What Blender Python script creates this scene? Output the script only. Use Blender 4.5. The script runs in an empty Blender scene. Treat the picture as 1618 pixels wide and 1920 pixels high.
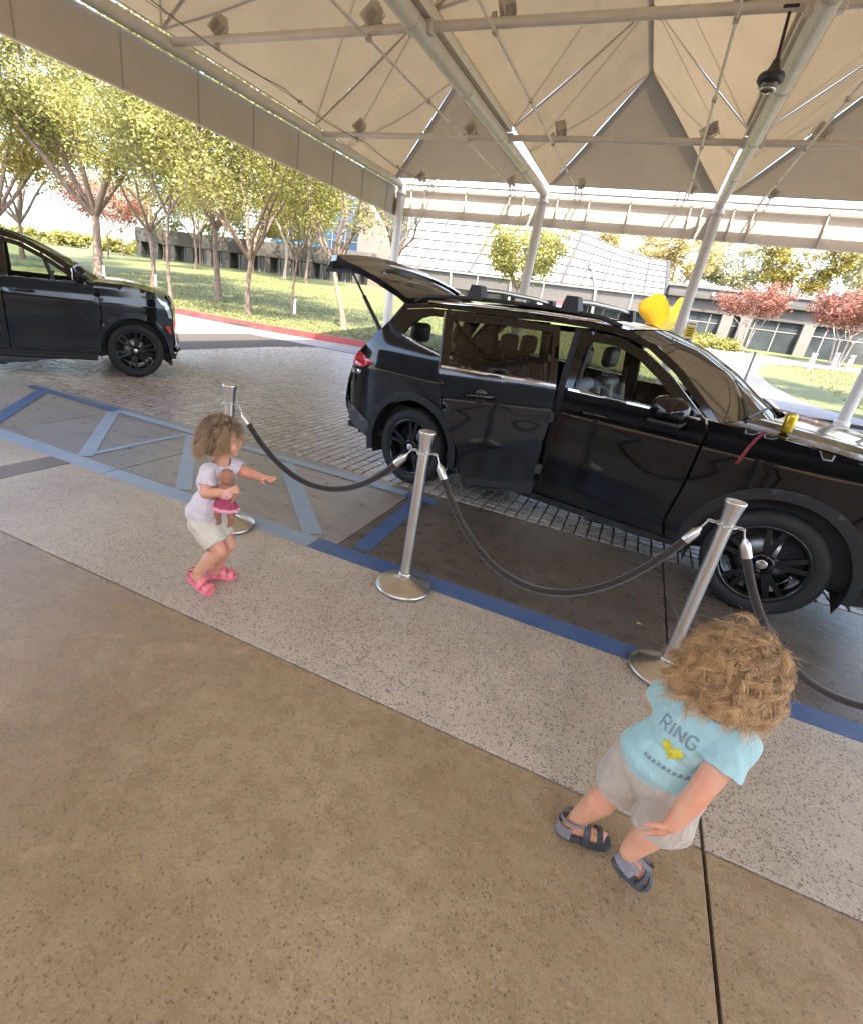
import bpy, bmesh, math, random
import numpy as np
from mathutils import Vector, Matrix
from mathutils.geometry import delaunay_2d_cdt
from mathutils.bvhtree import BVHTree

random.seed(7)
RNG = np.random.default_rng(7)
PI = math.pi
scene = bpy.context.scene
COL = scene.collection

# ------------------------------------------------------------------ camera
CAM_Z = 1.675
cam_data = bpy.data.cameras.new('camera')
cam = bpy.data.objects.new('camera', cam_data)
COL.objects.link(cam)
scene.camera = cam
cam_data.sensor_fit = 'HORIZONTAL'
cam_data.sensor_width = 36.0
cam_data.lens = 953.0 / 1618.0 * 36.0
cam_data.shift_x = 68.0 / 1618.0
cam_data.shift_y = 25.0 / 1618.0
cam_data.clip_start = 0.05
cam_data.clip_end = 3000.0
CX = Vector((0.89576344, 0.4255047, 0.1286608))       # image right
CD = Vector((0.2818384, -0.31979477, -0.90459849))    # image down
CF = Vector((-0.34376586, 0.84656781, -0.40638403))   # view direction
m = Matrix.Identity(4)
for i in range(3):
    m[i][0] = CX[i]; m[i][1] = -CD[i]; m[i][2] = -CF[i]
m[2][3] = CAM_Z
cam.matrix_world = m

# ------------------------------------------------------------------ sky, sun, exposure
SUN_EL = math.radians(59.0)
SUN_AZ = math.atan2(0.25, -0.55)          # clockwise from +Y, where the sun stands
world = bpy.data.worlds.new('World')
scene.world = world
world.use_nodes = True
nt = world.node_tree
bg = nt.nodes['Background']
sky = nt.nodes.new('ShaderNodeTexSky')
sky.sky_type = 'NISHITA'
sky.sun_disc = False
sky.sun_elevation = SUN_EL
sky.sun_rotation = SUN_AZ
sky.altitude = 50.0
sky.air_density = 0.8
sky.dust_density = 3.0
sky.ozone_density = 0.3
nt.links.new(sky.outputs['Color'], bg.inputs['Color'])
bg.inputs['Strength'].default_value = 0.15
sun_data = bpy.data.lights.new('sun', 'SUN')
sun_data.energy = 2.6
sun_data.angle = math.radians(0.53)
sun_data.color = (1.0, 0.90, 0.74)
sun = bpy.data.objects.new('sun', sun_data)
COL.objects.link(sun)
SUNDIR = Vector((math.cos(SUN_EL) * math.sin(SUN_AZ), math.cos(SUN_EL) * math.cos(SUN_AZ), math.sin(SUN_EL)))
sun.rotation_euler = SUNDIR.to_track_quat('Z', 'Y').to_euler()
sun.location = (0, 0, 30)
scene.view_settings.view_transform = 'Standard'
scene.view_settings.look = 'None'
scene.view_settings.gamma = 1.0
scene.view_settings.exposure = 3.3
scene.view_settings.use_curve_mapping = False
scene.render.engine = 'CYCLES'
scene.cycles.max_bounces = 8
scene.cycles.diffuse_bounces = 4
scene.cycles.glossy_bounces = 4
scene.cycles.transmission_bounces = 6
scene.cycles.transparent_max_bounces = 14
scene.cycles.sample_clamp_indirect = 6.0
scene.cycles.caustics_reflective = False
scene.cycles.caustics_refractive = False
scene.cycles.use_denoising = True

# ------------------------------------------------------------------ materials
MATS = {}

class NB:
    """tiny node helper"""
    def __init__(self, name):
        self.m = bpy.data.materials.new(name)
        self.m.use_nodes = True
        self.t = self.m.node_tree
        self.b = self.t.nodes['Principled BSDF']
        self.out = self.t.nodes['Material Output']
    def n(self, typ, **kw):
        nd = self.t.nodes.new(typ)
        for k, v in kw.items():
            if k.startswith('i_'):
                nd.inputs[k[2:].replace('_', ' ')].default_value = v
            else:
                setattr(nd, k, v)
        return nd
    def l(self, a, b):
        self.t.links.new(a, b)
    def coords(self, kind='pos', scale=None):
        if kind == 'pos':
            o = self.n('ShaderNodeNewGeometry').outputs['Position']
        else:
            o = self.n('ShaderNodeTexCoord').outputs['Object']
        if scale is not None:
            mp = self.n('ShaderNodeMapping')
            mp.inputs['Scale'].default_value = scale
            self.l(o, mp.inputs['Vector'])
            o = mp.outputs['Vector']
        return o
    def noise(self, co, scale, detail=4.0, rough=0.55, dist=0.0):
        nd = self.n('ShaderNodeTexNoise')
        nd.inputs['Scale'].default_value = scale
        nd.inputs['Detail'].default_value = detail
        nd.inputs['Roughness'].default_value = rough
        nd.inputs['Distortion'].default_value = dist
        self.l(co, nd.inputs['Vector'])
        return nd.outputs['Fac']
    def ramp(self, fac, stops):
        r = self.n('ShaderNodeValToRGB')
        e = r.color_ramp.elements
        while len(e) < len(stops):
            e.new(0.5)
        for el, (p, c) in zip(e, stops):
            el.position = p
            el.color = c if len(c) == 4 else (*c, 1)
        self.l(fac, r.inputs['Fac'])
        return r.outputs['Color']
    def mix(self, fac, a, b, mode='MIX'):
        x = self.n('ShaderNodeMix', data_type='RGBA', blend_type=mode)
        for s, v in ((x.inputs[0], fac), (x.inputs[6], a), (x.inputs[7], b)):
            if isinstance(v, (int, float)):
                s.default_value = v
            elif isinstance(v, tuple):
                s.default_value = v if len(v) == 4 else (*v, 1)
            else:
                self.l(v, s)
        return x.outputs[2]
    def math(self, op, a, b=None, clamp=False):
        x = self.n('ShaderNodeMath', operation=op, use_clamp=clamp)
        for s, v in ((x.inputs[0], a), (x.inputs[1], b)):
            if v is None: continue
            if isinstance(v, (int, float)): s.default_value = v
            else: self.l(v, s)
        return x.outputs[0]
    def mapr(self, v, a, b, c=0.0, d=1.0):
        x = self.n('ShaderNodeMapRange')
        self.l(v, x.inputs['Value'])
        for k, val in zip(('From Min', 'From Max', 'To Min', 'To Max'), (a, b, c, d)):
            x.inputs[k].default_value = val
        return x.outputs['Result']
    def bump(self, h, strength=0.3, dist=0.01):
        b = self.n('ShaderNodeBump')
        b.inputs['Strength'].default_value = strength
        b.inputs['Distance'].default_value = dist
        self.l(h, b.inputs['Height'])
        self.l(b.outputs['Normal'], self.b.inputs['Normal'])
    def set(self, **kw):
        for k, v in kw.items():
            s = self.b.inputs[k.replace('_', ' ')]
            if isinstance(v, (int, float)): s.default_value = v
            elif isinstance(v, tuple): s.default_value = v if len(v) == 4 else (*v, 1)
            else: self.l(v, s)
        return self

def simple(name, c, rough=0.5, metal=0.0, var=0.12, scale=6.0, bump=0.0, bscale=60.0, coat=0.0, kind='obj', spec=0.5):
    """principled material with a soft mottling of its own colour"""
    if name in MATS: return MATS[name]
    b = NB(name)
    co = b.coords(kind)
    f = b.noise(co, scale, 5.0, 0.6)
    lo = tuple(max(0.0, x * (1 - var)) for x in c)
    hi = tuple(min(1.0, x * (1 + var)) for x in c)
    b.set(Base_Color=b.ramp(f, [(0.3, lo), (0.7, hi)]), Metallic=metal, Coat_Weight=coat, Coat_Roughness=0.04)
    b.b.inputs['Specular IOR Level'].default_value = spec
    r = b.mapr(b.noise(co, scale * 2.7, 3.0), 0.3, 0.7, max(0.02, rough * 0.85), min(1, rough * 1.15))
    b.set(Roughness=r)
    if bump > 0:
        b.bump(b.noise(co, bscale, 4.0, 0.6), bump, 0.004)
    MATS[name] = b.m
    return b.m

def glass(name, tint, rough=0.0, gloss=1.0):
    """thin window pane: tinted see-through plus a fresnel reflection"""
    if name in MATS: return MATS[name]
    b = NB(name)
    b.t.nodes.remove(b.b)
    tr = b.n('ShaderNodeBsdfTransparent'); tr.inputs['Color'].default_value = (*tint, 1)
    gl = b.n('ShaderNodeBsdfGlossy'); gl.inputs['Roughness'].default_value = rough + 0.01
    gl.inputs['Color'].default_value = (gloss, gloss, gloss, 1)
    fr = b.n('ShaderNodeFresnel'); fr.inputs['IOR'].default_value = 1.5
    mx = b.n('ShaderNodeMixShader')
    b.l(fr.outputs[0], mx.inputs[0]); b.l(tr.outputs[0], mx.inputs[1]); b.l(gl.outputs[0], mx.inputs[2])
    b.l(mx.outputs[0], b.out.inputs['Surface'])
    MATS[name] = b.m
    return b.m

# ------------------------------------------------------------------ mesh building
class MB:
    def __init__(self):
        self.v = []; self.f = []; self.sm = []
    def add(self, vs, fs, smooth=False):
        o = len(self.v)
        self.v.extend([tuple(p) for p in vs])
        self.f.extend([tuple(i + o for i in f) for f in fs])
        self.sm.extend([smooth] * len(fs))
        return self
    def box(self, lo, hi, bev=0.0):
        x0, y0, z0 = lo; x1, y1, z1 = hi
        if bev <= 0:
            vs = [(x0, y0, z0), (x1, y0, z0), (x1, y1, z0), (x0, y1, z0), (x0, y0, z1), (x1, y0, z1), (x1, y1, z1), (x0, y1, z1)]
            return self.add(vs, [(3, 2, 1, 0), (4, 5, 6, 7), (0, 1, 5, 4), (1, 2, 6, 5), (2, 3, 7, 6), (3, 0, 4, 7)])
        bm = bmesh.new()
        r = bmesh.ops.create_cube(bm, size=1.0)
        for v in bm.verts:
            v.co = Vector(((x0 + x1) / 2 + v.co.x * (x1 - x0), (y0 + y1) / 2 + v.co.y * (y1 - y0), (z0 + z1) / 2 + v.co.z * (z1 - z0)))
        bmesh.ops.bevel(bm, geom=list(bm.edges), offset=bev, segments=3, profile=0.5, affect='EDGES')
        bm.verts.index_update()
        self.add([v.co[:] for v in bm.verts], [[v.index for v in f.verts] for f in bm.faces], True)
        bm.free()
        return self
    def hexa(self, p):
        """8 points: bottom ring 0-3, top ring 4-7"""
        return self.add(p, [(3, 2, 1, 0), (4, 5, 6, 7), (0, 1, 5, 4), (1, 2, 6, 5), (2, 3, 7, 6), (3, 0, 4, 7)])
    def tube(self, pts, rad, seg=10, caps=True, smooth=True):
        pts = [Vector(p) for p in pts]
        if isinstance(rad, (int, float)): rad = [rad] * len(pts)
        n = len(pts); vs = []; fs = []
        up = None
        for i, p in enumerate(pts):
            d = (pts[min(i + 1, n - 1)] - pts[max(i - 1, 0)])
            if d.length < 1e-9: d = Vector((0, 0, 1))
            d.normalize()
            if up is None:
                a = Vector((0, 0, 1)) if abs(d.z) < 0.9 else Vector((1, 0, 0))
                up = (a - d * a.dot(d)).normalized()
            else:
                up = up - d * up.dot(d)
                if up.length < 1e-6:
                    a = Vector((0, 0, 1)) if abs(d.z) < 0.9 else Vector((1, 0, 0))
                    up = a - d * a.dot(d)
                up.normalize()
            s = d.cross(up)
            for k in range(seg):
                an = 2 * PI * k / seg
                vs.append(p + (up * math.cos(an) + s * math.sin(an)) * rad[i])
        for i in range(n - 1):
            for k in range(seg):
                a = i * seg + k; b = i * seg + (k + 1) % seg
                fs.append((a, b, b + seg, a + seg))
        self.add(vs, fs, smooth)
        if caps:
            self.add(vs[:seg], [tuple(range(seg))[::-1]])
            self.add(vs[-seg:], [tuple(range(seg))])
        return self
    def lathe(self, prof, seg=32, center=(0, 0, 0), axis='z', smooth=True, sharp=None):
        """prof: list of (r, h) from one end to the other"""
        cx, cy, cz = center
        vs = []; fs = []
        for r, h in prof:
            for k in range(seg):
                a = 2 * PI * k / seg
                c, s = math.cos(a) * r, math.sin(a) * r
                if axis == 'z': vs.append((cx + c, cy + s, cz + h))
                elif axis == 'y': vs.append((cx + c, cy + h, cz + s))
                else: vs.append((cx + h, cy + c, cz + s))
        for i in range(len(prof) - 1):
            for k in range(seg):
                a = i * seg + k; b = i * seg + (k + 1) % seg
                fs.append((a, b, b + seg, a + seg))
        return self.add(vs, fs, smooth)
    def grid(self, P, smooth=True):
        """P[i][j] points"""
        ni, nj = len(P), len(P[0])
        vs = [p for row in P for p in row]
        fs = [(i * nj + j, i * nj + j + 1, (i + 1) * nj + j + 1, (i + 1) * nj + j) for i in range(ni - 1) for j in range(nj - 1)]
        return self.add(vs, fs, smooth)
    def prism(self, poly, z0, z1):
        n = len(poly)
        vs = [(x, y, z0) for x, y in poly] + [(x, y, z1) for x, y in poly]
        fs = [tuple(range(n))[::-1], tuple(range(n, 2 * n))] + [(i, (i + 1) % n, n + (i + 1) % n, n + i) for i in range(n)]
        return self.add(vs, fs)
    def mesh(self, name):
        me = bpy.data.meshes.new(name)
        me.from_pydata([tuple(p) for p in self.v], [], self.f)
        me.polygons.foreach_set('use_smooth', self.sm)
        me.update()
        return me

def obj(name, mb, mat=None, parent=None, loc=None, rot=None, kind=None):
    me = mb.mesh(name) if isinstance(mb, MB) else mb
    o = bpy.data.objects.new(name, me)
    COL.objects.link(o)
    if mat is not None and len(me.materials) == 0: me.materials.append(mat)
    if parent is not None: o.parent = parent
    if loc is not None: o.location = loc
    if rot is not None: o.rotation_euler = rot
    if kind: o['kind'] = kind
    return o

def tag(o, label, cat, group=None):
    o['label'] = label; o['category'] = cat
    if group: o['group'] = group
    return o

def thing(name, label, cat, loc=(0, 0, 0), rotz=0.0, group=None):
    o = bpy.data.objects.new(name, None)
    COL.objects.link(o)
    o.empty_display_size = 0.1
    o.location = loc; o.rotation_euler = (0, 0, rotz)
    return tag(o, label, cat, group)

def copy_tree(src, parent=None):
    c = src.copy(); COL.objects.link(c)
    c.parent = parent
    for ch in src.children: copy_tree(ch, c)
    return c

def structure(name, mb, mat):
    return obj(name, mb, mat, kind='structure')

def sst(a, b, x):
    t = min(1.0, max(0.0, (x - a) / (b - a)))
    return t * t * (3 - 2 * t)

def from_numpy(name, V, F, mat=None, smooth=False):
    """V (n,3), F (m,k) arrays -> mesh"""
    me = bpy.data.meshes.new(name)
    V = np.ascontiguousarray(V, dtype=np.float32); F = np.ascontiguousarray(F, dtype=np.int32)
    k = F.shape[1]
    me.vertices.add(len(V)); me.vertices.foreach_set('co', V.ravel())
    me.loops.add(F.size); me.loops.foreach_set('vertex_index', F.ravel())
    me.polygons.add(len(F))
    me.polygons.foreach_set('loop_start', np.arange(0, F.size, k, dtype=np.int32))
    me.polygons.foreach_set('loop_total', np.full(len(F), k, dtype=np.int32))
    me.polygons.foreach_set('use_smooth', np.full(len(F), smooth))
    me.update(calc_edges=True)
    if mat: me.materials.append(mat)
    return me
# ================================================================== ground materials
def concrete(name, c_lo, c_hi, pit_scale, pit_size, pit_amt, pit_col, rough=(0.42, 0.62), pit_keep=0.5, stain=(0.75, 0.7, 0.62), streak=0.0):
    b = NB(name)
    co = b.coords('pos')
    big = b.noise(co, 0.55, 5.0, 0.6, 0.4)
    mid = b.noise(co, 9.0, 7.0, 0.72)
    fine = b.noise(co, 90.0, 4.0, 0.7)
    base = b.mix(b.mapr(mid, 0.3, 0.7), c_lo, c_hi)
    base = b.mix(b.mapr(big, 0.42, 0.68, 0.0, 0.75), base, tuple(a * s for a, s in zip(c_lo, stain)))
    base = b.mix(b.mapr(fine, 0.35, 0.65, 0.0, 0.55), base, tuple(x * 0.62 for x in c_lo))
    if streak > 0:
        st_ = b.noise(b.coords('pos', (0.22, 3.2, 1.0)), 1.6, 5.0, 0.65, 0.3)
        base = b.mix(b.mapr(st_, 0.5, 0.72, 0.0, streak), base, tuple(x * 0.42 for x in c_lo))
    spot = b.noise(co, 2.3, 8.0, 0.78, 1.6)
    base = b.mix(b.mapr(spot, 0.56, 0.70, 0.0, 0.5), base, tuple(x * 0.62 for x in c_lo))
    base = b.mix(b.mapr(spot, 0.44, 0.30, 0.0, 0.35), base, tuple(min(1.0, x * 1.22) for x in c_hi))
    wob = b.n('ShaderNodeVectorMath', operation='ADD')
    nz = b.n('ShaderNodeTexNoise'); nz.inputs['Scale'].default_value = pit_scale * 1.3
    b.l(co, nz.inputs['Vector'])
    sc = b.n('ShaderNodeVectorMath', operation='SCALE'); sc.inputs['Scale'].default_value = 0.7 / pit_scale
    b.l(nz.outputs['Color'], sc.inputs[0])
    b.l(co, wob.inputs[0]); b.l(sc.outputs[0], wob.inputs[1])
    vo = b.n('ShaderNodeTexVoronoi'); vo.inputs['Scale'].default_value = pit_scale
    b.l(wob.outputs[0], vo.inputs['Vector'])
    sep = b.n('ShaderNodeSeparateColor'); b.l(vo.outputs['Color'], sep.inputs[0])
    size = b.math('MULTIPLY', sep.outputs[1], pit_size)
    pit = b.math('LESS_THAN', vo.outputs['Distance'], size)
    dens = b.mapr(b.noise(co, 1.7, 3.0), 0.35, 0.65, pit_keep * 0.5, min(1.0, pit_keep * 1.5))
    pit = b.math('MULTIPLY', pit, b.math('LESS_THAN', sep.outputs[0], dens))
    vo2 = b.n('ShaderNodeTexVoronoi'); vo2.inputs['Scale'].default_value = pit_scale * 2.3
    b.l(wob.outputs[0], vo2.inputs['Vector'])
    sep2 = b.n('ShaderNodeSeparateColor'); b.l(vo2.outputs['Color'], sep2.inputs[0])
    p2 = b.math('MULTIPLY', b.math('LESS_THAN', vo2.outputs['Distance'], b.math('MULTIPLY', sep2.outputs[1], pit_size * 0.9)), b.math('LESS_THAN', sep2.outputs[0], pit_keep * 0.6))
    pits = b.math('MAXIMUM', pit, p2)
    col = b.mix(b.math('MULTIPLY', pits, pit_amt), base, pit_col)
    b.set(Base_Color=col, Roughness=b.mapr(mid, 0.3, 0.7, rough[0], rough[1]))
    h = b.math('SUBTRACT', b.math('MULTIPLY', fine, 0.55), pits)
    b.bump(h, 0.7, 0.004)
    MATS[name] = b.m
    return b.m

M_SLAB = concrete('tan_concrete', (0.30, 0.215, 0.12), (0.445, 0.335, 0.205), 125.0, 0.55, 0.70, (0.10, 0.07, 0.045), rough=(0.2, 0.36), pit_keep=0.30)
M_STRIP = concrete('pitted_pale_concrete', (0.47, 0.40, 0.305), (0.63, 0.55, 0.435), 100.0, 0.58, 0.80, (0.12, 0.09, 0.06), rough=(0.28, 0.46), pit_keep=0.62)
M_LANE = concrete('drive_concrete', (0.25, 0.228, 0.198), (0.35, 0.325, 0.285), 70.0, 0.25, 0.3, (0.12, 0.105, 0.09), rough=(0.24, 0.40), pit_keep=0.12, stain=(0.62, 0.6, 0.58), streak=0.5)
M_LANE2 = concrete('dark_shaded_drive_concrete', (0.105, 0.088, 0.068), (0.165, 0.142, 0.115), 70.0, 0.25, 0.3, (0.06, 0.05, 0.04), rough=(0.22, 0.38), pit_keep=0.12, stain=(0.7, 0.66, 0.6), streak=0.6)  # darker concrete by the car, with some of its shade in the colour
M_LANEDARK = concrete('grey_joint_concrete', (0.17, 0.15, 0.125), (0.24, 0.21, 0.175), 22.0, 0.2, 0.5, (0.06, 0.05, 0.04), pit_keep=0.3)
M_DARKGAP = simple('joint_filler', (0.035, 0.028, 0.022), 0.85, var=0.4, scale=30, kind='pos')

def painted(name, c, worn, amt):
    b = NB(name)
    co = b.coords('pos')
    w = b.noise(co, 3.2, 8.0, 0.72, 0.6)
    fine = b.noise(co, 45.0, 5.0, 0.7)
    f = b.math('ADD', b.math('MULTIPLY', w, 0.7), b.math('MULTIPLY', fine, 0.3))
    col = b.mix(b.mapr(f, 0.5 - amt, 0.5 + 0.16, 0.0, 0.85), c, worn)
    col = b.mix(b.mapr(b.noise(co, 160.0, 2.0), 0.35, 0.6, 0.0, 0.3), col, tuple(x * 0.7 for x in c))
    b.set(Base_Color=col, Roughness=b.mapr(fine, 0.3, 0.7, 0.3, 0.55))
    b.bump(fine, 0.25, 0.003)
    MATS[name] = b.m
    return b.m
M_BLUE = painted('blue_paint', (0.045, 0.10, 0.235), (0.13, 0.18, 0.28), 0.12)
M_BLUEPALE = painted('pale_blue_paint', (0.20, 0.29, 0.40), (0.36, 0.40, 0.42), 0.16)  # paler blue for most left-hand stripes and edge stones
M_YELLOWLINE = painted('yellow_line_paint', (0.60, 0.42, 0.08), (0.42, 0.36, 0.24), 0.1)
M_REDKERB = painted('red_kerb_paint', (0.24, 0.012, 0.012), (0.34, 0.07, 0.055), 0.08)

def paver_mat():
    b = NB('paver_clay')
    co = b.coords('pos')
    sn = b.n('ShaderNodeVectorMath', operation='SNAP'); sn.inputs[1].default_value = (0.107, 0.107, 50.0)
    ad = b.n('ShaderNodeVectorMath', operation='ADD'); ad.inputs[1].default_value = (10.6 + 107.0, 107.0 - 4.452, 3.0)
    b.l(co, ad.inputs[0]); b.l(ad.outputs[0], sn.inputs[0])
    wn = b.n('ShaderNodeTexWhiteNoise'); b.l(sn.outputs[0], wn.inputs['Vector'])
    base = b.ramp(wn.outputs['Value'], [(0.0, (0.28, 0.24, 0.195)), (0.5, (0.36, 0.31, 0.255)), (1.0, (0.44, 0.385, 0.32))])
    base = b.mix(b.mapr(b.noise(co, 0.7, 4.0), 0.4, 0.7, 0, 0.5), base, (0.24, 0.20, 0.17))
    base = b.mix(b.mapr(b.noise(co, 70.0, 3.0), 0.4, 0.7, 0, 0.4), base, (0.2, 0.17, 0.145))
    b.set(Base_Color=base, Roughness=b.mapr(b.noise(co, 9.0, 4.0), 0.3, 0.7, 0.22, 0.36))
    b.bump(b.noise(co, 110.0, 4.0), 0.3, 0.003)
    return b.m
M_PAVER = paver_mat()

def asphalt_mat():
    b = NB('road_concrete')
    co = b.coords('pos')
    base = b.ramp(b.noise(co, 0.8, 5.0), [(0.35, (0.17, 0.165, 0.16)), (0.7, (0.25, 0.24, 0.23))])
    base = b.mix(b.mapr(b.noise(co, 60.0, 4.0), 0.35, 0.65, 0, 0.5), base, (0.14, 0.135, 0.13))
    b.set(Base_Color=base, Roughness=0.7)
    b.bump(b.noise(co, 120.0, 4.0), 0.4, 0.004)
    return b.m
M_ROAD = asphalt_mat()

def lawn_mat():
    b = NB('lawn_turf')
    co = b.coords('pos')
    st = b.noise(b.coords('pos', (0.6, 2.2, 1.0)), 1.1, 6.0, 0.7, 0.5)
    fine = b.noise(co, 26.0, 5.0, 0.75)
    base = b.ramp(st, [(0.28, (0.055, 0.070, 0.016)), (0.52, (0.095, 0.105, 0.027)), (0.75, (0.15, 0.14, 0.05))])
    base = b.mix(b.mapr(fine, 0.3, 0.7, 0.0, 0.6), base, (0.045, 0.06, 0.014))
    b.set(Base_Color=base, Roughness=0.8)
    b.bump(fine, 0.9, 0.05)
    return b.m
M_LAWN = lawn_mat()
M_GRASS = simple('grass_blade', (0.125, 0.125, 0.038), 0.6, var=0.45, scale=2.2, kind='pos')
M_PATH = concrete('path_concrete', (0.22, 0.205, 0.185), (0.30, 0.28, 0.255), 12.0, 0.08, 0.3, (0.15, 0.14, 0.12), rough=(0.55, 0.8), pit_keep=0.1)

# ================================================================== ground geometry
KERB = [(-70, 24.0), (-40, 19.2), (-28, 17.2), (-17.1, 16.15), (-14.0, 15.95), (-11.5, 16.05), (-8.6, 16.55), (-4, 17.6), (0, 18.2), (3, 18.75), (14, 19.2), (90, 19.2)]
def kerb_y(x):
    for (x0, y0), (x1, y1) in zip(KERB, KERB[1:]):
        if x <= x1:
            t = (x - x0) / (x1 - x0)
            return y0 + (y1 - y0) * max(0, t)
    return KERB[-1][1]
def ground_z(x, y):
    mm = 0.072 + (0.052 - 0.072) * sst(-9, 1, x)
    d = y - kerb_y(x) - 0.12
    if d <= 0: return 0.0
    d2 = d if d < 26 else 26 + 9.0 * (1 - math.exp(-(d - 26) / 9.0))
    return 0.13 * (1 - sst(-4, 2, x)) + mm * d2

structure('ground', MB().add([(-900, -300, -0.09), (900, -300, -0.09), (900, 1500, -0.09), (-900, 1500, -0.09)], [(0, 1, 2, 3)]), M_ROAD)

# --- paved forecourt: slabs as parts of the pavement
pav = structure('pavement', MB().box((-16, -6.4, -0.085), (14, 4.44, -0.03)), M_DARKGAP)
def slab(x0, x1, y0, y1, mat, top=0.0, name='slab', parent=None):
    g = 0.006
    o = obj(name, MB().box((x0 + g, y0 + g, -0.06), (x1 - g, y1 - g, top), 0.003), mat, parent or pav)
    for p in o.data.polygons: p.use_smooth = False
    return o
for a, c in ((-16, -9.1), (-9.1, -4.2), (-4.2, 0.70), (0.70, 5.6), (5.6, 14)):
    slab(a, c, -6.3, 1.665, M_SLAB)
for a, c, mt in ((-16, -9.1, M_STRIP), (-9.1, -4.47, M_STRIP), (-4.47, -4.22, M_LANEDARK), (-4.22, 0.70, M_STRIP), (0.70, 5.6, M_STRIP), (5.6, 14, M_STRIP)):
    slab(a, c, 1.665, 2.735, mt)
for a, c, mt in ((-16, -9.1, M_BLUEPALE), (-9.1, -5.5, M_BLUEPALE), (-5.5, -3.86, M_BLUEPALE), (-3.86, -1.76, M_BLUEPALE), (-1.76, 0.62, M_BLUE), (0.62, 3.0, M_BLUE), (3.0, 14, M_BLUE)):
    slab(a, c, 2.735, 2.92, mt, top=-0.008, name='edge_stone')
for a, c in ((-16, -9.1), (-9.1, -5.5), (-5.5, -3.86), (-3.86, -1.61), (-1.61, 0.62), (0.62, 2.9), (2.9, 14)):
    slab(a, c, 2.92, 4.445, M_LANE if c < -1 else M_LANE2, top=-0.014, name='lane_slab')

# painted no-parking hatch lying on the lane, 3 mm proud
STRZ = [-0.0112]
def stripe(poly, mat, name='painted_stripe'):
    STRZ[0] += 0.0004; z = STRZ[0]
    n = len(poly)
    return obj(name, MB().add([(x, y, z) for x, y in poly], [tuple(range(n))]), mat, pav)
def bar(a, c, w, mat):
    a = Vector(a); c = Vector(c); d = (c - a).normalized(); p = Vector((-d.y, d.x)) * w / 2
    return stripe([tuple(a + p), tuple(a - p), tuple(c - p), tuple(c + p)], mat)
bar((-1.44, 2.95), (-1.50, 4.16), 0.135, M_BLUE)
bar((-1.84, 2.94), (-3.0, 4.17), 0.15, M_BLUEPALE)
bar((-3.13, 2.94), (-4.25, 4.15), 0.13, M_BLUEPALE)
bar((-4.36, 2.99), (-4.33, 4.15), 0.075, M_BLUEPALE)
bar((-4.33, 2.94), (-5.52, 4.17), 0.13, M_BLUEPALE)
bar((-5.74, 2.94), (-6.84, 4.18), 0.15, M_BLUE)
stripe([(-7.2, 4.19), (-5.55, 4.19), (-5.55, 4.315), (-7.2, 4.315)], M_BLUE)
stripe([(-5.55, 4.19), (-1.66, 4.19), (-1.66, 4.315), (-5.55, 4.315)], M_BLUEPALE)
stripe([(-1.655, 4.165), (-1.34, 4.165), (-1.34, 4.31), (-1.655, 4.31)], M_BLUE)

# --- pavers: each a small block; the largest in view are objects of their own
P = 0.107
pavf = structure('paver_field', MB().add([(-12, 4.45, -0.045), (11, 4.45, -0.045), (11, 14.3, -0.045), (-12, 14.3, -0.045)], [(0, 1, 2, 3)]), M_DARKGAP)
def in_field(x, y):
    if y > 13.9 or x > 10.5: return False
    return x > -9.35 + 0.06 * (y - 11.3) ** 2 * (1.0 if y > 11.3 else 0.25)
cells = []
for i in range(int((10.5 + 10.6) / P)):
    for j in range(int((13.9 - 4.452) / P)):
        x = -10.6 + (i + 0.5) * P; y = 4.452 + (j + 0.5) * P
        if in_field(x, y): cells.append((x, y))
def screen(x, y, z):
    d = Vector((x, y, z - CAM_Z)); w = d.dot(CF)
    if w <= 0.1: return None
    return 741 + 953 * d.dot(CX) / w, 985 + 953 * d.dot(CD) / w, w
def hidden_by_suv(x, y):
    # stands under or behind the parked car as seen from the photograph's side
    c, s = math.cos(-0.2237), math.sin(-0.2237)
    dx, dy = x + 1.806, y - 4.51
    u, t = dx * c + dy * s, -dx * s + dy * c
    return (-0.9 < u < 3.4 and t > 0.32) or (u >= 3.4)
near = []
for (x, y) in cells:
    sc = screen(x, y, 0)
    if sc and 0 < sc[0] < 1618 and 0 < sc[1] < 1920 and not hidden_by_suv(x, y) and not (x < -6.2 and y < 6.5):
        near.append((sc[2], x, y))
near.sort()
near = {(x, y) for _, x, y in near[:300]}
def paver_block(mb, x, y, z, tilt):
    h = P / 2 - 0.0066; e = 0.0035; b_ = -0.045
    t0, t1 = tilt
    q = [(-h, -h), (h, -h), (h, h), (-h, h)]
    top = [(x + a - math.copysign(e, a), y + c - math.copysign(e, c), z + t0 * a + t1 * c) for a, c in q]
    mid = [(x + a, y + c, z - 0.005 + t0 * a + t1 * c) for a, c in q]
    bot = [(x + a, y + c, b_) for a, c in q]
    vs = top + mid + bot
    fs = [(0, 1, 2, 3)] + [(4 + k, 4 + (k + 1) % 4, (k + 1) % 4, k) for k in range(4)] + [(8 + k, 8 + (k + 1) % 4, 4 + (k + 1) % 4, 4 + k) for k in range(4)]
    mb.add(vs, fs)
blockmesh = []
for k in range(6):
    mb = MB(); paver_block(mb, 0, 0, 0, (random.uniform(-0.018, 0.018), random.uniform(-0.018, 0.018)))
    me = mb.mesh('paver'); me.materials.append(M_PAVER); blockmesh.append(me)
rest = MB()
for (x, y) in cells:
    z = -0.012 + random.uniform(-0.0022, 0.0022)
    if (x, y) in near:
        o = bpy.data.objects.new('paver', random.choice(blockmesh)); COL.objects.link(o)
        o.parent = pavf; o.location = (x, y, z)
    else:
        paver_block(rest, x, y, z, (random.uniform(-0.015, 0.015), random.uniform(-0.015, 0.015)))
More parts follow.
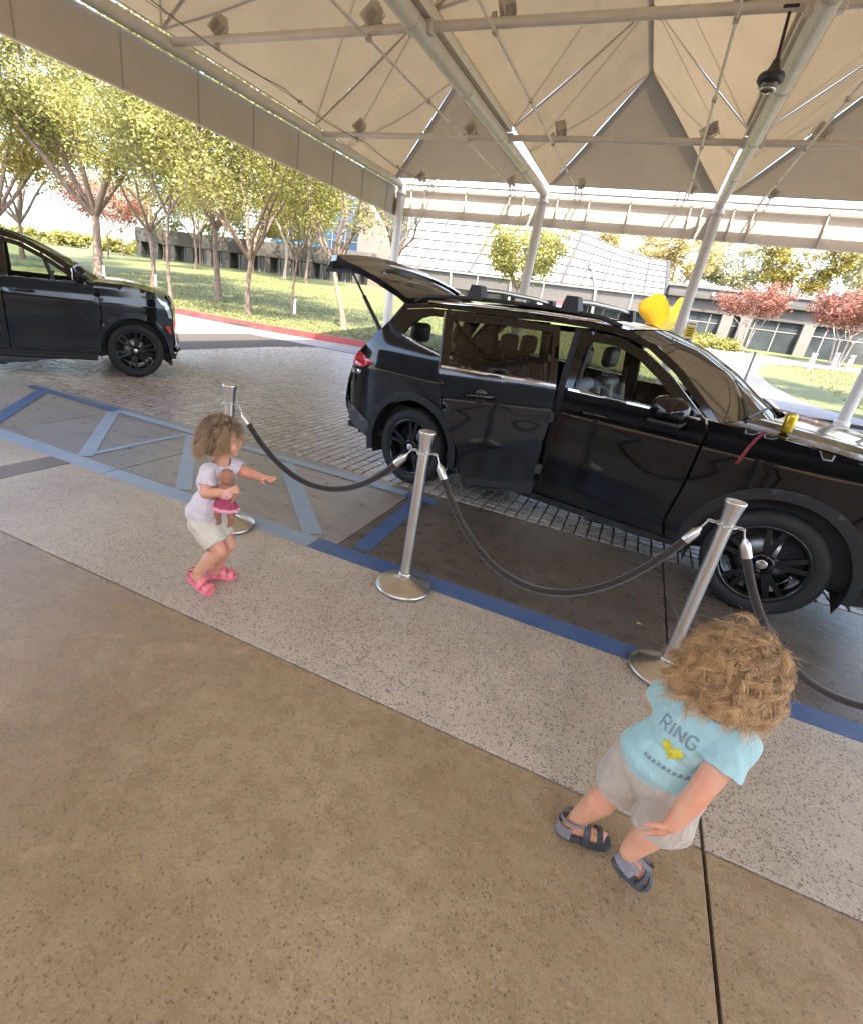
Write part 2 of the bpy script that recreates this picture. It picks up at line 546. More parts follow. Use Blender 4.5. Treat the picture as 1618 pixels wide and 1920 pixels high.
obj('pavers', rest, M_PAVER, pavf, kind='stuff')

# --- road beyond the pavers, with its yellow line
structure('road', MB().add([(-90, -300, -0.05), (60, -300, -0.05), (60, 30, -0.05), (-90, 30, -0.05)], [(0, 1, 2, 3)]), M_ROAD)
yl = [(-40, 14.4), (-22, 13.8), (-14.6, 13.62), (-12.6, 13.68), (-11.2, 13.63), (-8.9, 13.66)]
w = 0.09
structure('yellow_road_line', MB().grid([[(x, y - w, -0.046) for x, y in yl], [(x, y + w, -0.046) for x, y in yl]]), M_YELLOWLINE)

# --- red kerb in cast lengths
kerb = structure('red_kerb', MB().grid([[(x, y + 0.02, -0.05) for x, y in KERB], [(x, y + 0.02, 0.05) for x, y in KERB]]), M_DARKGAP)
x = -40.0
while x < 1.0:
    L = 1.5 if x > -24 else 3.0
    x2 = x + L
    p0 = Vector((x, kerb_y(x), 0)); p1 = Vector((x2, kerb_y(x2), 0))
    d = (p1 - p0).normalized(); nn = Vector((-d.y, d.x, 0)); g = d * 0.006
    a, c = p0 + g, p1 - g
    h = 0.15; zt = Vector((0, 0, h)); bt = Vector((0, 0, -0.05))
    q = [a + bt, c + bt, c + nn * 0.16 + bt, a + nn * 0.16 + bt, a + nn * 0.03 + zt, c + nn * 0.03 + zt, c + nn * 0.16 + zt, a + nn * 0.16 + zt]
    obj('kerb_stone', MB().hexa(q), M_REDKERB, kerb)
    x = x2

# --- lawn terrain
xs = np.concatenate([np.linspace(-260, -60, 26)[:-1], np.linspace(-60, 24, 141), np.linspace(24, 220, 26)[1:]])
rows = []
ds = np.concatenate([np.linspace(0.0, 1.0, 3)[:-1], np.linspace(1.0, 40, 66), np.linspace(40, 160, 26)[1:], [400, 900]])
for d in ds:
    r = []
    for x in xs:
        y = kerb_y(float(x)) + 0.17 + float(d)
        z = ground_z(float(x), y)
        r.append((float(x), y, z + (0.02 if z > 0 else 0.02)))
    rows.append(r)
lawn = structure('lawn', MB().grid(rows), M_LAWN)

# short grass standing on the lawn where it is nearest
n = 60000
gx = RNG.uniform(-34, 12, n); gd = RNG.uniform(0.05, 1.0, n) ** 1.6 * 22
V = np.zeros((n * 3, 3)); 
for i in range(n):
    x = float(gx[i]); y = kerb_y(x) + 0.2 + float(gd[i]); z = ground_z(x, y) + 0.015
    V[3 * i:3 * i + 3] = (x, y, z)
ang = RNG.uniform(0, 2 * PI, n); wd = RNG.uniform(0.012, 0.03, n); ht = RNG.uniform(0.035, 0.085, n); ln = RNG.normal(0, 0.03, (n, 2))
dx = np.cos(ang) * wd; dy = np.sin(ang) * wd
V[0::3, 0] -= dx; V[0::3, 1] -= dy; V[1::3, 0] += dx; V[1::3, 1] += dy
V[2::3, 2] += ht; V[2::3, 0] += ln[:, 0]; V[2::3, 1] += ln[:, 1]
def path_left(y): return 2.4
keep = ~((gx > 1.9) & (gx < 7.2))
F = np.arange(n * 3).reshape(n, 3)[keep]
go = obj('grass', from_numpy('grass', V, F, M_GRASS), None)
go['kind'] = 'stuff'; go['label'] = 'short green grass growing on the sloping lawn behind the red kerb'; go['category'] = 'grass'

# --- flat-polygon tool (also used for car panels)
def inside(poly, pts):
    poly = np.asarray(poly, float); x, y = pts[:, 0], pts[:, 1]
    r = np.zeros(len(pts), bool); j = len(poly) - 1
    for i in range(len(poly)):
        xi, yi = poly[i]; xj, yj = poly[j]
        if yi != yj:
            c = ((yi > y) != (yj > y)) & (x < (xj - xi) * (y - yi) / (yj - yi) + xi)
            r ^= c
        j = i
    return r
def densify(poly, res):
    out = []
    n = len(poly)
    for i in range(n):
        a = np.array(poly[i], float); b = np.array(poly[(i + 1) % n], float)
        k = max(1, int(math.ceil(np.linalg.norm(b - a) / res)))
        for t in range(k): out.append(tuple(a + (b - a) * t / k))
    return out
def smooth_poly(poly, it=1, keep=None):
    for _ in range(it):
        out = []
        n = len(poly)
        for i in range(n):
            a, b = poly[i], poly[(i + 1) % n]
            out.append((a[0] * .75 + b[0] * .25, a[1] * .75 + b[1] * .25))
            out.append((a[0] * .25 + b[0] * .75, a[1] * .25 + b[1] * .75))
        poly = out
    return poly
def cdt(outer, holes=(), res=0.06):
    loops = [densify(outer, res)] + [densify(h, res) for h in holes]
    pts = []; edges = []
    for lp in loops:
        o = len(pts); pts += lp
        edges += [(o + i, o + (i + 1) % len(lp)) for i in range(len(lp))]
    B = np.array(pts)
    mn = B.min(0); mx = B.max(0)
    gx, gy = np.meshgrid(np.arange(mn[0] + res / 2, mx[0], res), np.arange(mn[1] + res / 2, mx[1], res))
    G = np.stack([gx.ravel(), gy.ravel()], 1)
    ok = inside(outer, G)
    for h in holes: ok &= ~inside(h, G)
    G = G[ok]
    if len(G):
        d = np.min(np.linalg.norm(G[:, None, :] - B[None, :, :], axis=2), axis=1)
        G = G[d > res * 0.45]
    allp = [Vector(p) for p in pts] + [Vector((float(p[0]), float(p[1]))) for p in G]
    r = delaunay_2d_cdt(allp, edges, [], 0, 1e-5)
    V = np.array([(v[0], v[1]) for v in r[0]]); T = [f for f in r[2] if len(f) == 3]
    C = np.array([V[list(f)].mean(0) for f in T])
    ok = inside(outer, C)
    for h in holes: ok &= ~inside(h, C)
    T = [f for f, k in zip(T, ok) if k]
    return V, T

path_poly = [(2.3, 18.9), (2.2, 24), (1.7, 30), (0.4, 38), (-3, 43), (-9, 46), (-9, 49), (1, 47.2), (4.1, 46), (5.6, 43.2), (9, 43.4), (24, 45.5), (24, 42.5), (11.4, 39.9), (8.4, 38.6), (6.6, 36.6), (5.5, 33.2), (5.05, 29.5), (4.95, 26), (5.25, 22.6), (5.8, 21.2), (6.6, 20.35), (7.6, 19.6), (9, 19.0)]
Vp, Tp = cdt(path_poly, (), 0.7)
mbp = MB(); mbp.add([(float(x), float(y), ground_z(float(x), float(y)) + 0.05) for x, y in Vp], [tuple(t) for t in Tp], True)
structure('path', mbp, M_PATH)
# ================================================================== canopy
def fabric_mat(name, c, trans, var=0.06):
    b = NB(name)
    co = b.coords('pos')
    f = b.noise(co, 0.9, 4.0)
    weave = b.noise(co, 300.0, 2.0)
    base = b.ramp(f, [(0.3, tuple(x * (1 - var) for x in c)), (0.7, tuple(min(1, x * (1 + var)) for x in c))])
    base = b.mix(b.mapr(b.noise(co, 3.5, 6.0, 0.7, 0.8), 0.58, 0.75, 0, 0.35), base, tuple(x * 0.7 for x in c))
    b.t.nodes.remove(b.b)
    df = b.n('ShaderNodeBsdfDiffuse'); tl = b.n('ShaderNodeBsdfTranslucent')
    mx = b.n('ShaderNodeMixShader'); mx.inputs[0].default_value = trans
    b.l(base, df.inputs['Color']); b.l(base, tl.inputs['Color'])
    bp = b.n('ShaderNodeBump'); bp.inputs['Strength'].default_value = 0.15; bp.inputs['Distance'].default_value = 0.002
    b.l(weave, bp.inputs['Height'])
    wr = b.noise(b.coords('pos', (1.0, 0.35, 0.8)), 2.2, 4.0, 0.55, 1.4)
    bp2 = b.n('ShaderNodeBump'); bp2.inputs['Strength'].default_value = 0.28; bp2.inputs['Distance'].default_value = 0.06
    b.l(wr, bp2.inputs['Height']); b.l(bp.outputs[0], bp2.inputs['Normal']); b.l(bp2.outputs[0], df.inputs['Normal']); b.l(bp2.outputs[0], tl.inputs['Normal'])
    b.l(df.outputs[0], mx.inputs[1]); b.l(tl.outputs[0], mx.inputs[2])
    b.l(mx.outputs[0], b.out.inputs['Surface'])
    return b.m
M_FABRIC = fabric_mat('roof_fabric', (0.225, 0.18, 0.12), 0.19)
M_VALANCE = fabric_mat('valance_fabric', (0.47, 0.42, 0.355), 0.05)
M_STEEL = simple('painted_steel', (0.52, 0.49, 0.44), 0.42, var=0.08, scale=3, bump=0.05, bscale=200)
M_STEELDK = simple('rib_steel', (0.33, 0.30, 0.26), 0.5, var=0.1)
M_GUTTER = simple('gutter_paint', (0.60, 0.57, 0.50), 0.5, var=0.07, scale=4)
M_BLACK = simple('black_plastic', (0.012, 0.012, 0.013), 0.45, var=0.2)
M_ALU = simple('brushed_aluminium', (0.55, 0.54, 0.52), 0.32, metal=1.0, var=0.06)
M_GALV = simple('galvanised_housing', (0.42, 0.38, 0.33), 0.5, metal=0.3, var=0.15, scale=14)
M_LENS = simple('lamp_lens', (0.20, 0.18, 0.15), 0.15, var=0.3, scale=20)

BX = [-9.1, -4.2, 0.72, 5.62, 10.5]
TUBE_Y = [13.53, 8.65, 3.77, -1.1]
FAR = 18.68; NEAR = -6.1; ZT = 5.22
canopy = thing('entrance_canopy', 'beige fabric canopy on grey steel posts over the drop-off drive', 'canopy', (0, 0, 0))
for x in BX:
    zb = ground_z(x, FAR) - 0.05
    c = obj('column', MB().tube([(x, FAR, zb), (x, FAR, ZT - 0.02)], 0.145, 28), M_STEEL, canopy)
    obj('base_collar', MB().lathe([(0.145, 0.16), (0.19, 0.15), (0.2, 0.04), (0.2, 0.0)], 28, (x, FAR, zb + 0.02)), M_STEEL, c)
    obj('head_collar', MB().lathe([(0.147, 0), (0.165, 0.005), (0.165, 0.1), (0.147, 0.105)], 28, (x, FAR, ZT - 0.32)), M_STEEL, c)
obj('eave_tube', MB().tube([(BX[0], NEAR, ZT), (BX[0], FAR + 0.1, ZT)], 0.11, 24), M_STEEL, canopy)
obj('eave_tube', MB().tube([(BX[0] + 0.1, FAR, ZT + 0.04), (BX[-1], FAR, ZT + 0.04)], 0.055, 20), M_STEEL, canopy)
obj('eave_tube', MB().tube([(BX[-1], NEAR, ZT), (BX[-1], FAR + 0.1, ZT)], 0.11, 24), M_STEEL, canopy)
for x in BX[1:-1]:
    bm_ = obj('beam', MB().tube([(x, NEAR, ZT - 0.02), (x, FAR, ZT - 0.02)], 0.125, 24), M_STEEL, canopy)
    for y in TUBE_Y + [16.1, 11.1, 6.2]:
        obj('joint_ring', MB().lathe([(0.126, -0.02), (0.138, -0.015), (0.138, 0.015), (0.126, 0.02)], 24, (x, y - 0.35, ZT - 0.02), 'y'), M_STEEL, bm_)
    g = MB()
    y0, y1 = NEAR, 13.45
    g.box((x - 0.17, y0, ZT + 0.10), (x - 0.15, y1, ZT + 0.48)); g.box((x + 0.15, y0, ZT + 0.10), (x + 0.17, y1, ZT + 0.48))
    g.box((x - 0.15, y0, ZT + 0.105), (x + 0.15, y1, ZT + 0.125))
    obj('gutter', g, M_GUTTER, canopy)
for y in TUBE_Y:
    obj('cross_tube', MB().tube([(BX[0] + 0.1, y, ZT + 0.02), (BX[-1] - 0.1, y, ZT + 0.02)], 0.062, 16), M_STEEL, canopy)
    for x in BX[1:-1]:
        obj('tube_bracket', MB().box((x - 0.2, y - 0.075, ZT - 0.07), (x + 0.2, y + 0.075, ZT + 0.102), 0.02), M_STEEL, canopy)

# fabric roof: a hipped ridge over every bay, sagging a little between its edges
RZ = 7.40; HIP_Y = 16.45; EZ = 5.46; FEDGE = 18.38; FZ = 5.365
def roof_patch(c00, c10, c11, c01, nu=10, nv=22, sag=0.07):
    P_ = []
    for i in range(nu + 1):
        u = i / nu; r = []
        for j in range(nv + 1):
            v = j / nv
            p = (Vector(c00) * (1 - u) + Vector(c10) * u) * (1 - v) + (Vector(c01) * (1 - u) + Vector(c11) * u) * v
            s = sag * 16 * u * (1 - u) * v * (1 - v) + 0.018 * math.sin(v * nv * 0.55 + i * 0.3) * u * (1 - u) * 4
            r.append((p.x, p.y, p.z - s))
        P_.append(r)
    return P_
for b_i in range(4):
    xa, xb = BX[b_i] + (-0.19 if b_i == 0 else 0.16), BX[b_i + 1] - (0.10 if b_i == 3 else 0.16)
    xm = (BX[b_i] + BX[b_i + 1]) / 2
    stops = [NEAR, -1.1, 3.77, 8.65, 13.53]
    for y0, y1 in zip(stops, stops[1:]):
        obj('roof_panel', MB().grid(roof_patch((xa, y0, EZ), (xm, y0, RZ), (xm, y1, RZ), (xa, y1, EZ))), M_FABRIC, canopy)
        obj('roof_panel', MB().grid(roof_patch((xb, y0, EZ), (xm, y0, RZ), (xm, y1, RZ), (xb, y1, EZ))), M_FABRIC, canopy)
    y0 = 13.53
    for xe in (xa, xb):
        obj('roof_panel', MB().grid(roof_patch((xe, y0, EZ), (xm, y0, RZ), (xm, HIP_Y, RZ), (xe, FEDGE, FZ), 12, 16, 0.06)), M_FABRIC, canopy)
    obj('roof_panel', MB().grid(roof_patch((xa, FEDGE, FZ), (xm, HIP_Y, RZ), (xm, HIP_Y, RZ), (xb, FEDGE, FZ), 12, 16, 0.05)), M_FABRIC, canopy)
    # frame above the cloth (it shows as soft shadows through the fabric)
    mb = MB()
    ys = [NEAR + 0.05, -1.1, 3.77, 8.65, 13.53, HIP_Y]
    mb.tube([(xm, NEAR, RZ + 0.07), (xm, HIP_Y, RZ + 0.07)], 0.04, 8)
    for xe in (xa, xb):
        for y in ys[:-1]:
            mb.tube([(xe, y, EZ + 0.08), (xm, y, RZ + 0.07)], 0.028, 6)
        for ya, yb in zip(ys, ys[1:]):
            if yb - ya > 3.5:
                mb.tube([(xe, ya, EZ + 0.08), (xm, (ya + yb) / 2, RZ + 0.07), (xe, yb, EZ + 0.08)], 0.018, 6)
        mb.tube([(xe, FEDGE, FZ + 0.08), (xm, HIP_Y, RZ + 0.08)], 0.035, 8)
        mb.tube([(xe, 15.2, EZ + 0.08), (xm, HIP_Y, RZ + 0.08)], 0.018, 6)
        mb.tube([(xe, 15.2, EZ + 0.08), (xm, 13.53, RZ + 0.08)], 0.018, 6)
    obj('roof_frame', mb, M_STEELDK, canopy)
    # corded fabric edge along eaves and valleys
    mb = MB()
    for xe in (xa, xb):
        mb.tube([(xe, NEAR, EZ), (xe, 13.53, EZ), (xe, FEDGE, FZ)], 0.016, 6)
    mb.tube([(xa, FEDGE, FZ), (xb, FEDGE, FZ)], 0.016, 6)
    obj('edge_cord', mb, M_VALANCE, canopy)
    # lacing that ties the edge to the steel
    mb = MB()
    for xe, xt in ((xa, BX[b_i]), (xb, BX[b_i + 1])):
        y = 13.7 if 0 < b_i or xe == xb else NEAR
        y = NEAR + 0.2 if (b_i == 0 and xe == xa) else 13.7
        while y < FEDGE:
            mb.tube([(xe, y, EZ), (xt + (0.05 if xe > xt else -0.05), y + 0.1, ZT + 0.1), (xe, y + 0.2, EZ)], 0.005, 3, False)
            y += 0.2
    obj('lacing', mb, M_STEEL, canopy, kind='stuff')

# valance: hemmed cloth panels between ribs, outboard of the tubes
VZ0, VZ1 = 4.33, 5.12
def valance_panel(a, b):
    a = Vector(a); b = Vector(b); d = b - a
    nrm = Vector((-d.y, d.x, 0)).normalized()
    rows = []
    for i in range(7):
        v = i / 6; z = VZ0 + (VZ1 - VZ0) * v; r = []
        for j in range(11):
            u = j / 10
            bow = 0.004 * math.sin(PI * u) * math.sin(PI * v)
            p = a + d * u + nrm * bow
            r.append((p.x, p.y, z))
        rows.append(r)
    P2 = [[(p[0] - nrm.x * 0.012, p[1] - nrm.y * 0.012, p[2]) for p in r] for r in rows]
    mb = MB().grid(rows); mb.grid(P2)
    return mb
VX = -9.33; VY = 18.845
ys = [-6.0] + [v for v in (-4.05, -2.35, -0.65, 1.05, 2.75, 4.40, 6.055, 7.82, 9.55, 11.2, 12.9, 14.58, 16.3, 17.99)] + [VY - 0.02]
for y0, y1 in zip(ys, ys[1:]):
    obj('valance_panel', valance_panel((VX, y0 + 0.008, 0), (VX, y1 - 0.008, 0)), M_VALANCE, canopy)
for y in ys[1:]:
    obj('rib', MB().box((VX + 0.014, y - 0.009, VZ0), (VX + 0.035, y + 0.009, VZ1 + 0.03)), M_STEELDK, canopy)
xs_ = [-9.30, -8.75, -8.25, -6.77, -5.29, -4.83, -3.75, -2.79, -1.61, 0.03, 0.33, 1.13, 1.62, 3.34, 5.1, 6.05, 7.7, 9.3, 10.5]
for x0, x1 in zip(xs_, xs_[1:]):
    obj('valance_panel', valance_panel((x0 + 0.008, VY, 0), (x1 - 0.008, VY, 0)), M_VALANCE, canopy)
for x in xs_:
    obj('rib', MB().box((x - 0.014, VY - 0.11, VZ0), (x + 0.014, VY - 0.015, VZ1 + 0.03)), M_VALANCE, canopy)
hem = MB()
hem.box((VX - 0.02, -6.0, VZ0 - 0.03), (VX + 0.02, VY, VZ0 - 0.002)); hem.box((VX + 0.022, VY - 0.02, VZ0 - 0.03), (10.5, VY + 0.02, VZ0 - 0.002))
hem.box((VX - 0.02, -6.0, VZ1 + 0.002), (VX + 0.02, VY, VZ1 + 0.035)); hem.box((VX + 0.022, VY - 0.02, VZ1 + 0.002), (10.5, VY + 0.02, VZ1 + 0.035))
obj('hem_bar', hem, M_STEEL, canopy)
# outriggers that carry the valance; in pairs they streak the lit cloth with shadow
for x in BX:
    for o in (-1.12, -0.94, 0.94, 1.12):
        if -9.2 < x + o < 10.4:
            obj('outrigger', MB().tube([(x + o, FEDGE, FZ + 0.02), (x + o, VY - 0.03, VZ1 + 0.06)], 0.024, 6), M_STEEL, canopy)

# light tracks: slim rods slung under the tubes, with a clamp at every tube
ROD_X = [-8.0, -5.05, -3.08, -0.14, 1.62, 4.6, 6.6]
for x in ROD_X:
    r = 0.021 if x > -7 else 0.010
    rod = obj('light_rod', MB().tube([(x, NEAR, ZT - 0.075), (x, 18.45, ZT - 0.075)], r, 8), M_STEEL, canopy)
    for y in TUBE_Y + [11.1, 16.0, 6.2]:
        obj('rod_clamp', MB().box((x - 0.035, y - 0.05, ZT - 0.11), (x + 0.035, y + 0.05, ZT - 0.04), 0.01), M_GALV, rod)

# floodlights on the tubes
def make_floodlight():
    t = thing('floodlight', '', 'floodlight', group='floodlights along the canopy tubes')
    mb = MB()
    q = [(-0.13, -0.09, 0.02), (0.13, -0.09, 0.02), (0.13, 0.09, 0.02), (-0.13, 0.09, 0.02), (-0.17, -0.13, 0.24), (0.17, -0.13, 0.24), (0.17, 0.13, 0.24), (-0.17, 0.13, 0.24)]
    mb.hexa(q)
    h = obj('housing', mb, M_GALV, t)
    mb = MB()
    for k in range(5):
        x = -0.1 + k * 0.05
        mb.box((x - 0.004, -0.145, 0.04), (x + 0.004, -0.092, 0.2))
    obj('cooling_fin', mb, M_GALV, h)
    obj('lens', MB().box((-0.15, -0.115, 0.242), (0.15, 0.115, 0.252)), M_LENS, t)
    mb = MB(); mb.tube([(-0.185, 0, 0.13), (-0.185, 0, -0.02), (0.185, 0, -0.02), (0.185, 0, 0.13)], 0.012, 6)
    obj('bracket', mb, M_STEEL, t)
    obj('junction_box', MB().box((-0.05, 0.14, -0.02), (0.05, 0.22, 0.07), 0.008), M_GALV, t)
    return t
proto = make_floodlight()
first = True
names = {-8.0: 'beside the left eave', -5.05: 'left of the first roof beam', -3.08: 'right of the first roof beam', -0.14: 'left of the second roof beam', 1.62: 'right of the second roof beam'}
rows_ = {13.53: 'on the middle cross tube', 8.65: 'on the nearest cross tube', 17.55: 'by the far eave'}
for y in (8.65, 13.53, 17.55):
    for x in ROD_X[:5]:
        f = proto if first else copy_tree(proto)
        first = False
        f.location = (x + 0.10, y + 0.02, ZT + (0.105 if y < 17 else -0.03))
        s = 0.85 if y < 17 else 0.72
        f.scale = (s, s, s)
        f.rotation_euler = (math.radians(random.uniform(-18, 18)), math.radians(-35 if x < -4 or x in (-0.14,) else 30), math.radians(random.uniform(-12, 12) + (90 if int(abs(x * 10)) % 3 == 0 else 0)))
        f['label'] = 'boxy grey floodlight %s, %s' % (names[x], rows_[y])

# slack cable looping along the left eave
mb = MB()
pts = []
for k in range(40):
    y = 6.6 + k * 0.28
    sag = 0.10 * abs(math.sin(y * 0.9))
    pts.append((-7.96 + 0.02 * math.sin(y), y, ZT - 0.03 - sag))
tag(obj('slack_cable', MB().tube(pts, 0.008, 6), M_BLACK), 'black cable looping along the rod at the left eave', 'cable')

# dome camera on a drop rod by the second beam
t = thing('dome_camera', 'black dome camera hanging on a rod beside the right roof beam', 'camera', (0.42, 8.65, 4.50))
obj('drop_rod', MB().tube([(0, 0, 0.24), (-0.04, 0, 0.72)], 0.018, 10), M_BLACK, t)
obj('mount_plate', MB().box((-0.12, -0.06, 0.70), (0.04, 0.06, 0.735), 0.006), M_BLACK, t)
obj('cap', MB().lathe([(0.015, 0.27), (0.035, 0.26), (0.05, 0.2), (0.075, 0.15), (0.125, 0.125), (0.14, 0.10)], 28), simple('dark_bronze', (0.05, 0.04, 0.032), 0.5, var=0.2), t)
obj('body', MB().lathe([(0.14, 0.10), (0.142, 0.06), (0.12, 0.03), (0.105, 0.025)], 28), M_BLACK, t)
obj('dome', MB().lathe([(0.105, 0.03), (0.10, -0.005), (0.08, -0.035), (0.045, -0.055), (0.0, -0.06)], 28), simple('smoked_dome', (0.06, 0.055, 0.05), 0.06, var=0.1), t)
obj('lens_ring', MB().lathe([(0.075, -0.036), (0.09, -0.03), (0.098, -0.012), (0.09, -0.034), (0.075, -0.043)], 24), M_ALU, t)

# notice clipped to the third post, and a small plate on the first
t = thing('post_sign', 'small white and yellow notice fixed beside the third post', 'sign', (0.92, FAR - 0.02, 1.55))
obj('panel', MB().box((-0.02, -0.012, 0), (0.26, 0.012, 0.62), 0.004), simple('sign_white', (0.78, 0.76, 0.72), 0.5, var=0.05), t)
obj('yellow_field', MB().box((0.0, -0.018, 0.16), (0.24, -0.0125, 0.48)), simple('sign_yellow', (0.72, 0.52, 0.05), 0.5, var=0.06), t)
for k, (z, a, c) in enumerate(((0.40, 0.04, 0.20), (0.33, 0.03, 0.21), (0.26, 0.05, 0.19), (0.20, 0.04, 0.20), (0.53, 0.03, 0.22), (0.10, 0.04, 0.21), (0.05, 0.06, 0.18))):
    obj('lettering', MB().box((a, -0.021, z), (c, -0.0185, z + 0.03)), M_BLACK, t)
obj('clip', MB().box((-0.07, -0.03, 0.3), (-0.02, 0.03, 0.36)), M_ALU, t)
t = thing('post_plate', 'small white plate fixed to the corner post at the left', 'sign', (-8.95, FAR - 0.06, 1.72))
obj('panel', MB().box((0.0, -0.01, 0), (0.24, 0.01, 0.2), 0.003), MATS['sign_white'], t)
obj('blue_field', MB().box((0.02, -0.016, 0.1), (0.22, -0.0105, 0.18)), M_BLUE, t)

# unseen facade added behind the camera for the car flanks to reflect
wall = structure('wall', MB().box((-30, -12.0, -0.1), (30, -11.5, 6.8)), simple('added_facade_stone', (0.10, 0.09, 0.08), 0.6, var=0.1, scale=1.0))
for k in range(9):
    x = -13 + k * 3.1
    obj('pane', MB().box((x, -11.495, 0.1), (x + 2.9, -11.47, 3.3)), simple('added_facade_glass', (0.02, 0.022, 0.024), 0.05, var=0.1), wall)
# ================================================================== buildings
M_CONC = simple('building_concrete', (0.062, 0.058, 0.053), 0.8, var=0.2, scale=0.8, bump=0.2, bscale=20, kind='pos')
M_CONCL = simple('pale_concrete', (0.11, 0.103, 0.094), 0.8, var=0.1, scale=1.2, kind='pos')
M_BROWN = simple('tan_panel_wall', (0.14, 0.11, 0.095), 0.8, var=0.1, scale=0.7, kind='pos')
M_DGLASS = simple('dark_window_glass', (0.035, 0.042, 0.045), 0.06, var=0.5, scale=0.6, kind='pos')
M_BGLASS = simple('blue_window_glass', (0.03, 0.06, 0.115), 0.08, var=0.35, scale=0.4, kind='pos')
M_SKYGL = simple('sky_white_glazing', (0.40, 0.41, 0.42), 0.12, var=0.05, scale=0.5, kind='pos')  # sky reflection painted into the panes as a pale base colour
M_MULL = simple('white_mullion', (0.20, 0.19, 0.175), 0.5, var=0.06)
M_ROOFMET = simple('roof_metal', (0.09, 0.087, 0.083), 0.5, var=0.15, kind='pos')
M_BLUEBAND = simple('blue_band', (0.07, 0.22, 0.55), 0.5, var=0.05)

# --- long low wing at the right with a concrete roof band and glass front
bl = thing('low_office_wing', 'low grey concrete building with dark glass front behind the red trees', 'building', (0, 50, 1.4))
obj('wall', MB().box((0.6, 1.2, -0.6), (44, 9, 4.0)), M_CONC, bl)
obj('roof', MB().box((0.3, -0.6, 3.25), (44.5, 9.5, 3.95), 0.02), M_CONC, bl)
obj('roof_edge', MB().box((0.2, -0.72, 3.952), (44.6, 9.6, 4.12)), M_ROOFMET, bl)
obj('upper_wall', MB().box((0.35, -0.2, 2.35), (44.4, 1.2, 3.248)), M_CONC, bl)
x = 0.8; k = 0
while x < 30:
    w_ = 1.55
    p = obj('window', MB().box((x, 0.02, -0.4), (x + w_ - 0.07, 0.06, 2.34)), M_DGLASS, bl)
    obj('frame', MB().box((x + w_ - 0.068, -0.02, -0.4), (x + w_ - 0.002, 0.08, 2.34)).box((x, -0.015, 1.62), (x + w_ - 0.07, 0.0, 1.68)), M_MULL, p)
    x += w_; k += 1
for x in (4.6, 5.9, 10.0, 16.2, 22.4):
    obj('pier', MB().box((x, -0.65, -0.6), (x + 0.75, -0.05, 2.348)), M_CONCL, bl)
for x, w_, h_ in ((2.2, 2.6, 0.35), (7.5, 1.2, 0.5), (12.5, 3.0, 0.3)):
    obj('roof_vent', MB().box((x, 2, 4.122), (x + w_, 4, 4.12 + h_), 0.03), M_ROOFMET, bl)
for x in (1.6, 3.4):
    obj('wall_lamp', MB().box((x, -0.9, 3.5), (x + 0.12, -0.61, 3.75), 0.02), MATS['sign_white'], bl)

# --- glazed atrium: sloping glass painted sky-white over a grey band and dark glass
at = thing('glass_atrium', 'atrium with sloping glazed roof pale with reflected sky and dark glass below', 'building', (0, 50, 1.4))
X0, X1 = -25.0, 0.2
def slope_pt(u, v):
    # u along the eave, v up the slope; the right end hips back
    x = X0 + (X1 - X0) * u
    y = 0.0 + 6.5 * v; z = 3.2 + 5.3 * v * (1 - 0.42 * sst(0.5, 1.0, u))
    return Vector((x - 0.6 * v * u ** 3, y, z))
nu, nv = 15, 6
for i in range(nu):
    for j in range(nv):
        g_ = 0.004
        u0, u1 = i / nu + g_ * 0.4, (i + 1) / nu - g_ * 0.4
        v0, v1 = j / nv + g_, (j + 1) / nv - g_
        q = [slope_pt(u0, v0), slope_pt(u1, v0), slope_pt(u1, v1), slope_pt(u0, v1)]
        off = Vector((0, 0.05, -0.05))
        mb = MB().hexa([p + off for p in q] + q)
        obj('pane', mb, M_SKYGL, at)
mb = MB()
for i in range(nu + 1):
    mb.tube([slope_pt(i / nu, v / 6) + Vector((0, -0.03, 0.03)) for v in range(7)], 0.085 if i % 5 else 0.16, 6)
for j in range(nv + 1):
    mb.tube([slope_pt(u / 12, j / nv) + Vector((0, -0.03, 0.03)) for u in range(13)], 0.08, 6)
obj('glazing_bars', mb, simple('glazing_bar', (0.03, 0.029, 0.027), 0.6, var=0.1), at)
# hip return on the right
a0, a1 = slope_pt(1, 0), slope_pt(1, 1)
obj('hip_pane', MB().add([a0 + Vector((0.02, 0, 0)), Vector((0.25, 9.5, 3.2)), a1 + Vector((0.02, 2.5, 0)), a1 + Vector((0.02, 0, 0))], [(0, 1, 2, 3)]), M_SKYGL, at)
obj('wall', MB().box((X0, 0.6, -0.8), (X1, 9, 3.0)), M_CONC, at)
obj('band', MB().box((X0, -0.25, 1.75), (X1, 0.6, 3.02)), simple('grey_band', (0.065, 0.061, 0.057), 0.7, var=0.15, kind='pos'), at)
obj('eave_rail', MB().box((X0, -0.45, 3.04), (X1, 0.02, 3.16)), M_MULL, at)
x = X0
while x < X1 - 0.5:
    p = obj('window', MB().box((x + 0.04, 0.40, -0.4), (x + 1.26, 0.45, 1.74)), M_DGLASS, at)
    obj('frame', MB().box((x - 0.03, 0.34, -0.4), (x + 0.03, 0.48, 1.745)), M_MULL, p)
    x += 1.3
for x in (-18.3, -12.6, -5.3):
    obj('strut', MB().tube([(x + 0.5, -0.6, -0.4), (x + 0.1, -0.35, 3.1), (x - 1.2, 2.4, 5.3)], 0.13, 8), M_CONCL, at)
for x in (-15.5, -9.5, -2.2):
    obj('hanging_lamp', MB().tube([(x, -0.55, 3.05), (x, -0.55, 1.55)], 0.02, 5).box((x - 0.22, -0.7, 1.3), (x + 0.22, -0.4, 1.55), 0.05), MATS['sign_white'], at)
sg = obj('shop_sign', MB().box((-8.2, -0.34, 1.15), (-6.6, -0.26, 1.72)), simple('sign_red', (0.5, 0.06, 0.07), 0.5, var=0.1), at)
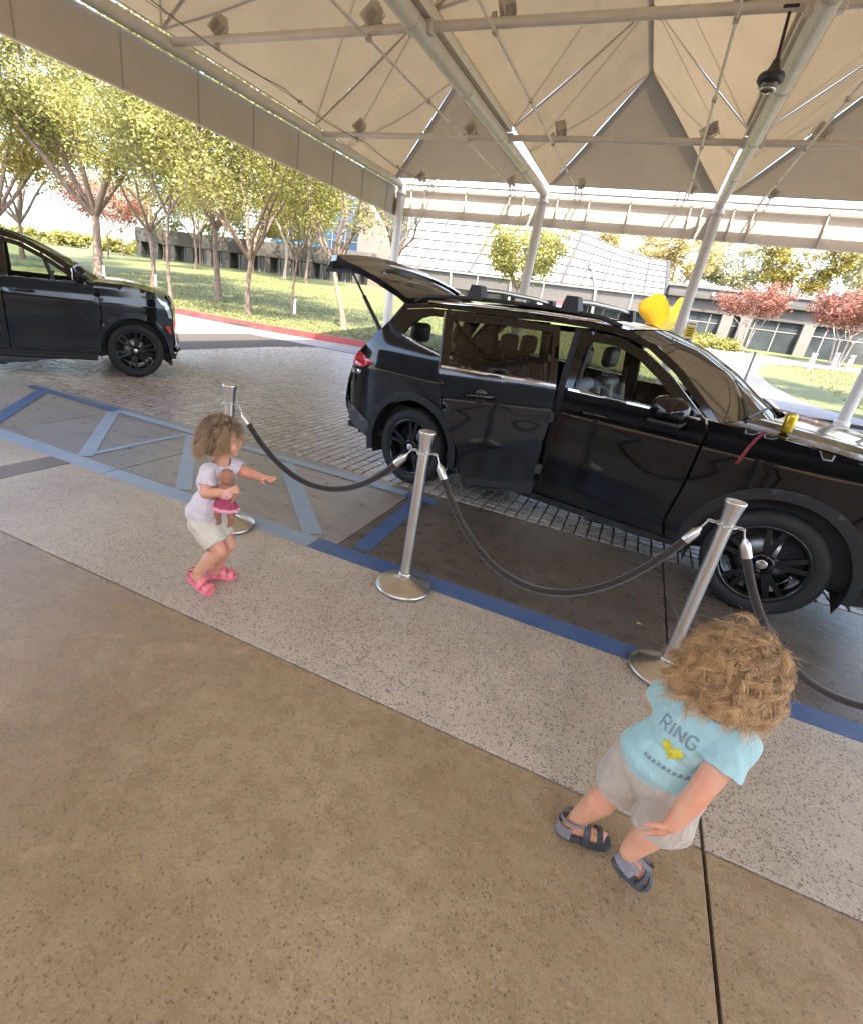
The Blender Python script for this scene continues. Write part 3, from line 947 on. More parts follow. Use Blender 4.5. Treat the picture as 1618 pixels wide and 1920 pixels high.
obj('white_field', MB().box((-8.1, -0.36, 1.2), (-7.35, -0.342, 1.45)), MATS['sign_white'], sg)

# --- low wing at the left behind the lawn
lw = thing('left_office_wing', 'low grey building with deep window bays beyond the lawn trees', 'building', (0, 51, 1.9))
obj('wall', MB().box((-60, 0.8, -1.0), (-27.4, 9, 3.3)), M_CONC, lw)
obj('roof_band', MB().box((-60.2, -0.3, 1.98), (-27.2, 0.8, 3.5), 0.02), M_CONC, lw)
obj('blue_accent', MB().box((-38.6, -0.33, 3.505), (-34.8, 0.9, 3.8)), M_BLUEBAND, lw)
x = -60.0
while x < -28:
    obj('pier', MB().box((x, -0.25, -1.0), (x + 0.7, 0.8, 1.975)), M_CONC, lw)
    p = obj('window', MB().box((x + 0.72, 0.45, -0.8), (x + 2.78, 0.5, 1.97)), M_DGLASS, lw)
    obj('mullion', MB().box((x + 1.55, 0.38, -0.8), (x + 1.62, 0.44, 1.97)).box((x + 2.25, 0.38, -0.8), (x + 2.3, 0.44, 1.97)), M_MULL, p)
    x += 2.8
obj('end_wall', MB().box((-27.3, -0.4, -1.0), (-23.4, 6, 3.1)), M_BROWN, lw)
obj('stair_wall', MB().hexa([(-25.6, -1.6, -1.0), (-22.6, -1.6, -1.0), (-22.6, -0.6, -1.0), (-25.6, -0.6, -1.0), (-25.6, -1.6, -0.3), (-22.6, -1.6, 1.9), (-22.6, -0.6, 1.9), (-25.6, -0.6, -0.3)]), M_CONC, lw)
for k in range(8):
    obj('railing_post', MB().box((-25.4 + k * 0.38, -1.2, -0.2 + k * 0.27), (-25.36 + k * 0.38, -1.16, 0.75 + k * 0.27)), M_BLACK, lw)

# --- taller blue glass block
tb = thing('glass_block', 'tall blue glass building with white grid behind the trees', 'building', (0, 55, 2.0))
obj('wall', MB().box((-43, 0.5, -1), (-31.2, 12, 11.5)), M_CONC, tb)
for i in range(7):
    for j in range(6):
        x = -42.8 + i * 1.64; z = 1.3 + j * 1.62
        obj('pane', MB().box((x + 0.03, 0.0, z + 0.03), (x + 1.61, 0.08, z + 1.59)), M_BGLASS if (i * 3 + j) % 4 else M_DGLASS, tb)
mb = MB()
for i in range(8): mb.box((-42.8 + i * 1.64 - 0.03, -0.05, 1.3), (-42.8 + i * 1.64 + 0.03, 0.09, 11.1))
obj('mullion', mb, M_MULL, tb)
mb = MB()
for j in range(7): mb.box((-42.8, -0.045, 1.3 + j * 1.62 - 0.03), (-31.3, 0.085, 1.3 + j * 1.62 + 0.03))
obj('transom', mb, M_MULL, tb)
obj('raking_wall', MB().hexa([(-31.2, -0.3, -1), (-25.2, -0.3, -1), (-25.2, 0.4, -1), (-31.2, 0.4, -1), (-31.2, -0.3, 9.2), (-25.2, -0.3, 2.6), (-25.2, 0.4, 2.6), (-31.2, 0.4, 9.2)]), M_BROWN, tb)
obj('coping', MB().tube([(-31.2, 0.05, 9.3), (-25.1, 0.05, 2.7)], 0.16, 6), MATS['sign_white'], tb)
obj('blue_sill', MB().box((-31.0, -0.6, 2.2), (-25.0, -0.31, 2.55)), M_BLUEBAND, tb)

# ================================================================== vegetation
def leaf_mat(name, ramp, trans=0.45):
    b = NB(name)
    g_ = b.n('ShaderNodeNewGeometry')
    r = b.ramp(g_.outputs['Random Per Island'], ramp)
    r = b.mix(b.mapr(b.noise(b.coords('pos'), 0.55, 3.0), 0.4, 0.65, 0, 0.55), r, tuple(x * 0.8 for x in ramp[0][1]))
    b.t.nodes.remove(b.b)
    df = b.n('ShaderNodeBsdfPrincipled'); df.inputs['Roughness'].default_value = 0.55
    tl = b.n('ShaderNodeBsdfTranslucent'); mx = b.n('ShaderNodeMixShader'); mx.inputs[0].default_value = trans
    b.l(r, df.inputs['Base Color']); b.l(r, tl.inputs['Color'])
    b.l(df.outputs[0], mx.inputs[1]); b.l(tl.outputs[0], mx.inputs[2]); b.l(mx.outputs[0], b.out.inputs['Surface'])
    return b.m
LEAF_GREEN = leaf_mat('leaf_green', [(0.0, (0.13, 0.14, 0.036)), (0.5, (0.215, 0.215, 0.062)), (1.0, (0.35, 0.31, 0.11))])
LEAF_GOLD = leaf_mat('leaf_gold', [(0.0, (0.17, 0.155, 0.03)), (0.5, (0.28, 0.23, 0.045)), (1.0, (0.40, 0.31, 0.08))])
LEAF_LIME = leaf_mat('leaf_lime', [(0.0, (0.17, 0.175, 0.04)), (0.5, (0.265, 0.255, 0.065)), (1.0, (0.40, 0.355, 0.12))])
LEAF_RED = leaf_mat('leaf_red', [(0.0, (0.15, 0.05, 0.04)), (0.5, (0.26, 0.105, 0.08)), (1.0, (0.38, 0.20, 0.12))])
LEAF_OLIVE = leaf_mat('leaf_olive', [(0.0, (0.32, 0.27, 0.11)), (0.5, (0.46, 0.37, 0.16)), (1.0, (0.58, 0.46, 0.22))])
LEAF_GREY = leaf_mat('leaf_greygreen', [(0.0, (0.28, 0.28, 0.16)), (0.5, (0.40, 0.38, 0.22)), (1.0, (0.52, 0.47, 0.29))])
def bark_mat(name, lo, hi):
    b = NB(name); co = b.coords('pos', (1, 1, 0.25))
    b.set(Base_Color=b.ramp(b.noise(co, 14.0, 6.0, 0.7), [(0.3, lo), (0.7, hi)]), Roughness=0.85)
    b.bump(b.noise(co, 24.0, 6.0, 0.7), 0.8, 0.02)
    return b.m
BARK = bark_mat('bark_brown', (0.10, 0.07, 0.05), (0.22, 0.16, 0.12))
BARK_PALE = bark_mat('bark_pale', (0.26, 0.21, 0.17), (0.42, 0.36, 0.30))

def leaves_mesh(name, centers, radii, count, size, mat, droop=0.2, rng=RNG):
    """small folded leaves scattered through clumps"""
    C = np.asarray(centers); k = len(C)
    idx = rng.integers(0, k, count)
    off = rng.normal(0, 0.52, (count, 3)) * np.asarray(radii)[idx][:, None]
    off[:, 2] *= 0.75
    p = C[idx] + off
    a = rng.uniform(0, 2 * PI, count)
    d = np.stack([np.cos(a), np.sin(a), rng.normal(-droop, 0.45, count)], 1); d /= np.linalg.norm(d, axis=1)[:, None]
    s = np.cross(d, rng.normal(0, 1, (count, 3))); s /= np.linalg.norm(s, axis=1)[:, None] + 1e-9
    L = (size * rng.uniform(0.7, 1.5, count))[:, None]; W = L * 0.30
    V = np.empty((count, 4, 3))
    V[:, 0] = p; V[:, 1] = p + d * L * 0.5 + s * W; V[:, 2] = p + d * L; V[:, 3] = p + d * L * 0.5 - s * W
    return from_numpy(name, V.reshape(-1, 3), np.arange(count * 4).reshape(count, 4), mat)

def tree(name, label, base, height, fork, trunk_r, crown_r, n_limbs, leafmat, barkmat=BARK, n_leaf=7000, leaf=0.13, lean=(0, 0), clump=0.55, seed=1, group=None, crown_low=0.38, stems=1, cat='tree', squash=1.0, nclump=70):
    rng = np.random.default_rng(seed); rd = random.Random(seed)
    t = thing(name, label, cat, base, 0, group)
    wood = MB(); tips = []; limbs = MB()
    top = Vector((lean[0], lean[1], fork))
    if stems == 1:
        pts = []
        for i in range(7):
            u = i / 6
            pts.append((top.x * u + 0.05 * math.sin(u * 5 + seed), top.y * u + 0.05 * math.cos(u * 4 + seed), -0.1 + (fork + 0.1) * u))
        wood.tube(pts, [trunk_r * (1.35 if i == 0 else 1.12 if i == 1 else 1.0 - 0.05 * i) for i in range(7)], 10)
        starts = [Vector(pts[-1])]
    else:
        starts = []
        for s_ in range(stems):
            a = 2 * PI * s_ / stems + seed
            b0 = Vector((0.28 * math.cos(a), 0.28 * math.sin(a), -0.1)); b1 = Vector((0.5 * math.cos(a), 0.5 * math.sin(a), fork))
            wood.tube([b0, (b0 + b1) / 2 + Vector((0.05, 0.03, 0)), b1], [trunk_r, trunk_r * 0.85, trunk_r * 0.7], 8)
            starts.append(b1)
    obj('trunk', wood, barkmat, t)
    H_ = height - fork
    for li in range(n_limbs):
        st = starts[li % len(starts)]
        a = 2 * PI * li / n_limbs + rd.uniform(-0.4, 0.4)
        reach = crown_r * rd.uniform(0.45, 0.85)
        end = Vector((st.x + reach * math.cos(a), st.y + reach * math.sin(a), fork + H_ * rd.uniform(0.55, 0.85)))
        pts = []
        for i in range(8):
            u = i / 7
            q = st.lerp(end, u)
            out = Vector((math.cos(a), math.sin(a), 0)) * (reach * 0.22 * math.sin(u * PI))
            jit = Vector((rd.uniform(-1, 1), rd.uniform(-1, 1), rd.uniform(-.5, .5))) * 0.12 * (0 if i in (0,) else 1)
            pts.append(q + out * (0.6 if li % 2 else 1.0) + jit)
        r0 = trunk_r * (0.62 if stems == 1 else 0.55)
        limbs.tube(pts, [r0 * (1 - 0.82 * i / 7) for i in range(8)], 7)
        for bi in range(5):
            i0 = rd.randint(2, 6); s0 = pts[i0]
            aa = a + rd.uniform(-1.5, 1.5)
            ln = crown_r * rd.uniform(0.3, 0.6)
            e = s0 + Vector((math.cos(aa) * ln, math.sin(aa) * ln, rd.uniform(0.2, 0.9) * ln))
            mid = s0.lerp(e, 0.5) + Vector((rd.uniform(-.15, .15), rd.uniform(-.15, .15), rd.uniform(-.05, .2)))
            rb = r0 * (1 - 0.82 * i0 / 7) * 0.6
            limbs.tube([s0, mid, e], [rb, rb * 0.6, rb * 0.2], 5)
            tips.append(e); tips.append(mid)
            for ti in range(2):
                e2 = e.lerp(mid, rd.random()) + Vector((rd.uniform(-1, 1), rd.uniform(-1, 1), rd.uniform(-0.2, .8))) * 0.55
                limbs.tube([mid.lerp(e, 0.6), e2], [rb * 0.35, rb * 0.1], 4)
                tips.append(e2)
        tips.append(pts[-1])
    obj('limb', limbs, barkmat, t)
    cz = fork + H_ * (0.5 + crown_low * 0.22); rz = height - cz
    cs = [tuple(p) for p in tips]
    while len(cs) < nclump + len(tips):
        v = rng.normal(0, 1, 3); v /= np.linalg.norm(v); r = rng.uniform(0.35, 1.0) ** 0.5
        q = (lean[0] + v[0] * crown_r * r, lean[1] + v[1] * crown_r * r, cz + v[2] * rz * r * squash)
        if q[2] > fork + H_ * crown_low * 0.5: cs.append(q)
    rad = rng.uniform(0.6, 1.25, len(cs)) * clump
    obj('crown', leaves_mesh('crown', cs, rad, int(n_leaf * 1.25), leaf * 0.78, leafmat, rng=rng), None, t)
    return t

def gbase(x, y): return (x, y, ground_z(x, y))
GL = 'trees on the sloping lawn'
tree('lawn_tree', 'large tree with thick trunk rising behind the bonnet of the left car', gbase(-30.6, 23.1), 14.5, 3.2, 0.27, 6.2, 8, LEAF_GREEN, n_leaf=26000, leaf=0.22, clump=1.0, seed=3, group=GL, nclump=110)
tree('lawn_tree', 'golden leafed tree at the far left above the parked car roof', gbase(-37.0, 21.5), 14.5, 2.6, 0.2, 6.2, 7, LEAF_GOLD, n_leaf=26000, leaf=0.22, clump=1.05, seed=11, group=GL, nclump=110)
tree('lawn_tree', 'slim pale trunked tree just right of the thick trunked tree', gbase(-25.2, 22.2), 10.5, 2.6, 0.13, 3.8, 6, LEAF_LIME, n_leaf=11000, leaf=0.17, clump=0.75, seed=5, group=GL)
tree('lawn_tree', 'dark slender straight trunk close to the nose of the left car', gbase(-19.8, 18.35), 10.0, 3.3, 0.085, 3.2, 6, LEAF_GREEN, n_leaf=10000, leaf=0.16, clump=0.7, seed=8, group=GL)
tree('lawn_tree', 'leafy tree with dark trunk left of the forked tree by the kerb', gbase(-18.9, 20.3), 11.0, 3.0, 0.15, 4.3, 7, LEAF_GREEN, n_leaf=17000, leaf=0.17, clump=0.8, seed=13, group=GL, nclump=90)
tree('lawn_tree', 'forked tree with spreading limbs nearest the red kerb', gbase(-15.1, 18.0), 9.8, 2.0, 0.12, 4.0, 7, LEAF_LIME, n_leaf=15000, leaf=0.15, clump=0.75, seed=21, group=GL, nclump=90)
tree('lawn_tree', 'thin young staked tree between the forked tree and the open tailgate', gbase(-14.4, 20.1), 7.6, 2.3, 0.06, 2.0, 5, LEAF_LIME, n_leaf=5000, leaf=0.13, clump=0.45, seed=34, group=GL)
tree('lawn_tree', 'bare limbed tree with bent branches left of the open tailgate', gbase(-10.8, 18.4), 7.6, 1.95, 0.115, 1.9, 6, LEAF_LIME, lean=(-0.7, 0.35), n_leaf=4200, leaf=0.12, clump=0.5, seed=44, group=GL, crown_low=0.9)
tree('lawn_tree', 'thin leafed tree standing behind the corner post', gbase(-10.4, 21.5), 7.6, 2.6, 0.12, 1.9, 6, LEAF_LIME, lean=(-0.3, 0.7), n_leaf=1900, leaf=0.12, clump=0.5, seed=55, group=GL, crown_low=0.8)
tree('lawn_tree', 'round yellow green tree in front of the left office wing windows', gbase(-27.3, 39.8), 9.0, 2.6, 0.12, 3.3, 6, LEAF_LIME, n_leaf=9000, leaf=0.2, clump=0.75, seed=66, group=GL)
tree('lawn_tree', 'pale trunked lime tree beside the round yellow green tree', gbase(-31.5, 42.5), 11.0, 2.8, 0.13, 4.0, 6, LEAF_LIME, BARK_PALE, n_leaf=10000, leaf=0.2, clump=0.8, seed=67, group=GL)
tree('lawn_tree', 'green tree on the lawn crest before the left building corner', gbase(-40.0, 40.2), 11.5, 2.5, 0.13, 4.6, 6, LEAF_GREEN, n_leaf=11000, leaf=0.2, clump=0.8, seed=68, group=GL)
tree('lawn_tree', 'small red orange tree far up the lawn at the left', gbase(-50.5, 39.0), 7.2, 2.2, 0.08, 3.6, 6, LEAF_RED, n_leaf=6500, leaf=0.22, clump=0.8, seed=69, group=GL, stems=3)
tree('lawn_tree', 'orange tinted tree on the crest behind the thick trunk', gbase(-58.0, 47.0), 8.6, 2.4, 0.1, 4.0, 6, LEAF_OLIVE, n_leaf=6500, leaf=0.24, clump=0.9, seed=70, group=GL)
tree('lawn_tree', 'green tree closing the gap above the red orange tree', gbase(-46.0, 47.0), 13.0, 3.0, 0.14, 5.2, 6, LEAF_GREEN, n_leaf=12000, leaf=0.24, clump=0.95, seed=71, group=GL)
tree('lawn_tree', 'feathery tree at the picture left edge over the car roof', gbase(-44.0, 27.0), 14.0, 2.4, 0.18, 5.6, 7, LEAF_GOLD, n_leaf=16000, leaf=0.22, clump=0.9, seed=72, group=GL, nclump=90)

for k, (x, y, h, lm, lab) in enumerate(((-33.5, 46.5, 7.6, LEAF_LIME, 'small lime tree at the left wing by the blue roof accent'), (-38.0, 46.0, 8.2, LEAF_GREEN, 'small green tree hiding the middle of the left wing'), (-43.5, 46.5, 8.0, LEAF_LIME, 'small lime tree hiding the left wing near its left end'), (-52.0, 47.5, 8.4, LEAF_GREEN, 'small green tree closing the left end of the wing'))):
    tree('lawn_tree', lab, gbase(x, y), h, 1.9, 0.1, 3.0, 6, lm, n_leaf=5200, leaf=0.22, clump=0.75, seed=140 + k, group=GL, crown_low=0.25)
tree('courtyard_tree', 'bushy yellow green tree in front of the glazed atrium', gbase(-9.8, 41.5), 5.9, 1.4, 0.11, 2.7, 7, LEAF_LIME, n_leaf=9000, leaf=0.22, clump=0.62, seed=81, crown_low=0.25)
tree('red_leaf_tree', 'low pink red tree nearer the yellow sculpture', gbase(5.75, 43.8), 4.1, 1.6, 0.055, 1.75, 7, LEAF_RED, BARK_PALE, n_leaf=4600, leaf=0.19, clump=0.42, seed=91, stems=4, crown_low=0.7, squash=0.8, group='red leafed trees by the low wing')
tree('red_leaf_tree', 'larger pink red tree at the right picture edge', gbase(11.0, 42.6), 4.7, 1.5, 0.06, 2.5, 8, LEAF_RED, BARK_PALE, n_leaf=7600, leaf=0.19, clump=0.5, seed=92, stems=4, crown_low=0.6, squash=0.8, group='red leafed trees by the low wing')
for k, (x, y, h, r, lm, lab) in enumerate(((-5.5, 76, 12.0, 3.6, LEAF_OLIVE, 'golden olive tree rising behind the atrium end'), (1.0, 74, 12.6, 4.2, LEAF_OLIVE, 'yellowish tall tree behind the third canopy post'), (7.0, 77, 13.2, 3.8, LEAF_GREY, 'grey green tall tree behind the first red tree'), (13.0, 74, 13.0, 4.4, LEAF_GOLD, 'golden green tall tree behind the low wing roof'), (20.5, 76, 13.5, 4.6, LEAF_GREY, 'tall pale tree at the far right above the low wing'))):
    tree('tall_tree', lab, gbase(x, y), h, 4.0, 0.2, r, 7, lm, BARK_PALE, n_leaf=5600, leaf=0.42, clump=0.85, seed=100 + k, group='tall trees behind the buildings', crown_low=0.3, nclump=60)

tree('courtyard_tree', 'tall broad tree at the right picture edge shading the path', gbase(7.9, 21.9), 10.5, 5.4, 0.16, 2.6, 7, LEAF_LIME, n_leaf=12000, leaf=0.2, clump=0.7, seed=82, crown_low=0.6)

def shrub(label, base, rx, ry, h, mat, n, seed, name='shrub', group=None, leaf=0.14):
    rng = np.random.default_rng(seed)
    t = thing(name, label, 'shrub' if name == 'shrub' else 'hedge', base, 0, group)
    cs = []; 
    for _ in range(40):
        v = rng.uniform(-1, 1, 2)
        cs.append((v[0] * rx, v[1] * ry, rng.uniform(0.2, 0.85) * h))
    obj('foliage', leaves_mesh('foliage', cs, np.full(40, min(rx, ry, h) * 0.55), n, leaf, mat, rng=rng), None, t)
    mb = MB()
    for _ in range(7):
        v = rng.uniform(-0.8, 0.8, 2)
        mb.tube([(v[0] * rx * .6, v[1] * ry * .6, -0.05), (v[0] * rx, v[1] * ry, h * 0.7)], [0.03, 0.01], 5)
    obj('stem', mb, BARK, t)
for k, (x, y, lab) in enumerate(((0.9, 45.2, 'yellow green shrub beside the post below the sculpture'), (2.9, 44.0, 'rounded yellow green shrub in the middle of the path bed'), (4.4, 42.8, 'low shrub at the right end of the path bed'))):
    shrub(lab, gbase(x, y), 1.2, 0.8, 1.1 - 0.2 * k, LEAF_LIME, 2600, 200 + k, group='shrubs by the path')
for k in range(4):
    shrub(('clipped golden hedge along the lawn crest, leftmost length', 'clipped golden hedge along the lawn crest, second length', 'clipped golden hedge along the lawn crest, third length', 'clipped golden hedge along the lawn crest, rightmost length')[k], gbase(-84 + k * 7.5, 52 + k * 0.6), 3.9, 0.9, 1.9, LEAF_LIME, 3600, 220 + k, 'hedge', 'hedges on the lawn crest', 0.3)

# stakes and guards at young trunks
for k, (x, y, lab) in enumerate(((-14.25, 20.0, 'white trunk guard on the thin young staked tree'), (-24.9, 22.1, 'white trunk guard on the slim pale trunked tree'), (-30.1, 23.0, 'short white stake beside the thick trunked tree'))):
    b_ = gbase(x, y)
    tag(obj('trunk_guard', MB().lathe([(0.0, 0.0), (0.07, 0.0), (0.075, 0.12), (0.06, 0.14), (0.045, 0.5), (0.05, 0.62), (0.0, 0.63)], 10), MATS['sign_white'], loc=b_), lab, 'trunk guard', 'trunk guards on the lawn')

# ================================================================== sculpture, bollards, posts
sc_ = thing('yellow_sculpture', 'yellow curled sheet metal sculpture beside the third canopy post', 'sculpture', gbase(0.35, 34.0))
b_ = NB('yellow_enamel'); b_.set(Base_Color=(0.40, 0.185, 0.005), Roughness=0.35, Coat_Weight=0.3); M_YEL = b_.m
def rim(a):
    # two tall ears left and right, a deep dip in front, a shallower one behind
    c = math.cos(a); s = math.sin(a)
    lobe1 = 2.86 - 0.60 * ((c + 0.40) / 0.62) ** 2
    lobe2 = 2.80 - 0.95 * ((c - 0.66) / 0.36) ** 2
    return max(lobe1, lobe2, 1.80 if s < 0 else 2.3)
def cup(off):
    rows = []
    for i in range(15):
        v = i / 14; r = []
        for k in range(97):
            a = 2 * PI * k / 96
            top = rim(a)
            z = 0.95 + (top - 0.95) * v
            w_ = 0.30 + 0.80 * sst(0.0, 0.75, v)
            if math.cos(a) < 0: w_ *= 1.0 + 0.22 * v * abs(math.cos(a)) ** 3
            dpt = 0.26 + 0.40 * v
            r.append(((w_ + off) * math.cos(a) - 0.1, (dpt + off) * math.sin(a), z))
        rows.append(r)
    return rows
mb = MB(); A_ = cup(0.0); B_ = cup(-0.045)
mb.grid(A_); mb.grid(B_); mb.grid([A_[-1], B_[-1]])
obj('sheet', mb, M_YEL, sc_)
obj('stem', MB().hexa([(-0.42, -0.16, 0.25), (0.22, -0.16, 0.25), (0.22, 0.16, 0.25), (-0.42, 0.16, 0.25), (-0.38, -0.22, 1.0), (0.18, -0.22, 1.0), (0.18, 0.22, 1.0), (-0.38, 0.22, 1.0)]), M_YEL, sc_)
obj('plinth', MB().box((-0.7, -0.5, -0.1), (0.5, 0.5, 0.248), 0.02), M_CONCL, sc_)

t = thing('steel_post', 'slim dark steel post standing on the shaded path', 'post', gbase(3.67, 23.6))
obj('shaft', MB().tube([(0, 0, 0), (0, 0, 1.31)], 0.045, 14), simple('dark_steel', (0.10, 0.10, 0.11), 0.35, metal=0.8, var=0.1), t)
obj('cap', MB().lathe([(0.05, 1.30), (0.052, 1.33), (0.0, 1.345)], 14), MATS['dark_steel'], t)
obj('base_plate', MB().lathe([(0.0, 0.062), (0.1, 0.06), (0.1, 0.045)], 16), MATS['dark_steel'], t)
for x, y, lab in ((8.68, 37.6, 'pale square light bollard nearer on the curved lawn edge'), (10.9, 42.3, 'pale square light bollard beyond under the red tree'), (11.5, 41.6, 'pale light bollard pair mate at the right of the far one')):
    t = thing('light_bollard', lab, 'bollard', gbase(x, y), 0.4, 'light bollards on the lawn')
    obj('shaft', MB().box((-0.09, -0.09, 0), (0.09, 0.09, 0.66), 0.01), simple('bollard_paint', (0.50, 0.52, 0.55), 0.45, var=0.05), t)
    obj('louvre', MB().box((-0.075, -0.075, 0.662), (0.075, 0.075, 0.80)).box((-0.092, -0.092, 0.70), (0.092, 0.092, 0.715)).box((-0.092, -0.092, 0.745), (0.092, 0.092, 0.76)), M_ALU, t)
    obj('cap', MB().box((-0.1, -0.1, 0.802), (0.1, 0.1, 0.90), 0.012), MATS['bollard_paint'], t)
# ================================================================== vehicles
def paint(name, c, rough=0.30, coat=1.0, flake=0.0):
    b = NB(name); co = b.coords('obj')
    f = b.noise(co, 900.0, 2.0)
    d = b.noise(co, 3.0, 6.0, 0.65)
    base = b.mix(b.mapr(f, 0.4, 0.7, 0.0, flake), c, tuple(min(1, x * 3 + 0.01) for x in c))
    base = b.mix(b.mapr(d, 0.55, 0.85, 0.0, 0.35), base, tuple(x + 0.004 for x in c))
    sx = b.n('ShaderNodeSeparateXYZ'); b.l(co, sx.inputs[0])
    low = b.mapr(sx.outputs['Z'], 0.85, 0.25, 0.0, 1.0)
    dirt = b.math('MULTIPLY', low, b.mapr(b.noise(co, 6.0, 7.0, 0.75), 0.45, 0.75, 0.0, 0.5))
    dirt = b.math('ADD', dirt, b.mapr(b.noise(co, 70.0, 3.0, 0.7), 0.62, 0.75, 0.0, 0.10))
    base = b.mix(dirt, base, (0.035, 0.030, 0.025))
    b.set(Base_Color=base, Roughness=b.mapr(d, 0.3, 0.7, 0.05, 0.11), Coat_Weight=0.0)
    return b.m
M_PAINT = paint('black_car_paint', (0.004, 0.004, 0.0042))
M_PAINT2 = paint('charcoal_car_paint', (0.006, 0.006, 0.0065), flake=0.2)
M_CLAD = simple('car_cladding', (0.012, 0.012, 0.0125), 0.6, var=0.15, scale=20, bump=0.15, bscale=300)
M_CLADG = simple('car_grey_cladding', (0.05, 0.05, 0.05), 0.5, var=0.15, scale=20, bump=0.15, bscale=300)
M_TYRE = simple('tyre_rubber', (0.016, 0.016, 0.016), 0.75, var=0.25, scale=14, bump=0.25, bscale=120)
M_RIM = simple('gloss_black_wheel', (0.006, 0.006, 0.0065), 0.16, var=0.2, coat=0.0)
M_CHROME = simple('chrome_trim', (0.62, 0.60, 0.57), 0.14, metal=1.0, var=0.04)
M_INT = simple('dark_interior', (0.018, 0.017, 0.016), 0.7, var=0.2)
M_SEAT = simple('seat_leather', (0.026, 0.025, 0.024), 0.45, var=0.15, scale=8, bump=0.2, bscale=160)
M_SEATL = simple('seat_side_grey', (0.20, 0.19, 0.175), 0.5, var=0.1, scale=8)
M_HEADLINER = simple('headliner_cloth', (0.24, 0.22, 0.19), 0.9, var=0.06)
M_GLASSC = glass('clear_car_glass', (0.76, 0.79, 0.74), gloss=0.28)
M_GLASSD = glass('tinted_car_glass', (0.17, 0.17, 0.155), gloss=0.8)
M_TAIL = simple('tail_lamp_red', (0.50, 0.012, 0.015), 0.12, var=0.35, scale=26, coat=1.0)
M_TAILW = simple('tail_lamp_pink', (0.62, 0.22, 0.22), 0.15, var=0.3, scale=30, coat=1.0)
M_DISC = simple('brake_disc', (0.30, 0.29, 0.28), 0.35, metal=1.0, var=0.1)

def panel(name, outer, mapf, mat, parent, holes=(), res=0.055, thick=0.018, smooth_out=0, inward=None):
    """curved sheet cut to an outline, with returned edges so that gaps and openings have depth"""
    V2, T = cdt(outer, holes, res)
    P3 = [Vector(mapf(float(a), float(b))) for a, b in V2]
    mb = MB(); mb.add(P3, [tuple(t) for t in T], True)
    cnt = {}
    for t in T:
        for i in range(3):
            a, b = t[i], t[(i + 1) % 3]
            k = (min(a, b), max(a, b)); cnt[k] = cnt.get(k, 0) + 1
    ed = [k for k, c in cnt.items() if c == 1]
    if thick and inward is not None:
        vs = []; fs = []
        for a, b in ed:
            o = len(vs)
            pa, pb = P3[a], P3[b]
            ia, ib = Vector(inward(pa)), Vector(inward(pb))
            vs += [pa, pb, pb + ib * thick, pa + ia * thick]
            fs.append((o, o + 1, o + 2, o + 3))
        mb.add(vs, fs, False)
    return obj(name, mb, mat, parent)

def circ_arc(cx, cz, r, a0, a1, n=18):
    return [(cx + r * math.cos(math.radians(a0 + (a1 - a0) * i / n)), cz + r * math.sin(math.radians(a0 + (a1 - a0) * i / n))) for i in range(n + 1)]

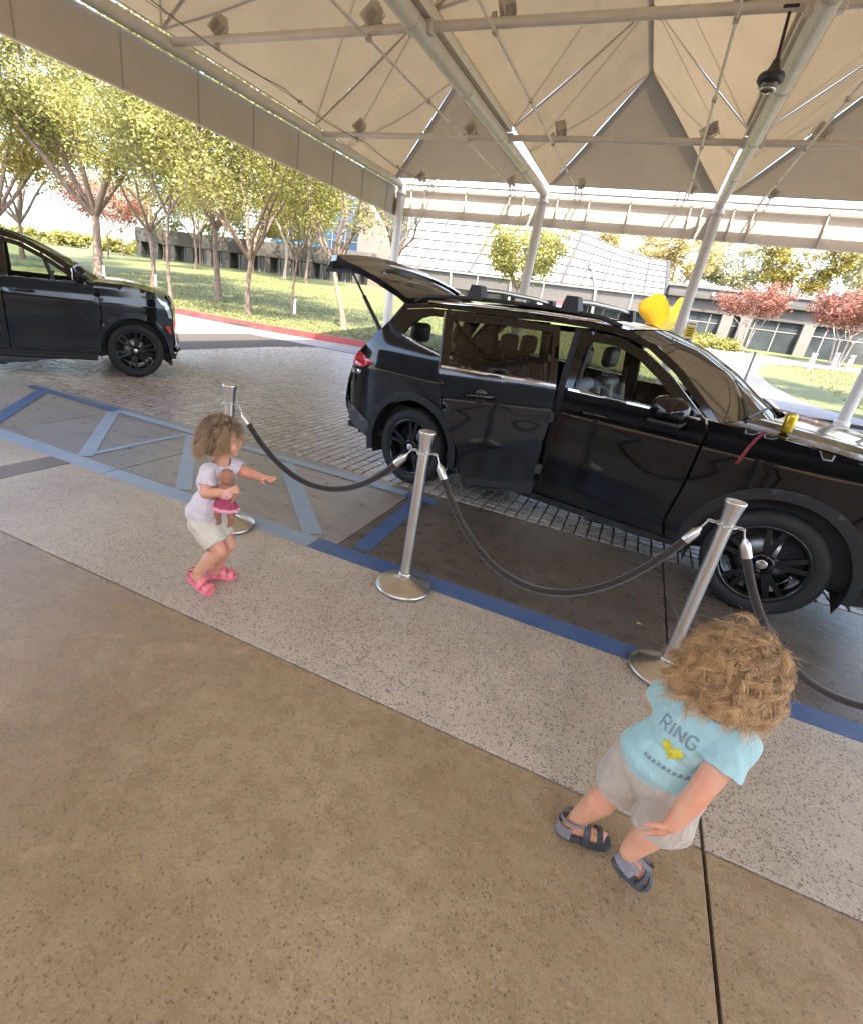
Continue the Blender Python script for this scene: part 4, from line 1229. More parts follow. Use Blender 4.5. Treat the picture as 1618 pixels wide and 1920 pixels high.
def make_wheel(parent, x, y, r, width, side, spokes, rim_r, steer=0.0, double=True):
    """side -1: outer face looks to -y"""
    w = bpy.data.objects.new('wheel', None); COL.objects.link(w); w.parent = parent
    w.location = (x, y, r); w.rotation_euler = (0, 0, steer)
    w.empty_display_size = 0.1
    o = side
    h = width / 2
    prof = [(rim_r + 0.005, -h * 0.86), (rim_r + 0.02, -h * 0.96), (r * 0.84, -h), (r * 0.93, -h * 0.93), (r * 0.985, -h * 0.78), (r, -h * 0.55), (r, 0), (r, h * 0.55), (r * 0.985, h * 0.78), (r * 0.93, h * 0.93), (r * 0.84, h), (rim_r + 0.02, h * 0.96), (rim_r + 0.005, h * 0.86)]
    mb = MB().lathe(prof, 64, axis='y')
    obj('tyre', mb, M_TYRE, w)
    rp = [(rim_r + 0.012, o * h * 0.90), (rim_r + 0.006, o * h * 0.97), (rim_r - 0.012, o * h * 0.93), (rim_r - 0.025, o * h * 0.6), (rim_r - 0.035, -o * h * 0.8), (rim_r - 0.02, -o * h * 0.86)]
    mb = MB().lathe(rp, 48, axis='y')
    yo = o * h * 0.78; hub = 0.075
    for k in range(spokes):
        a = 2 * PI * k / spokes + 0.3
        for sgn in ((-1, 1) if double else (0,)):
            a1 = a + sgn * (0.17 if spokes < 7 else 0.12); a0 = a + sgn * 0.05
            r0, r1 = hub * 0.7, rim_r - 0.012
            w0, w1 = (0.020, 0.016) if double else (0.03, 0.024)
            c0 = Vector((math.cos(a0) * r0, 0, math.sin(a0) * r0)); c1 = Vector((math.cos(a1) * r1, 0, math.sin(a1) * r1))
            t_ = Vector((-(c1 - c0).normalized().z, 0, (c1 - c0).normalized().x))
            q = []
            for dy in (-0.03 * o, 0.0):
                q += [c0 + t_ * w0 + Vector((0, yo + dy, 0)), c0 - t_ * w0 + Vector((0, yo + dy, 0)), c1 - t_ * w1 + Vector((0, yo + dy + 0.012 * o, 0)), c1 + t_ * w1 + Vector((0, yo + dy + 0.012 * o, 0))]
            mb.hexa(q)
    mb.lathe([(hub, yo - 0.03 * o), (hub, yo + 0.004 * o), (hub * 0.8, yo + 0.01 * o)], 24, axis='y')
    for k in range(5):
        a = 2 * PI * k / 5
        mb.tube([(0.052 * math.cos(a), yo, 0.052 * math.sin(a)), (0.052 * math.cos(a), yo + 0.016 * o, 0.052 * math.sin(a))], 0.008, 6)
    obj('rim', mb, M_RIM, w)
    obj('hub_cap', MB().lathe([(0.034, yo + 0.008 * o), (0.036, yo + 0.018 * o), (0.028, yo + 0.022 * o), (0.0, yo + 0.022 * o)], 20, axis='y'), M_CHROME, w)
    obj('brake_disc', MB().lathe([(0.06, -o * 0.01), (rim_r * 0.72, -o * 0.01), (rim_r * 0.72, o * 0.012), (0.06, o * 0.012)], 32, axis='y'), M_DISC, w)
    return w

def half_width(p, s, z):
    """half width of a car body at station s and height z"""
    w = p['w']
    zb = p['belt']
    low = 0.030 * sst(0.75, 0.28, z) + 0.012 * sst(0.95, 0.6, z) * sst(0.35, 0.6, z)
    crease = 0.012 * math.exp(-((z - p['crease']) / 0.05) ** 2)
    up = 0.012 * max(0, z - p['crease']) / max(0.05, zb - p['crease']) if z < zb else 0.012
    tum = p['tumble'] * max(0, z - zb) ** 1.12
    fr = 0.0
    if s > p['f0']: fr = p['fk'] * ((s - p['f0']) / p['fl']) ** 2.2
    rr = 0.0
    if s < p['r0']: rr = p['rk'] * ((p['r0'] - s) / p['rl']) ** 2.0
    return max(0.05, w - low + crease - up - tum - fr - rr)

def seat(parent, x, y, w=0.5, h=0.62, z0=0.55, back=-12, name='seat', head=True):
    t = obj(name, MB().box((x - 0.26, y - w / 2, z0), (x + 0.28, y + w / 2, z0 + 0.16), 0.05), M_SEAT, parent)
    a = math.radians(back)
    bx = -0.22
    mb = MB(); mb.box((-0.07, -w / 2 + 0.02, 0.0), (0.06, w / 2 - 0.02, h), 0.055)
    mb.v = [(x + bx + v[0] * math.cos(a) + v[2] * math.sin(a), y + v[1], z0 + 0.1 - v[0] * math.sin(a) + v[2] * math.cos(a)) for v in mb.v]
    obj('backrest', mb, M_SEAT, t)
    mb = MB()
    for s_ in (-1, 1): mb.box((0.02, s_ * (w / 2 - 0.05) - 0.035, 0.05), (0.11, s_ * (w / 2 - 0.05) + 0.035, h - 0.08), 0.025)
    mb.v = [(x + bx + v[0] * math.cos(a) + v[2] * math.sin(a), y + v[1], z0 + 0.1 - v[0] * math.sin(a) + v[2] * math.cos(a)) for v in mb.v]
    obj('bolster', mb, M_SEATL, t)
    if head:
        hx = x + bx + (h + 0.12) * math.sin(a); hz = z0 + 0.1 + (h + 0.0) * math.cos(a)
        mb = MB(); mb.box((hx - 0.05, y - 0.135, hz + 0.07), (hx + 0.06, y + 0.135, hz + 0.26), 0.05)
        hr = obj('headrest', mb, M_SEAT, t)
        mb = MB()
        for s_ in (-0.06, 0.06): mb.tube([(hx - 0.01, y + s_, hz - 0.06), (hx, y + s_, hz + 0.1)], 0.008, 6)
        obj('headrest_post', mb, M_CHROME, t)
    return t

# ------------------------------------------------------------------ the open SUV
SP = dict(w=0.985, belt=1.20, crease=1.04, tumble=0.34, f0=2.75, fk=0.24, fl=1.15, r0=-0.45, rk=0.20, rl=0.55)
TC = 0.955
SANG = -0.2237
cs_, sn_ = math.cos(SANG), math.sin(SANG)
suv = thing('black_suv', 'black suv with rear door and tailgate open at the drop-off', 'car', (-1.806 - sn_ * TC, 4.51 + cs_ * TC, -0.012), SANG)
WR = 0.3725
def side_map(sd, off=0.0):
    return lambda s, z: (s, sd * (half_width(SP, s, z) + off), z)
def side_in(sd): return lambda p: (0, -sd, 0)

# outlines in (station along the car, height)
ROOF_EDGE = [(-0.36, 1.645), (-0.05, 1.685), (0.40, 1.706), (0.9, 1.716), (1.40, 1.712), (1.66, 1.69), (1.90, 1.612), (2.12, 1.48), (2.30, 1.335), (2.44, 1.215)]
QUARTER = [(0.405, 1.655), (-0.05, 1.64), (-0.33, 1.60), (-0.45, 1.50), (-0.64, 1.29), (-0.80, 1.155), (-0.90, 1.05), (-0.99, 0.85), (-1.02, 0.62), (-1.0, 0.50), (-0.85, 0.43)] + [(-0.50, 0.345)] + circ_arc(0, WR, 0.475, 183, -2, 26) + [(0.52, 0.31), (0.735, 0.33), (0.695, 0.45), (0.645, 0.63), (0.53, 0.81), (0.465, 0.93), (0.395, 1.22)]
QWIN = [(-0.28, 1.40), (-0.12, 1.545), (0.02, 1.575), (0.33, 1.585), (0.325, 1.30), (0.10, 1.305)]
QWIN = [(-0.27, 1.395), (-0.235, 1.45), (-0.13, 1.545), (-0.03, 1.575), (0.32, 1.59), (0.315, 1.275), (0.18, 1.285), (-0.10, 1.345)]
RDOOR = [(1.338, 0.36), (0.765, 0.34), (0.715, 0.45), (0.665, 0.635), (0.548, 0.82), (0.485, 0.935), (0.412, 1.22), (0.42, 1.64), (0.9, 1.655), (1.312, 1.645), (1.334, 1.3), (1.342, 1.1)]
RWIN = [(1.27, 1.25), (0.475, 1.285), (0.485, 1.585), (0.9, 1.60), (1.26, 1.595)]
FDOOR = [(1.368, 0.36), (1.376, 1.1), (1.362, 1.3), (1.335, 1.645), (1.62, 1.635), (1.84, 1.565), (2.06, 1.44), (2.24, 1.30), (2.35, 1.215), (2.385, 1.12), (2.37, 0.8), (2.325, 0.46), (2.36, 0.345)]
FWIN = [(1.43, 1.232), (1.412, 1.52), (1.44, 1.575), (1.62, 1.572), (1.80, 1.515), (1.99, 1.40), (2.14, 1.285), (2.205, 1.222)]
FENDER = [(2.372, 1.213), (2.69, 1.205), (2.93, 1.188), (3.2, 1.15), (3.45, 1.085), (3.64, 1.0), (3.80, 0.86), (3.86, 0.60), (3.82, 0.32), (3.50, 0.27)] + circ_arc(2.98, WR, 0.475, -3, 183, 26) + [(2.43, 0.345), (2.378, 0.35), (2.342, 0.46), (2.388, 0.8), (2.402, 1.12)]
BAND_LOW = [(2.36, 1.232), (2.245, 1.322), (2.07, 1.46), (1.85, 1.585), (1.625, 1.655), (1.33, 1.665), (0.9, 1.672), (0.41, 1.66), (-0.05, 1.645), (-0.33, 1.605)]
for sd in (-1, 1):
    body = obj('body_side', MB(), M_PAINT, suv) if False else None
    q = panel('rear_quarter', QUARTER, side_map(sd), M_PAINT, suv, [QWIN], inward=side_in(sd), thick=0.03)
    panel('quarter_window', smooth_poly([(a * 1.0, b) for a, b in QWIN], 1), side_map(sd, -0.014), M_GLASSC if sd < 0 else M_GLASSC, suv, res=0.1, thick=0)
    f = panel('front_door', FDOOR, side_map(sd), M_PAINT, suv, [FWIN], inward=side_in(sd), thick=0.035)
    panel('window_glass', [(a, b) for a, b in FWIN], side_map(sd, -0.016), M_GLASSC, f, res=0.1, thick=0)
    panel('fender', FENDER, side_map(sd), M_PAINT, suv, inward=side_in(sd), thick=0.03)
    panel('side_frame', ROOF_EDGE + BAND_LOW, side_map(sd), M_PAINT, suv, inward=side_in(sd), thick=0.04, res=0.04)
    panel('b_pillar', [(1.34, 0.36), (1.40, 0.36), (1.44, 1.2), (1.42, 1.66), (1.27, 1.66), (1.30, 1.2)], side_map(sd, -0.045), M_CLAD, suv, inward=side_in(sd), thick=0.05)
    panel('rocker', [(0.50, 0.335), (2.44, 0.34), (2.44, 0.30), (2.2, 0.285), (0.7, 0.29), (0.5, 0.30)], side_map(sd, 0.004), M_CLAD, suv, inward=side_in(sd), thick=0.08)
    for cx, a0, a1 in ((0.0, 196, -8), (2.98, 192, -12)):
        ring = circ_arc(cx, WR, 0.535, a0, a1, 30) + circ_arc(cx, WR, 0.462, a1, a0, 30)
        panel('arch_moulding', ring, side_map(sd, 0.016), M_CLAD, suv, inward=side_in(sd), thick=0.05, res=0.04)
    panel('bumper_corner', [(-0.5, 0.335), (-0.52, 0.50), (-0.78, 0.585), (-1.035, 0.61), (-1.02, 0.50), (-0.86, 0.425)], side_map(sd, 0.012), M_CLADG, suv, inward=side_in(sd), thick=0.04)
    panel('tail_lamp', [(-0.53, 1.085), (-0.80, 1.16), (-0.885, 1.075), (-0.89, 0.995), (-0.66, 1.02)], side_map(sd, 0.012), M_TAIL, suv, inward=side_in(sd), thick=0.03, res=0.04)
    panel('tail_lamp_lens', [(-0.66, 1.035), (-0.86, 1.06), (-0.87, 1.01), (-0.72, 1.02)], side_map(sd, 0.018), M_TAILW, suv, inward=side_in(sd), thick=0.01, res=0.04)
    panel('reflector_trim', [(-0.70, 0.985), (-0.905, 0.972), (-0.93, 0.925), (-0.74, 0.935)], side_map(sd, 0.010), M_CHROME, suv, inward=side_in(sd), thick=0.01, res=0.04)
    # chrome strips under the glass
    def strip(poly_top, h, off=0.008, name='belt_trim', parent=suv):
        pl = poly_top + [(a, b - h) for a, b in poly_top[::-1]]
        return panel(name, pl, side_map(sd, off), M_CHROME, parent, inward=side_in(sd), thick=0.015, res=0.05)
    strip([(1.40, 1.228), (2.33, 1.216)], 0.014, parent=f)
    strip([(-0.27, 1.392), (-0.10, 1.342), (0.18, 1.282), (0.33, 1.272)], 0.014)
    strip([(-0.1, 1.700), (0.4, 1.722), (0.9, 1.732), (1.48, 1.724)], 0.012, off=0.012, name='roof_trim')
    obj('door_handle', MB().tube([(1.55, sd * 1.0, 1.08), (1.58, sd * 1.02, 1.085), (1.72, sd * 1.02, 1.085), (1.75, sd * 1.0, 1.08)], [0.012, 0.018, 0.018, 0.012], 8), M_PAINT, f)
    # wheel housings
    for cx in (0.0, 2.98):
        rows = []
        for yy in (0.55, 0.95):
            rows.append([(cx + 0.47 * math.cos(PI * k / 20), sd * yy, WR + 0.47 * math.sin(PI * k / 20) - 0.02) for k in range(-2, 23)])
        mb = MB().grid(rows)
        mb.add([(cx, sd * 0.55, WR)] + rows[0], [(0, k + 1, k + 2) for k in range(24)])
        obj('wheel_housing', mb, M_INT, suv)
    make_wheel(suv, 0.0, sd * (TC - 0.125), WR, 0.235, sd, 5, 0.262)
    make_wheel(suv, 2.98, sd * (TC - 0.125), WR, 0.235, sd, 5, 0.262, steer=0.03)

# far rear door closed; near one swung open about its front edge
def door_parts(par, mp, inw, outer_in):
    d = panel('door_skin', RDOOR, mp, M_PAINT, par, [RWIN], inward=inw, thick=0.06)
    panel('window_glass', RWIN, lambda s, z: tuple(Vector(mp(s, z)) + Vector(inw(Vector((0, 0, 0)))) * 0.016), M_GLASSD, par, res=0.1, thick=0)
    panel('belt_trim', [(0.42, 1.278), (1.33, 1.238), (1.33, 1.223), (0.42, 1.263)], lambda s, z: tuple(Vector(mp(s, z)) - Vector(inw(Vector((0, 0, 0)))) * 0.008), M_CHROME, par, inward=inw, thick=0.015)
    lowp = [p for p in RDOOR if p[1] < 1.25]
    return d
rd = bpy.data.objects.new('rear_door', None); COL.objects.link(rd); rd.parent = suv; rd.empty_display_size = 0.1
door_parts(rd, side_map(1), side_in(1), None)
HS = 1.345; HY = -(half_width(SP, HS, 1.0)) - 0.016
od = bpy.data.objects.new('open_rear_door', None); COL.objects.link(od); od.parent = suv; od.empty_display_size = 0.1
od['label'] = 'rear door swung open toward the kerb'
od.location = (HS, HY, 0); od.rotation_euler = (0, 0, math.radians(45))
dm = lambda s, z: (s - HS, -(half_width(SP, s, z)) - HY, z)
dm = lambda s, z: (s - HS - 0.012, -(half_width(SP, s, z)) - HY - 0.012, z)
door_parts(od, dm, lambda p: (0, 1, 0), None)
liner = [(1.33, 0.37), (0.80, 0.36), (0.72, 0.5), (0.66, 0.68), (0.55, 0.84), (0.46, 1.0), (0.43, 1.215), (0.47, 1.225), (1.33, 1.215)]
panel('door_card', liner, lambda s, z: (s - HS, -(half_width(SP, s, z)) - HY + 0.062, z), M_INT, od, inward=lambda p: (0, 1, 0), thick=0.05)
obj('armrest', MB().box((-0.75, 0.10, 0.86), (-0.2, 0.17, 0.93), 0.02), M_SEAT, od)
obj('door_handle', MB().tube([(-0.72, -0.02, 1.09), (-0.70, -0.045, 1.095), (-0.52, -0.045, 1.10), (-0.50, -0.02, 1.10)], [0.014, 0.021, 0.021, 0.014], 8), M_PAINT, od)
obj('handle_recess', MB().lathe([(0.0, -0.006), (0.045, -0.005), (0.055, 0.0)], 16, (-0.61, -0.008, 1.09), 'y'), M_BLACK, od)
obj('sill_cladding', MB().grid([[(s - HS, -(half_width(SP, s, z)) - HY - 0.012, z) for s in np.linspace(0.755, 1.345, 10)] for z in (0.335, 0.37, 0.41, 0.43)]), M_CLAD, od)
obj('hinge', MB().box((-0.03, 0.02, 0.52), (0.03, 0.09, 0.6)).box((-0.03, 0.02, 0.95), (0.03, 0.09, 1.03)), M_BLACK, od)

# roof, bonnet, windscreen, nose, tail
def edge_at(s):
    for (a, b), (c, d) in zip(ROOF_EDGE, ROOF_EDGE[1:]):
        if a <= s <= c: return b + (d - b) * (s - a) / (c - a)
    return ROOF_EDGE[0][1] if s < ROOF_EDGE[0][0] else ROOF_EDGE[-1][1]
rows = []
for s in np.linspace(-0.36, 1.66, 26):
    s = float(s); ez = edge_at(s); hw = half_width(SP, s, ez); r = []
    crown = 0.035 + 0.02 * math.sin(PI * (s + 0.36) / 2.02)
    for k in range(21):
        u = -1 + 2 * k / 20
        r.append((s + (0.10 * (1 - u * u) if s > 1.4 else -0.10 * (1 - u * u) if s < -0.2 else 0), u * hw, ez + crown * (1 - abs(u) ** 2.2)))
    rows.append(r)
obj('roof', MB().grid(rows), M_PAINT, suv)
obj('sunroof', MB().grid([[(float(s), u * 0.48, edge_at(float(s)) + 0.035 + 0.02 * math.sin(PI * (s + 0.36) / 2.02) - 0.02 * abs(u * 0.5) ** 2 + 0.006) for u in np.linspace(-1, 1, 7)] for s in np.linspace(0.2, 1.45, 8)]), simple('sunroof_glass', (0.008, 0.008, 0.009), 0.04, var=0.1), suv)
rows = []
for s in np.linspace(-0.36, 1.7, 12):
    s = float(s); hw = half_width(SP, s, edge_at(s)) - 0.04
    rows.append([(s, u * hw, edge_at(s) - 0.045) for u in np.linspace(-1, 1, 9)])
obj('headliner', MB().grid(rows), M_HEADLINER, suv)
def screen_pt(u, v):
    s0 = 1.66 + (2.44 - 1.66) * v
    ez = edge_at(s0); hw = half_width(SP, s0, ez) - 0.03
    bulge = (0.10 + 0.20 * v) * (1 - u * u)
    return (s0 + bulge, u * hw, ez + (0.035 * (1 - v)) * (1 - abs(u) ** 2.2) - 0.004)
obj('windscreen', MB().grid([[screen_pt(-1 + 2 * k / 16, v / 12) for k in range(17)] for v in range(13)]), M_GLASSC, suv)
obj('wiper', MB().tube([Vector(screen_pt(-0.75, 0.97)) + Vector((0.02, 0, 0.02)), Vector(screen_pt(-0.2, 0.90)) + Vector((0.02, 0, 0.02))], 0.009, 6).tube([Vector(screen_pt(0.05, 0.97)) + Vector((0.02, 0, 0.02)), Vector(screen_pt(0.6, 0.90)) + Vector((0.02, 0, 0.02))], 0.009, 6), M_BLACK, suv)
obj('cowl', MB().grid([[(2.44 + 0.30 * (1 - u * u) + dx, u * 0.90, 1.205 - dz) for u in np.linspace(-1, 1, 15)] for dx, dz in ((-0.03, 0.0), (0.05, 0.012))]), M_CLAD, suv)
def hood_z(s): return 1.222 - 0.02 * sst(2.4, 3.0, s) - 0.13 * ((max(0, s - 2.6)) / 1.1) ** 2.2
rows = []
for i in range(22):
    v = i / 21; r = []
    for k in range(25):
        u = -1 + 2 * k / 24
        s0 = 2.44 + 0.32 * (1 - u * u); s1 = 3.52 + 0.28 * (1 - u * u)
        s = s0 + (s1 - s0) * v
        hw = half_width(SP, min(s, 3.5), 1.15) - 0.035
        z = hood_z(s) + 0.045 * (1 - u * u) - 0.004 + 0.012 * math.exp(-((abs(u) - 0.62) / 0.08) ** 2)
        r.append((s, u * hw, z))
    rows.append(r)
obj('bonnet', MB().grid(rows), M_PAINT, suv)
rows = []
for z, ds in ((1.04, -0.06), (0.95, 0.02), (0.8, 0.07), (0.62, 0.09), (0.45, 0.08), (0.3, 0.0), (0.22, -0.1)):
    r = []
    for k in range(17):
        u = -1 + 2 * k / 16
        r.append((3.62 + ds + 0.24 * (1 - u * u), u * (half_width(SP, 3.62, z) - 0.01), z))
    rows.append(r)
obj('front_bumper', MB().grid(rows), M_PAINT, suv)
mb = MB()
for z in (0.70, 0.77, 0.84, 0.91):
    mb.tube([(3.73 + 0.24 * (1 - u * u), u * 0.62, z) for u in np.linspace(-1, 1, 11)], 0.016, 6)
obj('grille', mb, M_CHROME, suv)
for sd in (-1, 1):
    obj('headlight', MB().grid([[(3.66 - 0.05 * a, sd * (0.50 + 0.26 * a), 0.90 + 0.10 * b) for a in np.linspace(0, 1, 6)] for b in np.linspace(0, 1, 4)]), glass('lamp_glass', (0.8, 0.8, 0.8)), suv)
rows = []
for z, ds in ((1.08, 0.03), (0.98, 0.0), (0.82, -0.03), (0.62, -0.06), (0.53, -0.04), (0.47, 0.07)):
    rows.append([(-0.98 + ds - 0.12 * (1 - u * u), u * (half_width(SP, -0.98, z)), z) for u in np.linspace(-1, 1, 15)])
obj('rear_bumper', MB().grid(rows[3:]), M_CLADG, suv)
obj('load_sill', MB().grid(rows[2:4]), M_PAINT, suv)

# floor and cabin
fl = MB(); fl.box((-0.80, -0.80, 0.31), (3.5, 0.80, 0.36)); fl.box((2.45, -0.84, 0.36), (3.55, 0.84, 0.95))
obj('underbody', fl, M_INT, suv)
obj('cabin_floor', MB().box((-0.9, -0.86, 0.362), (2.45, 0.86, 0.42)), M_INT, suv)
obj('load_floor', MB().box((-0.95, -0.80, 0.422), (0.05, 0.80, 0.72)), M_INT, suv)
obj('dashboard', MB().box((2.10, -0.80, 0.75), (2.48, 0.80, 1.14), 0.06), M_INT, suv)
mb = MB()
for k in range(24):
    a0, a1 = 2 * PI * k / 24, 2 * PI * (k + 1) / 24
    mb.tube([(1.98 + 0.07 * math.sin(a0), 0.40 + 0.18 * math.cos(a0), 1.05 + 0.17 * math.sin(a0)), (1.98 + 0.07 * math.sin(a1), 0.40 + 0.18 * math.cos(a1), 1.05 + 0.17 * math.sin(a1))], 0.015, 6, False)
obj('steering_wheel', mb, M_INT, suv)
for y in (-0.40, 0.40): seat(suv, 1.62, y, 0.52, 0.60, 0.58)
for y in (-0.46, 0.0, 0.46): seat(suv, 0.72, y, 0.44, 0.56, 0.60)
for y in (-0.40, 0.40): seat(suv, -0.10, y, 0.46, 0.48, 0.66)
obj('centre_mirror', MB().box((2.02, -0.12, 1.46), (2.05, 0.12, 1.53), 0.012), M_BLACK, suv)
obj('seat_belt', MB().tube([(1.30, 0.90, 1.45), (1.34, 0.86, 0.95)], 0.016, 4).tube([(0.18, -0.86, 1.50), (0.15, -0.84, 1.12)], 0.016, 4), M_BLACK, suv)
obj('paper', MB().box((2.25, -0.62, 1.142), (2.42, -0.3, 1.15)), MATS['sign_white'], suv)

# door mirrors
for sd in (-1, 1):
    mb = MB()
    rows = []
    for i in range(9):
        v = -1 + 2 * i / 8; r = []
        sc = math.sqrt(max(0, 1 - abs(v) ** 3.2))
        for k in range(20):
            a = 2 * PI * k / 20
            r.append((2.15 + 0.125 * sc * (abs(math.cos(a)) ** 0.7) * (1 if math.cos(a) > 0 else -1) + 0.02 * v, sd * (1.11 + 0.135 * v), 1.235 + (0.095 if math.sin(a) > 0 else 0.072) * sc * (abs(math.sin(a)) ** 0.7) * (1 if math.sin(a) > 0 else -1)))
        r.append(r[0]); rows.append(r)
    mr = obj('door_mirror', mb.grid(rows), M_PAINT, suv)
    obj('mirror_arm', MB().hexa([(2.08, sd * 0.94, 1.15), (2.20, sd * 0.94, 1.15), (2.17, sd * 1.06, 1.17), (2.09, sd * 1.06, 1.17), (2.08, sd * 0.94, 1.20), (2.20, sd * 0.94, 1.20), (2.17, sd * 1.06, 1.20), (2.09, sd * 1.06, 1.20)]), M_CLAD, mr)
    obj('mirror_cap_lower', MB().box((2.05, sd * 1.11 - 0.12, 1.150), (2.26, sd * 1.11 + 0.12, 1.180), 0.014), M_CLAD, mr)

# roof rails with two bars across
for sd in (-1, 1):
    pts = [(-0.28, sd * 0.77, 1.675), (-0.18, sd * 0.775, 1.725), (0.1, sd * 0.785, 1.752), (0.6, sd * 0.79, 1.768), (1.1, sd * 0.79, 1.766), (1.45, sd * 0.785, 1.745), (1.6, sd * 0.775, 1.705)]
    obj('roof_rail', MB().tube(pts, 0.017, 8), M_CLAD, suv)
for s in (0.36, 1.20):
    cb = obj('cross_bar', MB().tube([(s, -0.80, 1.835), (s + 0.01, -0.4, 1.85), (s + 0.01, 0.4, 1.85), (s, 0.80, 1.835)], 0.022, 10), M_ALU, suv)
    for sd in (-1, 1):
        obj('bar_foot', MB().hexa([(s - 0.075, sd * 0.72, 1.755), (s + 0.075, sd * 0.72, 1.755), (s + 0.075, sd * 0.84, 1.755), (s - 0.075, sd * 0.84, 1.755), (s - 0.045, sd * 0.74, 1.868), (s + 0.045, sd * 0.74, 1.868), (s + 0.045, sd * 0.835, 1.868), (s - 0.045, sd * 0.835, 1.868)]), M_BLACK, cb)
obj('antenna_fin', MB().hexa([(-0.25, -0.02, 1.70), (-0.08, -0.02, 1.715), (-0.08, 0.02, 1.715), (-0.25, 0.02, 1.70), (-0.26, -0.008, 1.775), (-0.22, -0.008, 1.775), (-0.22, 0.008, 1.775), (-0.26, 0.008, 1.775)]), M_PAINT, suv)

# tailgate raised on its roof hinge
tg = bpy.data.objects.new('tailgate', None); COL.objects.link(tg); tg.parent = suv; tg.empty_display_size = 0.1
tg['label'] = 'tailgate raised with its lined inside showing'
HX, HZ = -0.42, 1.67
tg.location = (HX, 0, HZ); tg.rotation_euler = (0, math.radians(66), 0)
prof = [(0.0, 0.0), (-0.10, -0.07), (-0.30, -0.26), (-0.48, -0.46), (-0.58, -0.60), (-0.67, -0.68), (-0.70, -0.80), (-0.68, -0.95), (-0.66, -1.0)]
cum = [0.0]
for a, b in zip(prof, prof[1:]): cum.append(cum[-1] + math.dist(a, b))
def tg_map(off):
    def f(u, v):
        v = max(0.0, min(cum[-1] - 1e-6, v))
        for i in range(len(prof) - 1):
            if v <= cum[i + 1] + 1e-9:
                t_ = (v - cum[i]) / (cum[i + 1] - cum[i]); a, b = prof[i], prof[i + 1]
                # rounded: blend the direction across the segment ends
                x = a[0] + (b[0] - a[0]) * t_; z = a[1] + (b[1] - a[1]) * t_
                dx, dz = (b[0] - a[0]) / (cum[i + 1] - cum[i]), (b[1] - a[1]) / (cum[i + 1] - cum[i])
                break
        bow = 0.06 * (1 - (u / 0.8) ** 2)
        nx, nz = dz, -dx          # inward
        return (x - bow + (-nx) * -off * -1, u, z + (-nz) * -off * -1)
    return f
L_ = cum[-1]
OUT = [(-0.70, 0.02), (-0.755, 0.3), (-0.80, 0.7), (-0.80, 0.95), (-0.70, L_ - 0.12), (-0.64, L_ - 0.01), (0.64, L_ - 0.01), (0.70, L_ - 0.12), (0.80, 0.95), (0.80, 0.7), (0.755, 0.3), (0.70, 0.02)]
WIN = smooth_poly([(-0.60, 0.13), (-0.66, 0.62), (0.66, 0.62), (0.60, 0.13)], 2)
panel('outer_skin', OUT, tg_map(0.0), M_PAINT, tg, [WIN], inward=lambda p: (0.045, 0, -0.03), thick=1.0, res=0.06)
panel('inner_lining', [(a * 0.95, b * 0.97 + 0.012) for a, b in OUT], tg_map(0.055), simple('tailgate_lining', (0.075, 0.058, 0.045), 0.75, var=0.15), tg, [WIN], inward=lambda p: (-0.02, 0, 0.02), thick=1.0, res=0.06)
panel('rear_window', WIN, tg_map(0.02), M_GLASSD, tg, res=0.12, thick=0)
hb = Vector(tg_map(0.06)(0.0, 0.74))
obj('pull_handle', MB().box((hb.x - 0.02, -0.22, hb.z - 0.03), (hb.x + 0.07, 0.22, hb.z + 0.02), 0.015), M_BLACK, tg)
# gas struts from the body to the raised gate
Rm = Matrix.Rotation(math.radians(66), 4, 'Y')
for sd in (-1, 1):
    p = Rm @ Vector(tg_map(0.03)(sd * 0.76, 0.80)) + Vector((HX, 0, HZ))
    a = Vector((-0.60, sd * 0.80, 1.33))
    st = obj('gas_strut', MB().tube([a, a.lerp(p, 0.55)], 0.019, 10).tube([a.lerp(p, 0.55), p], 0.011, 8), M_BLACK, suv)
obj('boot_frame', MB().tube([(-0.40, -0.74, 1.64), (-0.62, -0.83, 1.30), (-0.84, -0.86, 1.08), (-0.97, -0.80, 0.84), (-1.05, -0.5, 0.74), (-1.09, 0, 0.72), (-1.05, 0.5, 0.74), (-0.97, 0.80, 0.84), (-0.84, 0.86, 1.08), (-0.62, 0.83, 1.30), (-0.40, 0.74, 1.64)], 0.03, 8), M_CLAD, suv)

# yellow drink can standing on the bonnet corner
def on_suv(s, y, z): return (-1.806 - sn_ * TC + s * cs_ - y * sn_, 4.51 + cs_ * TC + s * sn_ + y * cs_, z - 0.012)
zc = hood_z(2.80) + 0.045 * (1 - 0.86 ** 2) + 0.002
t = thing('drink_can', 'yellow drink can standing on the black suv bonnet', 'can', on_suv(2.80, -0.80, zc))
obj('can_body', MB().lathe([(0.0, 0.002), (0.026, 0.0), (0.033, 0.012), (0.033, 0.108), (0.027, 0.122)], 24), simple('yellow_can', (0.55, 0.40, 0.03), 0.25, metal=0.6, var=0.2, scale=40), t)
obj('can_lid', MB().lathe([(0.027, 0.122), (0.028, 0.126), (0.024, 0.121), (0.0, 0.121)], 24), M_ALU, t)
obj('pull_tab', MB().box((-0.006, -0.012, 0.1215), (0.016, 0.012, 0.1235)), M_ALU, t)

